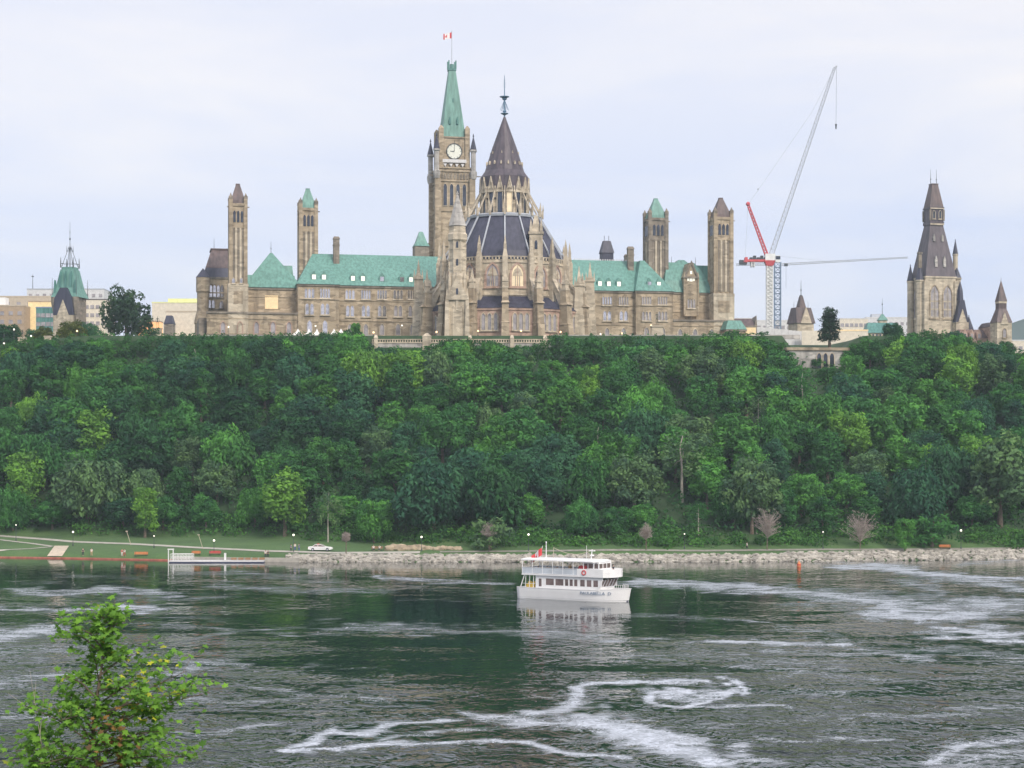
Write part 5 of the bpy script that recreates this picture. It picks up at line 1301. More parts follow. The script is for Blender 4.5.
for row, lm, px, x, Y, z, h, kind, col in PLAN:
    L_ = sorted(cells[(row, lm, COLN[col], KN[kind])]); e_ = ''
    if len(L_) in ORD: e_ = ', ' + ORD[len(L_)][L_.index(px)]
    lab = '%s %s tree, %s, %s%s' % (COLN[col], KN[kind], ROWN[row], LM[lm][1], e_)
    jc = r2.uniform(.85, 1.15); c_ = tuple(v_ * jc for v_ in col)
    wd = r2.uniform(1.0, 1.2) * (1.5 if h < 6 else 1.25 if h < 9 else 1.0)
    tree(kind, r2.randrange(4), x, Y, z - .3, h, c_, lab, 'trees on the wooded slope', wd)
# undergrowth that nobody could count, and scrub along the hilltop edge
C_ = []; Rr = []
for k in range(3600):
    x = r2.uniform(-160, 160); 
    fr_ = r2.random(); Y = toe(x) + 2 + fr_ * (TOPY + 1 - toe(x) - 2)
    C_.append(np.array([x, Y, hz(x, Y) + .6])); Rr.append(r2.uniform(1.2, 2.6))
ug = link('undergrowth', leaf_mesh('undergrowth', C_, Rr, 11, .42, 5)); ug.color = (.045, .14, .052, 1); tag(ug, kind='stuff')
C_ = []; Rr = []
for k in range(560):
    x = r2.uniform(-150, 150); Y = toe(x) + r2.uniform(-2.5, 4) + (3 if x < -55 else 0)
    if 925 < 512 + F * x / Y < 965 and Y < toe(x) + 3: continue
    if x > -40 or r2.random() < .5: C_.append(np.array([x, Y, hz(x, Y) + .3])); Rr.append(r2.uniform(1.0, 2.6))
b2 = link('undergrowth', leaf_mesh('toe_bushes', C_, Rr, 34, .3, 15)); b2.color = (.07, .19, .06, 1); tag(b2, kind='stuff'); C_ = []; Rr = []
for k in range(1500):
    px = r2.uniform(-20, 1060)
    if 786 < px < 850: continue
    Y = r2.uniform(TOPY - 4, TOPY + 6) if not 370 < px < 552 else r2.uniform(TOPY - 7, TOPY - 2)
    x = WX(px, Y); z = hz(x, Y); top = WZ(float(np.interp(px, SKX, SKYY)) + (r2.uniform(-3, 5) - (3 if k % 3 == 0 else 0) if not 365 < px < 550 else r2.uniform(0, 5)), Y)
    rr_ = r2.uniform(.8, 1.4); 
    if top < z + .15: continue
    rr_ = min(rr_, max(.45, (top - z) * .7))
    C_.append(np.array([x, Y, max(z + .3, top - rr_ * 1.1 - (0 if k % 2 else r2.uniform(0, 3)))])); Rr.append(rr_)
ug = link('hilltop_scrub', leaf_mesh('hilltop_scrub', C_, Rr, 50, .27, 9)); ug.color = (.045, .14, .052, 1); tag(ug, kind='stuff')
# trees and bushes on the plateau
def ptree(kind, px, Y, pyt, pyb, col, lab, wide=1.0, cat='tree', grp=None, var=0):
    z = WZ(pyb, Y); return tree(kind, var, WX(px, Y), Y, z, WZ(pyt, Y) - z, col, lab, grp, wide, cat=cat)
ptree('airy', 126, 540, 282, 345, (.05, .10, .065), 'big lone dark tree with an open rounded crown on the hilltop at left', .86)
ptree('conifer', 829.5, 512, 302, 347, (.018, .045, .03), 'lone dark columnar conifer above the three stone arches', 1.2)
ptree('round', 8, 520, 323, 352, DARK, 'dark bushy tree on the hilltop at the left edge', 1.3)
ptree('round', 34, 530, 328, 350, BLU, 'bluish bush between the two leftmost stone plinths', 1.2)
ptree('round', 88, 525, 321, 350, BLU, 'dark small tree right beside the big lone tree\'s left side', 1.1)
ptree('wide', 72, 520, 320, 350, (.10, .13, .04), 'yellowish small tree in front of the crested green tower', 1.1)
ptree('wide', 44, 520, 326, 350, (.10, .13, .045), 'yellowish bush left of the small yellowish tree', 1.1)
ptree('shrub', 152, 525, 326, 342, DARK, 'dark shrub at the right foot of the big lone tree', 1.0, 'shrub')
ptree('shrub', 104, 515, 330, 346, MID, 'green shrub at the left foot of the big lone tree', 1.2, 'shrub')
ptree('round', 892, 520, 322, 347, DARK, 'dark tree rising in front of the green roof with cupola', 1.2)
ptree('round', 955, 530, 330, 355, BLU, 'bluish tree at the foot of the tall slate-roofed tower', 1.2)
ptree('round', 1006, 560, 340, 362, DARK, 'dark tree at the foot of the small pointed turret', 1.1)
ptree('shrub', 760, 515, 330, 345, DARK, 'low dark shrub beside the hoarding at the crane foot', 1.4, 'shrub')
# bare grey bushes and saplings by the path
def bare(px, pyt, pyb, lab, w_=1.0, mat='grey_twig', seed=1, stem=.25):
    x, Y, z = ground_at(px, pyb); h = WZ(pyt, Y) - z; r_ = thing('bare_tree', (x, Y, z), 0, lab, 'tree', 'bare grey trees along the bank')
    rr_ = random.Random(seed); mb = MB(); mb.path([(0, 0, -.3), (.05, 0, h * stem), (0, 0, h * .5)], [.14, .11, .07], 5); mb.build('trunk', 'bark', r_)
    mb = MB()
    for k in range(130):
        a = rr_.uniform(0, 6.28); el_ = rr_.uniform(.25, 1.45); l = h * (1 - stem) * rr_.uniform(.5, .95) * (.72 + .28 * math.sin(el_)); b0 = Vector((0, 0, h * rr_.uniform(stem, .5)))
        dv = Vector((math.cos(a) * math.cos(el_) * w_, math.sin(a) * math.cos(el_) * w_, math.sin(el_))); e_ = b0 + dv * l * .75
        if e_.z > h: e_.z = h * rr_.uniform(.85, 1)
        md = b0.lerp(e_, .5) + Vector((0, 0, .1)); mb.path([b0, md, e_], [.045, .035, .015], 3)
        for q_ in range(9):
            f = e_ if q_ < 5 else md; mb.bar(f, f + Vector((rr_.uniform(-.5, .5), rr_.uniform(-.5, .5), rr_.uniform(-.1, .55))), .026, .012, 3)
    mb.build('crown', mat, r_)
bare(346, 529, 554, 'small round-headed bare tree right of the white car', .6, seed=2, stem=.45)
bare(646, 522, 550, 'bare grey tree just right of the boat\'s bow', .7, seed=3, stem=.35)
bare(767, 505, 550, 'largest bare grey tree, under the crane masts', .85, seed=4)
bare(860, 510, 549, 'broad bushy bare tree under the lone dark conifer', 1.1, seed=5, stem=.15)
bare(489, 520, 552, 'thin bare sapling left of the boat', .8, seed=6, stem=.4)

# ------------------------------------------------------------------ stone revetment along the shore
def loose(name, x0, x1, mat, rmin, rmax, n, label=None):
    mb = MB()
    for k in range(n):
        x = rng.uniform(x0, x1); t = rng.random(); Y = shore(x) - .6 + t * (3.3 + (1.2 if x > 60 else 0))
        mb.ico((x, Y, hz(x, Y) + rng.uniform(-.1, .2)), rng.uniform(rmin, rmax), 1, .22, (1.15, 1, .75))
    o = mb.build(name, mat); tag(o, kind='stuff'); return o
stone('riprap', (0.16, 0.15, 0.135), (0.34, 0.32, 0.285), (0.5, 0.47, 0.42), .6)
loose('riprap', WX(292, 393), 150, 'riprap', .24, .62, 4600)
loose('shore_stones', WX(285, 393), WX(330, 393), 'riprap', .2, .4, 260)
# red kerb of the low promenade at left
mb = MB(); pts = [(-40, 424), (0, 409.5), (60, 404), (120, 399.5), (172, 396.5)]
mb = MB(); vs = []; xs_ = np.linspace(-170, WX(172, 396), 60)
for x in xs_:
    y = shore(x) - .9; vs += [(x, y, -.6), (x, y, .27), (x, y + .7, .27), (x, y + .7, -.2)]
fs = []
for k in range(len(xs_) - 1):
    a = 4 * k
    for j in range(3): fs.append((a + j, a + 4 + j, a + 5 + j, a + 1 + j))
mb.add(vs, fs); kb = mb.build('kerb', 'red_kerb'); tag(kb, kind='structure')
mb = MB(); vs = []; xs_ = np.linspace(WX(172, 396), WX(300, 393), 40)
for x in xs_: y = shore(x) - .9; vs += [(x, y, -.6), (x, y, .9), (x, y + .7, .9), (x, y + .7, -.2)]
fs = [(4 * k + j, 4 * k + 4 + j, 4 * k + 5 + j, 4 * k + 1 + j) for k in range(len(xs_) - 1) for j in range(3)]
mb.add(vs, fs); kb = mb.build('kerb', 'concrete'); tag(kb, kind='structure')
# sloping boat ramp
mb = MB(); vs = []; R_ = 9
for k in range(R_):
    f = k / (R_ - 1); py = 546.3 + 10.6 * f; pl, pr_ = 54.5 - 7.5 * f, 69 - 7 * f
    for j in range(4):
        gx, gy, g_ = ground_at(pl + (pr_ - pl) * j / 3, py); vs.append((gx, gy, max(g_, .3) + .14))
mb.add(vs, [(4 * k + j, 4 * k + 4 + j, 4 * k + 5 + j, 4 * k + 1 + j) for k in range(R_ - 1) for j in range(3)])
rp = mb.build('boat_ramp', 'beige'); tag(rp, kind='structure')

# ------------------------------------------------------------------ floating dock with white railings
DK = thing('dock', (WX(170, 391), 390.2, 0), 0, 'long floating dock with a white railed gangway and a white post', 'dock')
dx_ = lambda px: (px - 170) * 391 / F
mb = MB(); mb.box(dx_(171), dx_(265), -1.4, 0.9, -.25, .2); mb.build('float', 'navy', DK)
mb = MB(); mb.box(dx_(171), dx_(265), -1.45, .95, .203, .5); mb.build('deck', 'pale_grey', DK)
mb = MB()
for yy in (-1.2, .6):
    n = 8
    for k in range(n + 1):
        x = dx_(172) + (dx_(194) - dx_(172)) * k / n; mb.bar((x, yy, .6), (x, yy, 1.9), .05)
        if k < n: mb.bar((x, yy, .65), (x + (dx_(194) - dx_(172)) / n, yy, 1.85), .035)
    mb.bar((dx_(172), yy, 1.9), (dx_(194), yy, 1.9), .06); mb.bar((dx_(172), yy, 1.25), (dx_(194), yy, 1.25), .04)
mb.build('railing', 'white', DK)
mb = MB()
for x in (dx_(170.3), dx_(175)): mb.bar((x, -1.3, -1), (x, -1.3, 3.0), .13)
mb.box(dx_(169.5), dx_(175.8), -1.45, -1.15, 2.8, 3.05); mb.build('frame', 'white', DK)
mb = MB(); mb.box(dx_(225.4), dx_(227.4), -1.0, -.7, .6, 2.1); mb.build('post', 'white', DK)
mb = MB()
for k in range(5):
    x = dx_(232 + 7 * k); mb.box(x, x + 1.1, -.4, .4, .62, 1.05)
mb.build('bench', 'wood', DK)

# ------------------------------------------------------------------ people
def skin(name, mat, verts, edges, radii, parent, sub=1, root=0):
    me = bpy.data.meshes.new(name); me.from_pydata([tuple(v_) for v_ in verts], edges, []); me.update(); me.materials.append(MATS[mat])
    o = bpy.data.objects.new(name, me); COL.objects.link(o); o.parent = parent
    md = o.modifiers.new('skin', 'SKIN'); md.use_smooth_shade = True
    sv = me.skin_vertices[0].data if me.skin_vertices else None
    if sv is None: return o
    for i_, r_ in enumerate(radii):
        sv[i_].radius = (r_, r_) if not isinstance(r_, tuple) else r_
        sv[i_].use_root = (i_ == root)
    s2 = o.modifiers.new('sub', 'SUBSURF'); s2.levels = sub; s2.render_levels = sub
    return o
def skin_obj(name, mat, verts, edges, radii, parent):
    """bodies grown as one continuous surface around joints"""
    me = bpy.data.meshes.new(name); bm = bmesh.new(); lay = bm.verts.layers.skin.verify()
    V_ = [bm.verts.new(v_) for v_ in verts]
    for i_, v_ in enumerate(V_):
        r_ = radii[i_]; v_[lay].radius = (r_, r_) if not isinstance(r_, tuple) else r_; v_[lay].use_root = (i_ == 0)
    for a, b_ in edges: bm.edges.new((V_[a], V_[b_]))
    bm.to_mesh(me); bm.free(); me.materials.append(MATS[mat])
    o = bpy.data.objects.new(name, me); COL.objects.link(o); o.parent = parent
    md = o.modifiers.new('skin', 'SKIN'); md.use_smooth_shade = True
    s2 = o.modifiers.new('sub', 'SUBSURF'); s2.levels = 1; s2.render_levels = 1
    return o
def person(x, y, z, rz, shirt, pants, label, pose='stand', h=1.74, group=None, hair='hair', body_mat='skin', cat='person', name='person'):
    r_ = thing(name, (x, y, z), rz, label, cat, group); k = h / 1.74
    if pose == 'stand': hip = .92; kn = [(-.11, .0, .5), (.12, .04, .5)]; an = [(-.12, .03, .08), (.15, -.02, .08)]
    elif pose == 'walk': hip = .9; kn = [(-.1, -.17, .5), (.1, .12, .5)]; an = [(-.1, -.3, .1), (.1, .32, .12)]
    else: hip = .52; kn = [(-.13, -.42, .5), (.13, -.42, .5)]; an = [(-.13, -.45, .08), (.14, -.5, .08)]
    hz_ = hip
    V_ = [(0, 0, hz_), (0, 0, hz_ + .25), (0, 0, hz_ + .47), (0, 0, hz_ + .58), (0, -.02, hz_ + .72), (0, -.01, hz_ + .8),
          (-.19, 0, hz_ + .48), (-.25, .02, hz_ + .2), (-.23, -.12, hz_ + .0), (-.23, -.17, hz_ - .07), (.19, 0, hz_ + .48), (.26, .03, hz_ + .2), (.24, -.1, hz_ - .02), (.24, -.15, hz_ - .09),
          (-.1, 0, hz_ - .04), kn[0], an[0], (an[0][0], an[0][1] - .17, .04), (.1, 0, hz_ - .04), kn[1], an[1], (an[1][0], an[1][1] - .17, .04)]
    E_ = [(0, 1), (1, 2), (2, 3), (3, 4), (4, 5), (2, 6), (6, 7), (7, 8), (8, 9), (2, 10), (10, 11), (11, 12), (12, 13), (0, 14), (14, 15), (15, 16), (16, 17), (0, 18), (18, 19), (19, 20), (20, 21)]
    Rd = [(.14, .1), (.13, .09), (.16, .1), .055, (.085, .1), (.07, .085), .06, .045, .035, .032, .06, .045, .035, .032, .09, .058, .04, .035, .09, .058, .04, .035]
    S = lambda p: (p[0] * k, p[1] * k, p[2] * k)
    skin_obj('body', body_mat, [S(p) for p in V_], E_, Rd, r_)
    if body_mat != 'skin': return r_
    skin_obj('shirt', shirt, [S(p) for p in (V_[0], V_[1], V_[2], (0, 0, hz_ + .53), V_[6], (-.24, .015, hz_ + .27), V_[10], (.245, .02, hz_ + .27))], [(0, 1), (1, 2), (2, 3), (2, 4), (4, 5), (2, 6), (6, 7)], [(.165, .125), (.155, .115), (.18, .125), .07, .08, .065, .08, .065], r_)
    mid = lambda a, b_, f: tuple(a[i_] + (b_[i_] - a[i_]) * f for i_ in range(3))
    skin_obj('trousers', pants, [S(p) for p in (V_[0], V_[14], V_[15], mid(V_[15], V_[16], .85), V_[18], V_[19], mid(V_[19], V_[20], .85))], [(0, 1), (1, 2), (2, 3), (0, 4), (4, 5), (5, 6)], [(.16, .12), .11, .078, .062, .11, .078, .062], r_)
    mb = MB(); mb.ico((0, .02 * k, (hz_ + .765) * k), .108 * k, 2, .03, (.92, 1.05, 1.05)); mb.ico((0, .05 * k, (hz_ + .7) * k), .08 * k, 1, .03); hr = mb.build('hair', hair, r_, True)
    mb = MB(); mb.ico((0, -.105 * k, (hz_ + .72) * k), .022 * k, 1); mb.build('nose', 'skin', r_)
    return r_
def on_lawn(px, py): return ground_at(px, py)
PEO = [(83, 556, 'stand', 'cloth_dark', 'cloth_dark', 'dark-clothed person at the red kerb just right of the boat ramp', .4), (91.5, 557, 'stand', 'cloth_white', 'cloth_tan', 'person in white top at the red kerb, right of the dark-clothed one', .2),
       (122, 557, 'stand', 'cloth_red', 'cloth_white', 'person in red top and white trousers, left one of a close pair', .5), (124.5, 557, 'walk', 'cloth_white', 'cloth_red', 'person in a white top by the kerb, right one of a close pair', -.4),
       (265.5, 558, 'stand', 'cloth_white', 'cloth_dark', 'person in white shirt and dark trousers at the right end of the dock', .3),
       (268, 558, 'stand', 'cloth_dark', 'cloth_dark', 'dark-clothed person at the right end of the dock', -.3),
       (291, 552, 'walk', 'cloth_blue', 'cloth_dark', 'person in blue walking left of the white car', 1.2), (295, 551, 'stand', 'cloth_white', 'cloth_blue', 'person in white shirt left of the white car, nearest the middle of the group', .4),
       (299, 551.5, 'stand', 'cloth_blue', 'cloth_blue', 'person in blue standing closest to the rear of the white car', -1.0),
       (373.5, 551, 'sit', 'cloth_white', 'cloth_dark', 'small seated person in white left of the other seated one under the bright tree', .3), (379.5, 551, 'sit', 'cloth_white', 'cloth_dark', 'seated person in a bright white top under the bright tree', -.2),
       (747, 550, 'walk', 'cloth_white', 'cloth_dark', 'person in white walking the path left of the largest bare tree', 1.4)]
for px, py, pose, sh_, pa, lab, rz in PEO:
    x, y, z = ground_at(px, py)
    if pose == 'sit': pass
    person(x, y, max(z, .62 if px < 170 else z), rz, sh_, pa, lab, pose, group='people along the shore')
# benches, for the seated two and the orange one at right
def bench(px, py, mat, lab, w_=1.8, rz=0):
    x, y, z = ground_at(px, py); r_ = thing('park_bench', (x, y, z), rz, lab, 'bench', 'benches along the shore')
    mb = MB()
    for k in range(3): mb.box(-w_ / 2, w_ / 2, -.22 + k * .15, -.1 + k * .15, .42, .46)
    mb.build('seat', mat, r_)
    mb = MB()
    for k in range(3): mb.box(-w_ / 2, w_ / 2, .25 + k * .03, .29 + k * .03, .55 + .16 * k, .68 + .16 * k)
    mb.build('backrest', mat, r_)
    for s_ in (-1, 1): mb = MB(); mb.box(s_ * w_ * .42 - .04, s_ * w_ * .42 + .04, -.2, .3, 0, .42); mb.bar((s_ * w_ * .42, .25, .4), (s_ * w_ * .42, .33, 1.0), .04); mb.build('leg', 'iron', r_)
bench(377, 550.9, 'wood', 'bench under the bright rounded tree that two people sit on', 2.6)
bench(945, 549.2, 'orange', 'bright orange bench on the bank at right', 2.6)
bench(141, 556.5, 'orange', 'orange-red bench at the kerb right of the close pair', 3.0)
bench(196, 555.5, 'orange', 'first orange bench behind the gangway railing', 2.0)
bench(215, 555.5, 'cloth_red', 'dark red bench behind the middle of the dock', 2.6)
# ------------------------------------------------------------------ lamp posts
def lamp(px, py_g, py_b, lab, Y=None, mat='lamp_glass', r_=.3, group='globe lamps'):
    if Y is None: x, y, z = ground_at(px, py_b)
    else: Y = max(Y, 503); x, y, z = WX(px, Y), Y, 56.8
    h = WZ(py_g, y) - z; t = thing('street_lamp', (x, y, z), 0, lab, 'lamp', group)
    mb = MB(); mb.rings([(.16, 0), (.12, .5), (.06, .7), (.05, h - r_)], 8); mb.rings([(.12, h - r_ - .08), (.14, h - r_ + .02)], 8); mb.build('post', 'iron', t)
    mb = MB(); mb.ico((0, 0, h), r_, 2); mb.build('globe', mat, t, True); return t
for px, g_, b_, lab in ((16, 525, 541, 'unlit-looking lamp post on the path at the far left'), (73, 532, 546, 'bright globe lamp above the top of the boat ramp'), (154, 536, 548, 'dim globe lamp by the yellow-green young tree'), (214, 540.5, 552, 'white globe lamp behind the middle of the dock'),
                       (293.5, 535, 552, 'white globe lamp behind the group left of the car'), (421.5, 537, 551, 'white globe lamp in front of the stone outcrop'), (528.5, 534.5, 551, 'white globe lamp left of the boat\'s flag'),
                       (684.5, 534, 549, 'small globe lamp right of the bow\'s bare tree'), (823, 532, 549, 'small dim globe lamp left of the broad bare tree'), (961, 530.5, 549, 'bright globe lamp right of the orange bench')):
    lamp(px, g_, b_, lab, mat='lamp_glass', r_=.24 if px in (73, 293.5, 961, 214, 528.5, 421.5) else .15)
for px, g_, Y, m_, lab in ((4, 343.5, 500, 'lamp_glass', 'globe lamp on the hilltop at the very left edge'), (31, 336, 510, 'lamp_glass', 'bright globe lamp right of the leftmost stone plinth'), (77, 331, 512, 'warm_lamp', 'warm lamp in front of the crested green tower'), (14, 329.5, 515, 'lamp_glass', 'small lamp in the dark bushy tree at the left edge'),
                          (149, 332, 540, 'lamp_glass', 'bright lamp at the right foot of the big lone tree'), (228.5, 327, 550, 'lamp_glass', 'globe lamp in front of the leftmost brown-capped tower'), (315.5, 326, 550, 'lamp_glass', 'globe lamp in front of the left pavilion windows'),
                          (402, 325.5, 550, 'lamp_glass', 'globe lamp left of the library\'s left outer pier'), (373.5, 332.5, 504, 'warm_lamp', 'warm lamp on the left end of the terrace wall'), (436.5, 332, 506, 'warm_lamp', 'warm lamp at the left foot of the library'),
                          (478, 331, 506, 'warm_lamp', 'warm lamp before the left half of the library'), (521, 331, 506, 'warm_lamp', 'warm lamp before the right half of the library'), (560.5, 332, 506, 'warm_lamp', 'warm lamp at the right foot of the library drum'),
                          (591, 332.5, 540, 'lamp_glass', 'left one of three globe lamps right of the library'), (600.5, 334, 540, 'lamp_glass', 'middle one of three globe lamps right of the library'), (622, 333.5, 540, 'warm_lamp', 'right one of three globe lamps right of the library'), (651, 325.5, 530, 'warm_lamp', 'warm lamp beside the right-hand statue')):
    lamp(px, g_, 0, lab, Y=Y, mat=m_, r_=.26 if m_ == 'lamp_glass' else .28)
# leaning signs on posts near the path
for px, py, lab in ((131, 545, 'thin leaning pole on the lawn right of the yellow-green tree'), (203, 549, 'thin leaning pale pole above the dock')):
    x, y, z = ground_at(px, py); r_ = thing('pole', (x, y, z), 0, lab, 'pole'); mb = MB(); mb.bar((0, 0, 0), (-1.0, 0, 3.2), .07); mb.box(-1.25, -.75, -.05, .05, 3.1, 3.3); mb.build('mast', 'beige', r_)
# ------------------------------------------------------------------ statues on plinths
def statue(px, Y, pyb, pyt_pl, pyt, lab, w_=1.2):
    z = min(WZ(pyb, Y), 57.0) if Y > 501 else WZ(pyb, Y); z0 = WZ(pyb, Y); x = WX(px, Y); hp = WZ(pyt_pl, Y) - z0; hs = WZ(pyt, Y) - z0 - hp
    pl = thing('plinth', (x, Y, z0), 0, lab.replace('statue', 'plinth', 1) if 'statue' in lab else lab, 'plinth', 'stone plinths on the hilltop')
    mb = MB(); mb.box(-w_ * 1.2, w_ * 1.2, -w_ * 1.2, w_ * 1.2, -3, .4); mb.frus(-w_, w_, -w_, w_, .4, -w_ * .85, w_ * .85, -w_ * .85, w_ * .85, hp - .35); mb.box(-w_, w_, -w_, w_, hp - .35, hp); mb.build('block', 'light_stone', pl)
    if hs > 1: person(x, Y, z0 + hp, 0, None, None, lab, 'stand', hs / 1.0 * .98, None, body_mat='bronze', cat='statue', name='statue')
statue(657, 520, 344, 326, 311.5, 'dark bronze statue standing before the right pavilion of the long block', 1.9)
statue(22.5, 506, 345, 337.5, 330, 'bronze statue on the leftmost pale plinth at the hill edge', 1.1)
statue(48, 506, 345, 336, 336, 'second pale stone plinth from the left at the hill edge', 1.0)
statue(157.5, 540, 345, 328, 316, 'dark bronze statue right of the big lone tree', 1.3)
# white event tents on the lawn
for px, lab, s_ in ((298, 'leftmost white peaked tent before the long block', 1), (309, 'second white peaked tent from the left', .8), (317, 'third white peaked tent from the left', .75), (334, 'fourth white peaked tent, left one of the close pair', .85), (341, 'rightmost white peaked tent', 1.05)):
    Y = 515; x = WX(px, Y); r_ = thing('tent', (x, Y, 57), 0, lab, 'tent', 'white tents on the hilltop lawn')
    zz = WZ(335.4, Y) - 57; mb = MB(); w_ = 1.6 * s_; mb.rings([(w_ * 1.41, zz), (w_ * .5, zz + .9), (.05, zz + 1.9)], 4, a0=PI / 4); mb.build('canopy', 'cloth_white', r_)
    for sx in (-1, 1):
        for sy in (-1, 1): mb = MB(); mb.bar((sx * w_ * .93, sy * w_ * .95, 0), (sx * w_ * .95, sy * w_ * .95, zz), .05); mb.build('leg', 'white', r_)
# stone outcrop by the path
for px0, px1, lab in ((390, 428, 'long brownish rock outcrop by the path'), (432, 458, 'lower rock outcrop right of the globe lamp')):
    x, y, z = ground_at((px0 + px1) / 2, 550.5); r_ = thing('rock_outcrop', (x, y + .8, z), 0, lab, 'rock'); mb = MB(); hw = (px1 - px0) / 2 * .225
    for k in range(14): mb.ico((-hw + 2 * hw * k / 13, rng.uniform(-.3, 1), .3), rng.uniform(.45, 1.0) * (1.15 if px0 == 390 else .7), 2, .2, (1.5, .9, 1.0))
    mb.build('rock', 'buff_stone', r_)
# ------------------------------------------------------------------ white police-style saloon car
x, y, z = ground_at(320.5, 551.0)
car = thing('parked_car', (x, y, z), R(-3), 'white saloon car with a dark stripe and roof light bar parked by the shore path', 'car')
def body_prof(pts, w_, bev=.12):
    mb = MB(); n_ = len(pts); sec = [(-w_, .93), (-w_ + bev, 1.0), (w_ - bev, 1.0), (w_, .93)]
    vs = []
    for yy, s_ in sec:
        for px_, pz_ in pts: vs.append((px_ * (.985 + .015 * (s_ > .95)), yy, .35 + (pz_ - .35) * s_))
    fs = [(j * n_ + k, j * n_ + (k + 1) % n_, (j + 1) * n_ + (k + 1) % n_, (j + 1) * n_ + k) for j in range(3) for k in range(n_)]
    fs += [tuple(range(n_)), tuple(reversed(range(3 * n_, 4 * n_)))]
    return mb.add(vs, fs)
low = [(-2.65, .42), (-2.68, .7), (-2.6, .95), (-1.6, 1.02), (1.05, 1.0), (2.3, .88), (2.62, .72), (2.66, .42), (2.1, .3), (-2.1, .3)]
body_prof(low, .93).build('body', 'boat_white', car)
mb = MB(); top = [(-1.75, 1.0), (-1.15, 1.42), (.2, 1.45), (1.1, 1.0)]
vs = [(a, -.86, b_) if b_ < 1.2 else (a, -.68, b_) for a, b_ in top] + [(a, .86, b_) if b_ < 1.2 else (a, .68, b_) for a, b_ in top]
mb.add(vs, [(0, 3, 2, 1), (4, 5, 6, 7), (0, 1, 5, 4), (1, 2, 6, 5), (2, 3, 7, 6), (3, 0, 4, 7)]); mb.build('cabin', 'boat_pane', car)
mb = MB(); mb.box(-1.1, .15, -.7, .7, 1.43, 1.5)
for a, b_ in (((-1.75, 1.0), (-1.12, 1.44)), ((.17, 1.46), (1.1, 1.0)), ((-.45, 1.0), (-.45, 1.45))):
    for s_ in (-1, 1): mb.bar((a[0], s_ * .87, a[1]), (b_[0], s_ * .69, b_[1]), .05)
mb.build('roof', 'boat_white', car)
mb = MB(); mb.box(-.65, -.35, -.6, .6, 1.5, 1.63); mb.build('light_bar', 'red', car)
mb = MB(); mb.box(-2.3, 2.2, -.945, -.925, .66, .74); mb.build('stripe', 'navy', car)
mb = MB(); mb.box(2.6, 2.69, -.8, -.45, .6, .74); mb.build('headlight', 'pale_grey', car); mb = MB(); mb.box(2.6, 2.69, .45, .8, .6, .74); mb.build('headlight', 'pale_grey', car)
mb = MB(); mb.box(-2.7, -2.6, -.85, -.5, .68, .86); mb.build('tail_light', 'red', car); mb = MB(); mb.box(-2.7, -2.6, .5, .85, .68, .86); mb.build('tail_light', 'red', car)
for wx_ in (-1.6, 1.65):
    for s_ in (-1, 1):
        mb = MB(); mb.m = Matrix.Translation((wx_, s_ * .84, .34)) @ Matrix.Rotation(PI / 2, 4, 'X'); mb.rings([(.34, -.1), (.34, .1)], 16); wh = mb.build('wheel', 'rubber', car)
        mb = MB(); mb.m = Matrix.Translation((wx_, s_ * .84, .34)) @ Matrix.Rotation(PI / 2, 4, 'X'); mb.rings([(.19, -.12), (.19, .12)], 12); mb.build('rim', 'lead', wh)

# ------------------------------------------------------------------ river buoy
by = thing('buoy', (WX(799, 375), 375.0, 0), 0, 'orange-red channel buoy floating below the lone dark conifer', 'buoy')
mb = MB(); mb.rings([(.35, -.5), (.42, 0), (.4, .55), (.2, .95), (.08, 1.1)], 12); mb.build('float', 'orange', by, False)
mb = MB(); mb.rings([(.425, .3), (.425, .5)], 12); mb.build('band', 'red', by)
mb = MB(); mb.rings([(.06, 1.05), (.06, 1.3)], 8); mb.build('topmark', 'red', by)

# ------------------------------------------------------------------ tour boat
bx0, by0 = WX(521, 290), 290.0; bx1, by1 = WX(630.5, 279), 279.0
bx0 += .5; bx1 += .5
yaw = math.atan2(by1 - by0, bx1 - bx0)
ln = math.hypot(bx1 - bx0, by1 - by0) * .95
bt = thing('tour_boat', ((bx0 + bx1) / 2 - .1, (by0 + by1) / 2 + 2.0, 0), yaw, 'white double-deck tour boat heading right across the river', 'boat')
HL = ln / 2
def hb(x):   # half beam
    t = (x - HL * .15) / (HL * .85)
    return 2.75 if t <= 0 else 2.75 * max(.03, (1 - t ** 2.3)) ** .75
def dk_(x): return 1.72 + .10 * max(0, (x / HL)) ** 2 * 3.0 + (.06 if x < -HL * .8 else 0)
N_ = 34; xs_ = [-HL + 2 * HL * k / N_ for k in range(N_ + 1)]
def loft(zs, mat, name, rake=.2, push=0.0):
    mb = MB(); vs = []; fs = []; m_ = len(zs)
    for x in xs_:
        for s_ in (-1, 1):
            for zt in zs:
                z = dk_(x) if zt == 'deck' else zt
                f = 1.0 if z > 1.2 else (.94 if z > .1 else .86)
                xx = x + (rake * (z - 1.0) * max(0, (x - HL * .6) / (HL * .4)))
                vs.append((xx, s_ * (hb(x) * f + push), z))
    W_ = 2 * m_
    for k in range(N_):
        for s_ in (0, 1):
            for j in range(m_ - 1):
                a = k * W_ + s_ * m_ + j; q_ = (a, a + W_, a + W_ + 1, a + 1); fs.append(q_ if s_ == 0 else q_[::-1])
    fs.append(tuple(range(m_)) + tuple(reversed(range(m_, 2 * m_)))); e_ = N_ * W_
    fs.append(tuple(reversed(range(e_, e_ + m_))) + tuple(range(e_ + m_, e_ + 2 * m_)))
    mb.add(vs, fs); return mb
mb = loft([-.5, .14, .7, 1.3, 'deck'], None, 'hull')
hull = mb.build('hull', 'boat_white', bt, True)
loft([-.3, .1, .22], None, 'x', push=.02).build('boot_stripe', 'navy', hull)
mb = MB(); vs = []; fs = []
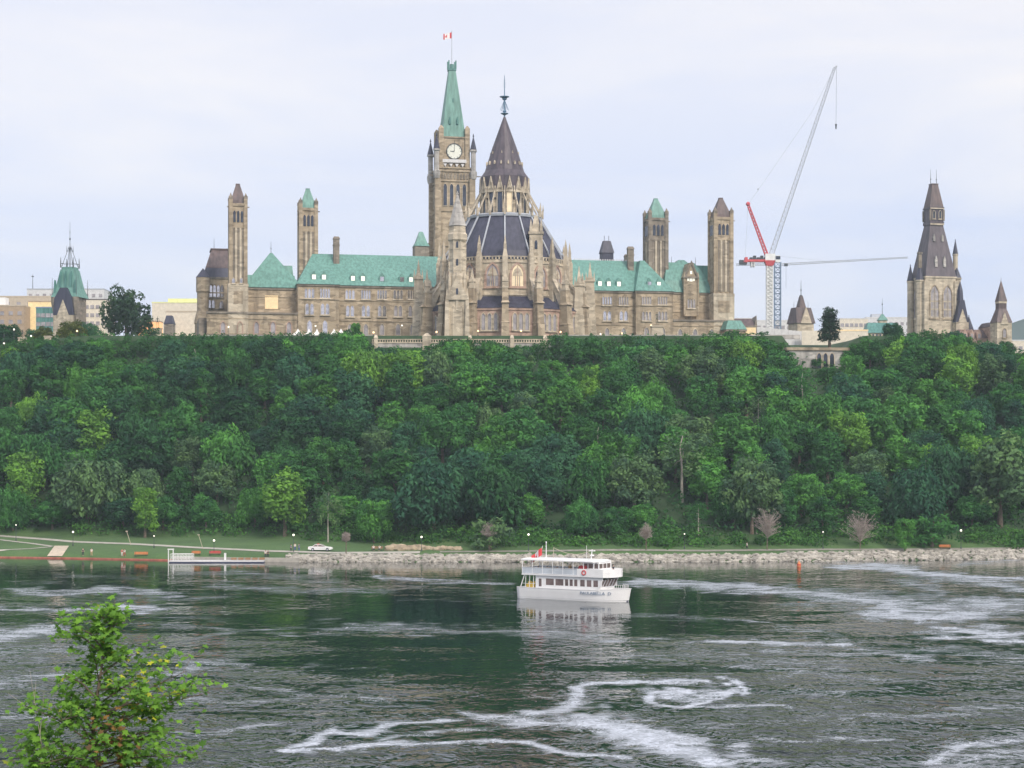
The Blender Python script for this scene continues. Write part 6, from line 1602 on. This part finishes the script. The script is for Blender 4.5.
for x in xs_: 
    xx = x + .2 * (dk_(x) - 1) * max(0, (x - HL * .6) / (HL * .4)); vs += [(xx, -hb(x) + .02, dk_(x) - .1), (xx, hb(x) - .02, dk_(x) - .1)]
for k in range(N_): fs.append((2 * k, 2 * k + 2, 2 * k + 3, 2 * k + 1))
mb.add(vs, fs); mb.build('main_deck', 'pale_grey', bt)
mb = MB()
for k in range(N_):
    for s_ in (-1, 1):
        def rp(i_): x = xs_[i_]; return (x + .2 * (dk_(x) - 1) * max(0, (x - HL * .6) / (HL * .4)), s_ * hb(x), dk_(x) + .03)
        mb.bar(rp(k), rp(k + 1), .07)
mb.build('gunwale', 'boat_white', hull)
# main cabin with windows
CA0, CA1, CY = -HL + 3.4, HL - 3.1, 2.4
mb = MB()
def cabin_wall(s_):
    y = s_ * CY
    mb.box(CA0, CA1 - 1.0, y - .05, y + .05, 1.6, 2.25); mb.box(CA0, CA1 - .3, y - .05, y + .05, 3.3, 3.75)
nw = 0; xw = CA0 + 1.9
WINS = []
while xw < CA1 - 7.9: WINS.append((xw, xw + 1.5)); xw += 1.78
for q_ in range(3): WINS.append((xw, xw + .6)); xw += .85
for q_ in range(3): WINS.append((xw + .25, xw + 1.1)); xw += 1.2
for s_ in (-1, 1):
    cabin_wall(s_); y = s_ * CY; pos = [CA0] + [v_ for w_ in WINS for v_ in w_] + [CA1 - .5]
    for a, b_ in zip(pos[::2], pos[1::2]): 
        if b_ > a: mb.box(a, b_, y - .05, y + .05, 2.252, 3.298)
mb.box(CA0 - .05, CA0 + .05, -CY, CY, 1.6, 3.7)
mb.frus(CA1 - 1.1, CA1 - 1.0, -CY, CY, 1.6, CA1 - 1.0, CA1 - .9, -CY, CY, 2.25)
for k in range(6): yy = -CY + 2 * CY * k / 5; mb.bar((CA1 - .95, yy * .98, 2.2), (CA1 - .35, yy * .98, 3.4), .07)
cab = mb.build('main_cabin', 'boat_white', bt)
for s_ in (-1, 1):
    for a, b_ in WINS: MB().box(a + .02, b_ - .02, s_ * CY - .02, s_ * CY + .02, 2.27, 3.28).build('window', 'boat_pane', cab)
MB().frus(CA1 - 1.0, CA1 - .97, -CY + .1, CY - .1, 2.25, CA1 - .4, CA1 - .37, -CY + .1, CY - .1, 3.35).build('window', 'boat_pane', cab)
mb = MB()
for k in range(5): x = CA0 + 2.4 + k * 1.5; mb.box(x, x + 1.0, -CY + .35, -CY + 1.3, 1.65, 2.55)
mb.build('seating', 'cloth_tan', cab)
MB().box(CA0 + .6, CA0 + 1.1, -CY - .07, -CY - .055, 2.0, 3.25).build('door', 'boat_pane', cab)
# aft shelter posts and raked stern, yellow gear
mb = MB()
for s_ in (-1, 1):
    mb.bar((-HL + .5, s_ * 2.5, 1.6), (-HL + 1.3, s_ * 2.5, 3.75), .08)
    for k in range(3): mb.bar((-HL + 1.5 + k * .75, s_ * 2.55, 1.6), (-HL + 1.6 + k * .75, s_ * 2.55, 3.7), .05)
    mb.bar((-HL + .8, s_ * 2.55, 2.4), (CA0, s_ * 2.55, 2.4), .04)
mb.build('stern_post', 'boat_white', bt)
mb = MB(); mb.box(-HL + 1.4, -HL + 2.9, -2.1, -1.2, 1.6, 2.3); mb.ico((-HL + 1.9, -1.7, 2.4), .4, 2, .05); mb.ico((-HL + 2.6, -1.6, 2.35), .35, 2, .05); mb.build('stern_locker', 'yellow', bt)
# upper deck
UX0, UX1 = -HL + .9, HL - 2.0
mb = MB(); 
def slab_poly(x0, x1, hw_, z0, z1, nose=1.2):
    P_ = [(x0, -hw_), (x1 - nose, -hw_), (x1 - nose * .3, -hw_ * .75), (x1, -hw_ * .35), (x1, hw_ * .35), (x1 - nose * .3, hw_ * .75), (x1 - nose, hw_), (x0, hw_)]; n_ = len(P_)
    mb.add([(a, b_, z0) for a, b_ in P_] + [(a, b_, z1) for a, b_ in P_], [tuple(reversed(range(n_))), tuple(range(n_, 2 * n_))] + [(k, (k + 1) % n_, n_ + (k + 1) % n_, n_ + k) for k in range(n_)])
slab_poly(UX0, UX1, 2.72, 3.76, 3.98); ud = mb.build('upper_deck', 'boat_white', bt)
FX = -HL + 12.0 * ln / 20.5
mb = MB(); 
for s_ in (-1, 1): mb.box(FX, UX1 - 1.2, s_ * 2.68 - .04, s_ * 2.68 + .04, 3.98, 5.05); mb.bar((UX1 - 1.2, s_ * 2.66, 4.5), (UX1 - .3, s_ * 2.0, 4.5), .04)
for (a, b_) in (((UX1 - 1.2, -2.68), (UX1 - .36, -2.04)), ((UX1 - .36, -2.04), (UX1 - .02, -.95)), ((UX1 - .02, -.95), (UX1 - .02, .95)), ((UX1 - .02, .95), (UX1 - .36, 2.04)), ((UX1 - .36, 2.04), (UX1 - 1.2, 2.68))):
    mb.add([(a[0], a[1], 3.98), (b_[0], b_[1], 3.98), (b_[0], b_[1], 5.05), (a[0], a[1], 5.05), (a[0] - .06, a[1], 3.98), (b_[0] - .06, b_[1], 3.98), (b_[0] - .06, b_[1], 5.05), (a[0] - .06, a[1], 5.05)], [(0, 1, 2, 3), (7, 6, 5, 4), (3, 2, 6, 7), (0, 4, 5, 1)])
mb.build('bulwark', 'boat_white', ud)
mb = MB()
for s_ in (-1, 1): mb.box(UX0 + .1, FX - .03, s_ * 2.66 - .015, s_ * 2.66 + .015, 4.05, 4.95)
mb.box(UX0 + .05, UX0 + .08, -2.6, 2.6, 4.05, 4.95); mb.build('railing_screen', 'screen_mesh', ud)
mb = MB(); n_ = 7
for s_ in (-1, 1):
    for z in (4.04, 5.0): mb.bar((UX0 + .05, s_ * 2.69, z), (FX, s_ * 2.69, z), .035)
    for k in range(n_ + 1): x = UX0 + .1 + (FX + 3.0 - UX0) * k / n_; mb.bar((x, s_ * 2.66, 3.98), (x, s_ * 2.66, 6.1), .055)
for k in range(5): y = -2.6 + 1.3 * k; mb.bar((UX0 + .08, y, 3.98), (UX0 + .08, y, 5.0 if k % 2 else 6.1), .045)
mb.build('railing', 'boat_white', ud)
RX1 = HL - 4.3
mb = MB(); slab_poly(UX0 - .1, RX1, 2.8, 6.1, 6.26, .8)
mb.frus(UX0 - .1, RX1 - .8, -2.8, 2.8, 6.263, UX0 + .2, RX1 - 1, -1.6, 1.6, 6.45); rfb = mb.build('canopy_roof', 'boat_white', bt)
# wheelhouse under the front of the canopy
mb = MB(); WH0, WH1 = HL - 7.4, HL - 4.4
mb.box(WH0, WH1, -1.9, 1.9, 3.98, 5.1); mb.box(WH0, WH1, -1.9, 1.9, 5.85, 6.09)
for x in (WH0 + .06, WH0 + 1.0, WH0 + 2.0, WH1 - .06):
    for y in (-1.84, 1.84): mb.box(x - .07, x + .07, y - .06, y + .06, 5.1, 5.85)
for y in (-.6, .6): mb.box(WH1 - .12, WH1, y - .06, y + .06, 5.1, 5.85)
whs = mb.build('wheelhouse', 'boat_white', bt); MB().box(WH0 + .05, WH1 - .05, -1.85, 1.85, 5.102, 5.848).build('window', 'boat_pane', whs)
mb = MB(); mb.bar((HL - 6.6, -.6, 6.3), (HL - 6.4, -.6, 8.0), .09); mb.box(HL - 6.9, HL - 5.9, -.75, -.45, 7.75, 7.9); mb.bar((HL - 7.6, -.3, 6.3), (HL - 7.6, -.3, 8.6), .03); mb.box(HL - 6.6, HL - 6.2, -.9, -.3, 7.0, 7.2); mb.build('mast', 'boat_white', bt)
mb = MB(); FPX = -HL + 4.6; mb.bar((FPX, -1.2, 6.3), (FPX, -1.2, 8.9), .08, .06, 6); mb.ico((FPX, -1.2, 9.0), .13, 1); fpp = mb.build('flagpole', 'boat_white', bt)
# the flag hangs from a short slanting staff aft of the pole
mb = MB(); mb.bar((-HL + 3.4, -1.2, 6.35), (-HL + 3.9, -1.2, 8.4), .04); fs_ = mb.build('flagstaff', 'boat_white', bt)
flag(fs_, -HL + 3.8, -1.2, 8.1, 1.9, 1.2, -1, 0, .7)
mb = MB(); Pp = [(FPX + 1.2 + (HL - 6.6 - FPX - 1.2) * t / 12, -.9, 8.15 - 1.0 * math.sin(PI * min(1, t / 12 * .9)) * .9 - .1 * t / 12) for t in range(13)]; mb.path(Pp, .045, 4); mb.bar((FPX + 1.2, -.9, 6.3), Pp[0], .035); mb.build('awning_rope', 'beige', bt)
mb = MB(); 
for k in range(12):   # small life jackets rack / chairs on the upper deck
    x = UX0 + 1.3 + (k % 6) * 1.45; y = -1.6 + 2.4 * (k // 6); mb.box(x, x + .5, y, y + .5, 4.35, 4.42); mb.box(x, x + .07, y, y + .5, 4.42, 4.85); mb.box(x + .2, x + .3, y + .2, y + .3, 3.98, 4.35)
mb.build('seating', 'cloth_tan', ud)
mb = MB(); mb.frus(FX - .3, FX + 1.5, -2.3, -.8, 3.98, FX, FX + 1.3, -2.1, -1.0, 5.5); mb.build('covered_gear', 'cloth_red', ud)
# life ring on the bulwark
mb = MB(); vs = []; fs = []
for k in range(16):
    a = 2 * PI * k / 16
    for j in range(6):
        b_ = 2 * PI * j / 6; rr_ = .34 + .09 * math.cos(b_); vs.append((FX + 1.3 + rr_ * math.cos(a), -2.77 + .07 * math.sin(b_), 4.45 + rr_ * math.sin(a)))
for k in range(16):
    for j in range(6): fs.append((k * 6 + j, ((k + 1) % 16) * 6 + j, ((k + 1) % 16) * 6 + (j + 1) % 6, k * 6 + (j + 1) % 6))
mb.add(vs, fs); mb.build('life_ring', 'red', ud, True)
mb = MB()
for k in range(6):
    a = -1 + .4 * k; x = HL - 1.9 + .28 * k; y = hb(HL - 1.9 + .28 * k) * .9
    for s_ in (-1, 1): mb.bar((x, s_ * y, 1.8), (x, s_ * y, 2.6), .03)
    if k < 5:
        for s_ in (-1, 1): mb.bar((x, s_ * y, 2.6), (x + .28, s_ * hb(HL - 1.62 + .28 * k) * .9, 2.6), .03)
mb.build('bow_rail', 'boat_white', bt)
# name lettering, following the flare of the bow on the near side
tc_ = bpy.data.curves.new('lettering', 'FONT'); tc_.body = 'PAULABELLA  D'; tc_.size = .62; tc_.extrude = .012; tc_.resolution_u = 2
to = bpy.data.objects.new('t', tc_); COL.objects.link(to); bpy.context.view_layer.update()
tme = bpy.data.meshes.new_from_object(to.evaluated_get(bpy.context.evaluated_depsgraph_get())); bpy.data.objects.remove(to)
w_ = max(v_.co.x for v_ in tme.vertices); X0 = HL - 7.3; span = 5.0
for v_ in tme.vertices:
    x = X0 + v_.co.x / w_ * span; xx = x; z = 1.05 + v_.co.y * 1.05; dz = v_.co.z
    e_ = .02; sl = (hb(x + e_) - hb(x - e_)) / (2 * e_)
    v_.co = Vector((x + .2 * (z - 1.0) * max(0, (x - HL * .6) / (HL * .4)), -(hb(x) + .05 + dz), z))
tme.materials.clear(); tme.materials.append(MATS['steel_blue']); lt = link('lettering', tme, hull)
# passengers
inv = bt.matrix_basis
def on_boat(x, y, z): 
    ca, sa = math.cos(yaw), math.sin(yaw); return (bt.location.x + x * ca - y * sa, bt.location.y + x * sa + y * ca, z)
for x, y, rz, sh_, lab, pose in ((UX0 + 2.6, -1.9, 0, 'cloth_dark', 'dark-shirted passenger seated near the stern of the upper deck', 'sit'), (UX0 + 4.3, -1.9, .3, 'cloth_blue', 'blue-shirted passenger seated on the upper deck by the second post', 'sit'),
                           (UX0 + 6.2, -1.8, 0, 'cloth_tan', 'tan-shirted passenger seated amidships on the upper deck', 'sit'), (UX0 + 8.4, -1.6, .5, 'cloth_tan', 'passenger in tan standing on the upper deck left of the red covered gear', 'stand'), (HL - 3.0, .2, 1.6, 'cloth_dark', 'dark-clothed person standing at the front of the upper deck', 'stand')):
    p = on_boat(x, y, 3.98); person(p[0], p[1], p[2] - (.1 if pose == 'sit' else 0), yaw + rz, sh_, 'cloth_dark', lab, pose, 1.7, 'passengers on the tour boat')

# ------------------------------------------------------------------ young maple on the near bank
def near_tree():
    X0, Y0 = WX(98, 24), 24.0; z0 = hz(X0, Y0); r_ = thing('young_tree', (X0, Y0, z0), 0, 'young leafy tree with some yellowing leaves in the near left corner', 'tree')
    rr_ = random.Random(12); S_ = Y0 / F; tr = MB(); tips = []
    top = WZ(596, Y0) - z0; zb_ = WZ(768, Y0) - z0
    def P(px, py, dy=0): return Vector(((px - 98) * S_, dy, WZ(py, Y0) - z0))
    main = [Vector((.25, 0, -.3)), Vector((.15, .1, zb_ * .5)), P(98, 775, 0), P(92, 730, .05), P(98, 690, 0), P(103, 655, .03), P(112, 618, 0), P(115, 600, 0)]
    tr.path(main, [.07, .055, .032, .026, .02, .015, .009, .004], 6)
    # branches: start, end in the tree's own plane with their own depth
    BR = [((98, 760), (2, 738), .5), ((95, 745), (30, 700), -.4), ((92, 730), (55, 690), .3), ((95, 715), (200, 688), -.3), ((97, 705), (160, 672), .4), ((100, 690), (150, 690), -.5), ((101, 675), (135, 655), .3), ((98, 700), (70, 672), -.3), ((103, 655), (62, 632), .2),
          ((104, 650), (80, 625), -.2), ((106, 640), (118, 622), .2), ((110, 625), (92, 618), .1), ((98, 765), (150, 735), .6), ((98, 770), (180, 748), -.5), ((95, 760), (50, 757), -.6), ((100, 770), (15, 765), .4), ((100, 690), (88, 655), .3), ((98, 740), (130, 712), .5), ((98, 735), (175, 705), .2), ((95, 720), (70, 715), -.5), ((100, 772), (110, 740), -.6), ((98, 775), (75, 735), .55), ((98, 725), (140, 735), -.35), ((98, 758), (20, 748), -.2), ((100, 728), (204, 694), .05), ((100, 745), (185, 728), -.15), ((98, 772), (40, 768), .2), ((98, 765), (195, 758), .1), ((98, 722), (185, 672), .15), ((98, 772), (165, 766), -.2), ((98, 745), (60, 715), .1), ((98, 770), (8, 756), -.4), ((97, 752), (125, 760), .2)]
    for (a, b_), (c, d_), dy in BR:
        p, q_ = P(a, b_), P(c, d_, dy); m1 = p.lerp(q_, .5) + Vector((0, 0, .06)); tr.path([p, m1, q_], [.014, .009, .004], 5)
        for k in range(7):
            f = .3 + .7 * (k + rr_.random()) / 7; base = p.lerp(q_, f) + Vector((0, 0, .06 * (1 - abs(2 * f - 1))))
            e_ = base + Vector((rr_.uniform(-.2, .2), rr_.uniform(-.25, .25), rr_.uniform(-.06, .18))); tr.bar(base, e_, .004, .0025, 4); tips.append((e_, (c + a) / 2))
    for k in range(26):
        f = rr_.random(); b_ = main[3].lerp(main[7], f); e_ = b_ + Vector((rr_.uniform(-.16, .16), rr_.uniform(-.2, .2), rr_.uniform(0, .14))) * (1.3 - f); tr.bar(b_, e_, .004, .002, 4); tips.append((e_, 100))
    tr.build('trunk', 'bark', r_)
    # dead twigs sticking out at left
    tw_ = MB()
    for a, b_ in (((48, 745), (36, 668)), ((44, 712), (14, 690)), ((46, 730), (50, 690)), ((40, 700), (42, 678))): tw_.bar(P(*a, -.3), P(*b_, -.3), .006, .0015, 4)
    tw_.build('dead_twig', 'grey_twig', r_)
    V_ = []; T_ = []; G = {'leaf': [], 'yellow': [], 'brown': []}
    nr_ = np.random.RandomState(5)
    outline = [(0, .5), (.16, .22), (.5, .32), (.3, .02), (.42, -.22), (.12, -.2), (0, -.42), (-.12, -.2), (-.42, -.22), (-.3, .02), (-.5, .32), (-.16, .22)]
    sets = {'g': ([], [], []), 'y': ([], [], []), 'b': ([], [], [])}
    for e_, pxm in tips:
        px_e = e_.x / S_ + 98; py_e = HOR - (e_.z + z0 - CAMZ) / S_
        for k in range(rr_.randint(9, 14)):
            c = e_ + Vector((rr_.gauss(0, .1), rr_.gauss(0, .12), rr_.gauss(0, .065)))
            u_ = rr_.random(); key = 'g'
            if (120 < px_e < 180 and py_e < 720 and u_ < .12) or u_ < .008: key = 'y'
            if 100 < px_e < 135 and 712 < py_e < 765 and u_ < .22: key = 'b'
            nrm = Vector((rr_.gauss(0, .5), rr_.gauss(-.35, .4), 1)).normalized(); a_ = nrm.cross(Vector((rr_.gauss(0, 1), rr_.gauss(0, 1), rr_.gauss(0, .3)))).normalized(); b_ = nrm.cross(a_); s_ = rr_.uniform(.06, .13)
            vs, fs, ts = sets[key]; o_ = len(vs)
            vs.extend([tuple(c + a_ * ox * s_ * 1.0 + b_ * oy * s_ * 1.15 - nrm * (abs(ox) * s_ * .3)) for ox, oy in outline]); vs.append(tuple(c)); n_ = len(outline)
            t_ = min(1, max(0, rr_.gauss(.5, .25))); 
            for j in range(n_): fs.append((o_ + j, o_ + (j + 1) % n_, o_ + n_)); ts.append(t_)
    for key, col in (('g', (.125, .265, .06)), ('y', (.36, .40, .07)), ('b', (.24, .15, .08))):
        vs, fs, ts = sets[key]; me_ = np_mesh('leaves', np.array(vs), np.array(fs), 'foliage'); at = me_.attributes.new('tint', 'FLOAT', 'FACE'); at.data.foreach_set('value', np.array(ts, np.float32))
        o_ = link('crown', me_, r_); o_.color = (*col, 1)
        if key != 'g': o_['label'] = 'yellowing leaves' if key == 'y' else 'dry brown leaves'
near_tree()

# ------------------------------------------------------------------ evening air
mb = MB(); mb.box(-3100, 3100, -230, 3150, -70, 176); hzb = mb.build('haze', 'white'); hzb.data.materials.clear()
m = bpy.data.materials.new('haze'); m.use_nodes = True; nt = m.node_tree; nt.nodes.clear(); out = nt.nodes.new('ShaderNodeOutputMaterial')
pv = nt.nodes.new('ShaderNodeVolumePrincipled'); pv.inputs['Color'].default_value = (.74, .9, 1, 1); pv.inputs['Density'].default_value = HAZE; pv.inputs['Anisotropy'].default_value = 0.1
L(nt, pv.outputs[0], out.inputs['Volume']); hzb.data.materials.append(m); tag(hzb, kind='stuff')
# ------------------------------------------------------------------ one piece, one part: separate far-apart pieces of the same part
def split_pieces(o, gap=.12):
    me = o.data; nv = len(me.vertices); par = list(range(nv))
    def find(a):
        while par[a] != a: par[a] = par[par[a]]; a = par[a]
        return a
    for e in me.edges:
        a, b_ = find(e.vertices[0]), find(e.vertices[1])
        if a != b_: par[a] = b_
    isl = {}
    for i_ in range(nv): isl.setdefault(find(i_), []).append(i_)
    boxes = []
    for k, vs in isl.items():
        c = np.array([me.vertices[i_].co for i_ in vs]); boxes.append([c.min(0) - gap / 2, c.max(0) + gap / 2, {k}])
    ch = True
    while ch:
        ch = False
        for i_ in range(len(boxes)):
            for j in range(i_ + 1, len(boxes)):
                if (boxes[i_][0] <= boxes[j][1]).all() and (boxes[j][0] <= boxes[i_][1]).all():
                    boxes[i_] = [np.minimum(boxes[i_][0], boxes[j][0]), np.maximum(boxes[i_][1], boxes[j][1]), boxes[i_][2] | boxes[j][2]]; boxes.pop(j); ch = True; break
            if ch: break
    if len(boxes) < 2: return
    polys = [(list(p.vertices), find(p.vertices[0])) for p in me.polygons]; co = [tuple(v_.co) for v_ in me.vertices]; mat = me.materials[0]
    first = True; kids_ = list(o.children)
    for b_ in boxes:
        fs = [p for p, k in polys if k in b_[2]]; used = sorted({i_ for f in fs for i_ in f}); mp_ = {v_: n_ for n_, v_ in enumerate(used)}
        nm = bpy.data.meshes.new(o.name); nm.from_pydata([co[v_] for v_ in used], [], [[mp_[v_] for v_ in f] for f in fs]); nm.materials.append(mat); nm.update()
        if first: o.data = nm; first = False
        else:
            c = bpy.data.objects.new(o.name.split('.')[0], nm); COL.objects.link(c); c.parent = o.parent
            if kids_:   # hand every sub-part to the nearest piece
                mid = (b_[0] + b_[1]) / 2
                for q_ in kids_:
                    cc = np.array([v_.co for v_ in q_.data.vertices]).mean(0)
                    if (cc >= b_[0] - 1).all() and (cc <= b_[1] + 1).all(): q_.parent = c
SPL = {'finial', 'pinnacle', 'pane', 'dormer', 'lucarne', 'gargoyle', 'counterweight', 'winch', 'bench', 'spouts', 'lit_window', 'turret', 'chimney', 'end_turret', 'gable', 'wall', 'panel', 'frame', 'seating', 'cupola', 'stair_turret', 'clock_stage', 'pilaster', 'louvre'}
for o in [o for o in bpy.data.objects if o.type == 'MESH' and o.parent]:
    base = o.name.split('.')[0]
    if base not in SPL: continue
    if base in ('pane',) and o.parent.name.split('.')[0] in ('window', 'clerestory_window', 'aisle_window', 'arch', 'lantern_gable'): continue
    if o.parent.parent is not None or base != 'seating': split_pieces(o)
_l = [(o.name, o['label']) for o in bpy.data.objects if 'label' in o.keys() and len(o['label'].split()) > 16]
print('LONG', len(_l), _l[:9])
_s = {}
for o in bpy.data.objects:
    if o.parent is None and 'label' in o.keys(): _s.setdefault(o['label'], []).append(o.name)
print('DUP', {k: v_ for k, v_ in _s.items() if len(v_) > 1})
print('TREES', sum(1 for o in bpy.data.objects if o.get('category') == 'tree'))
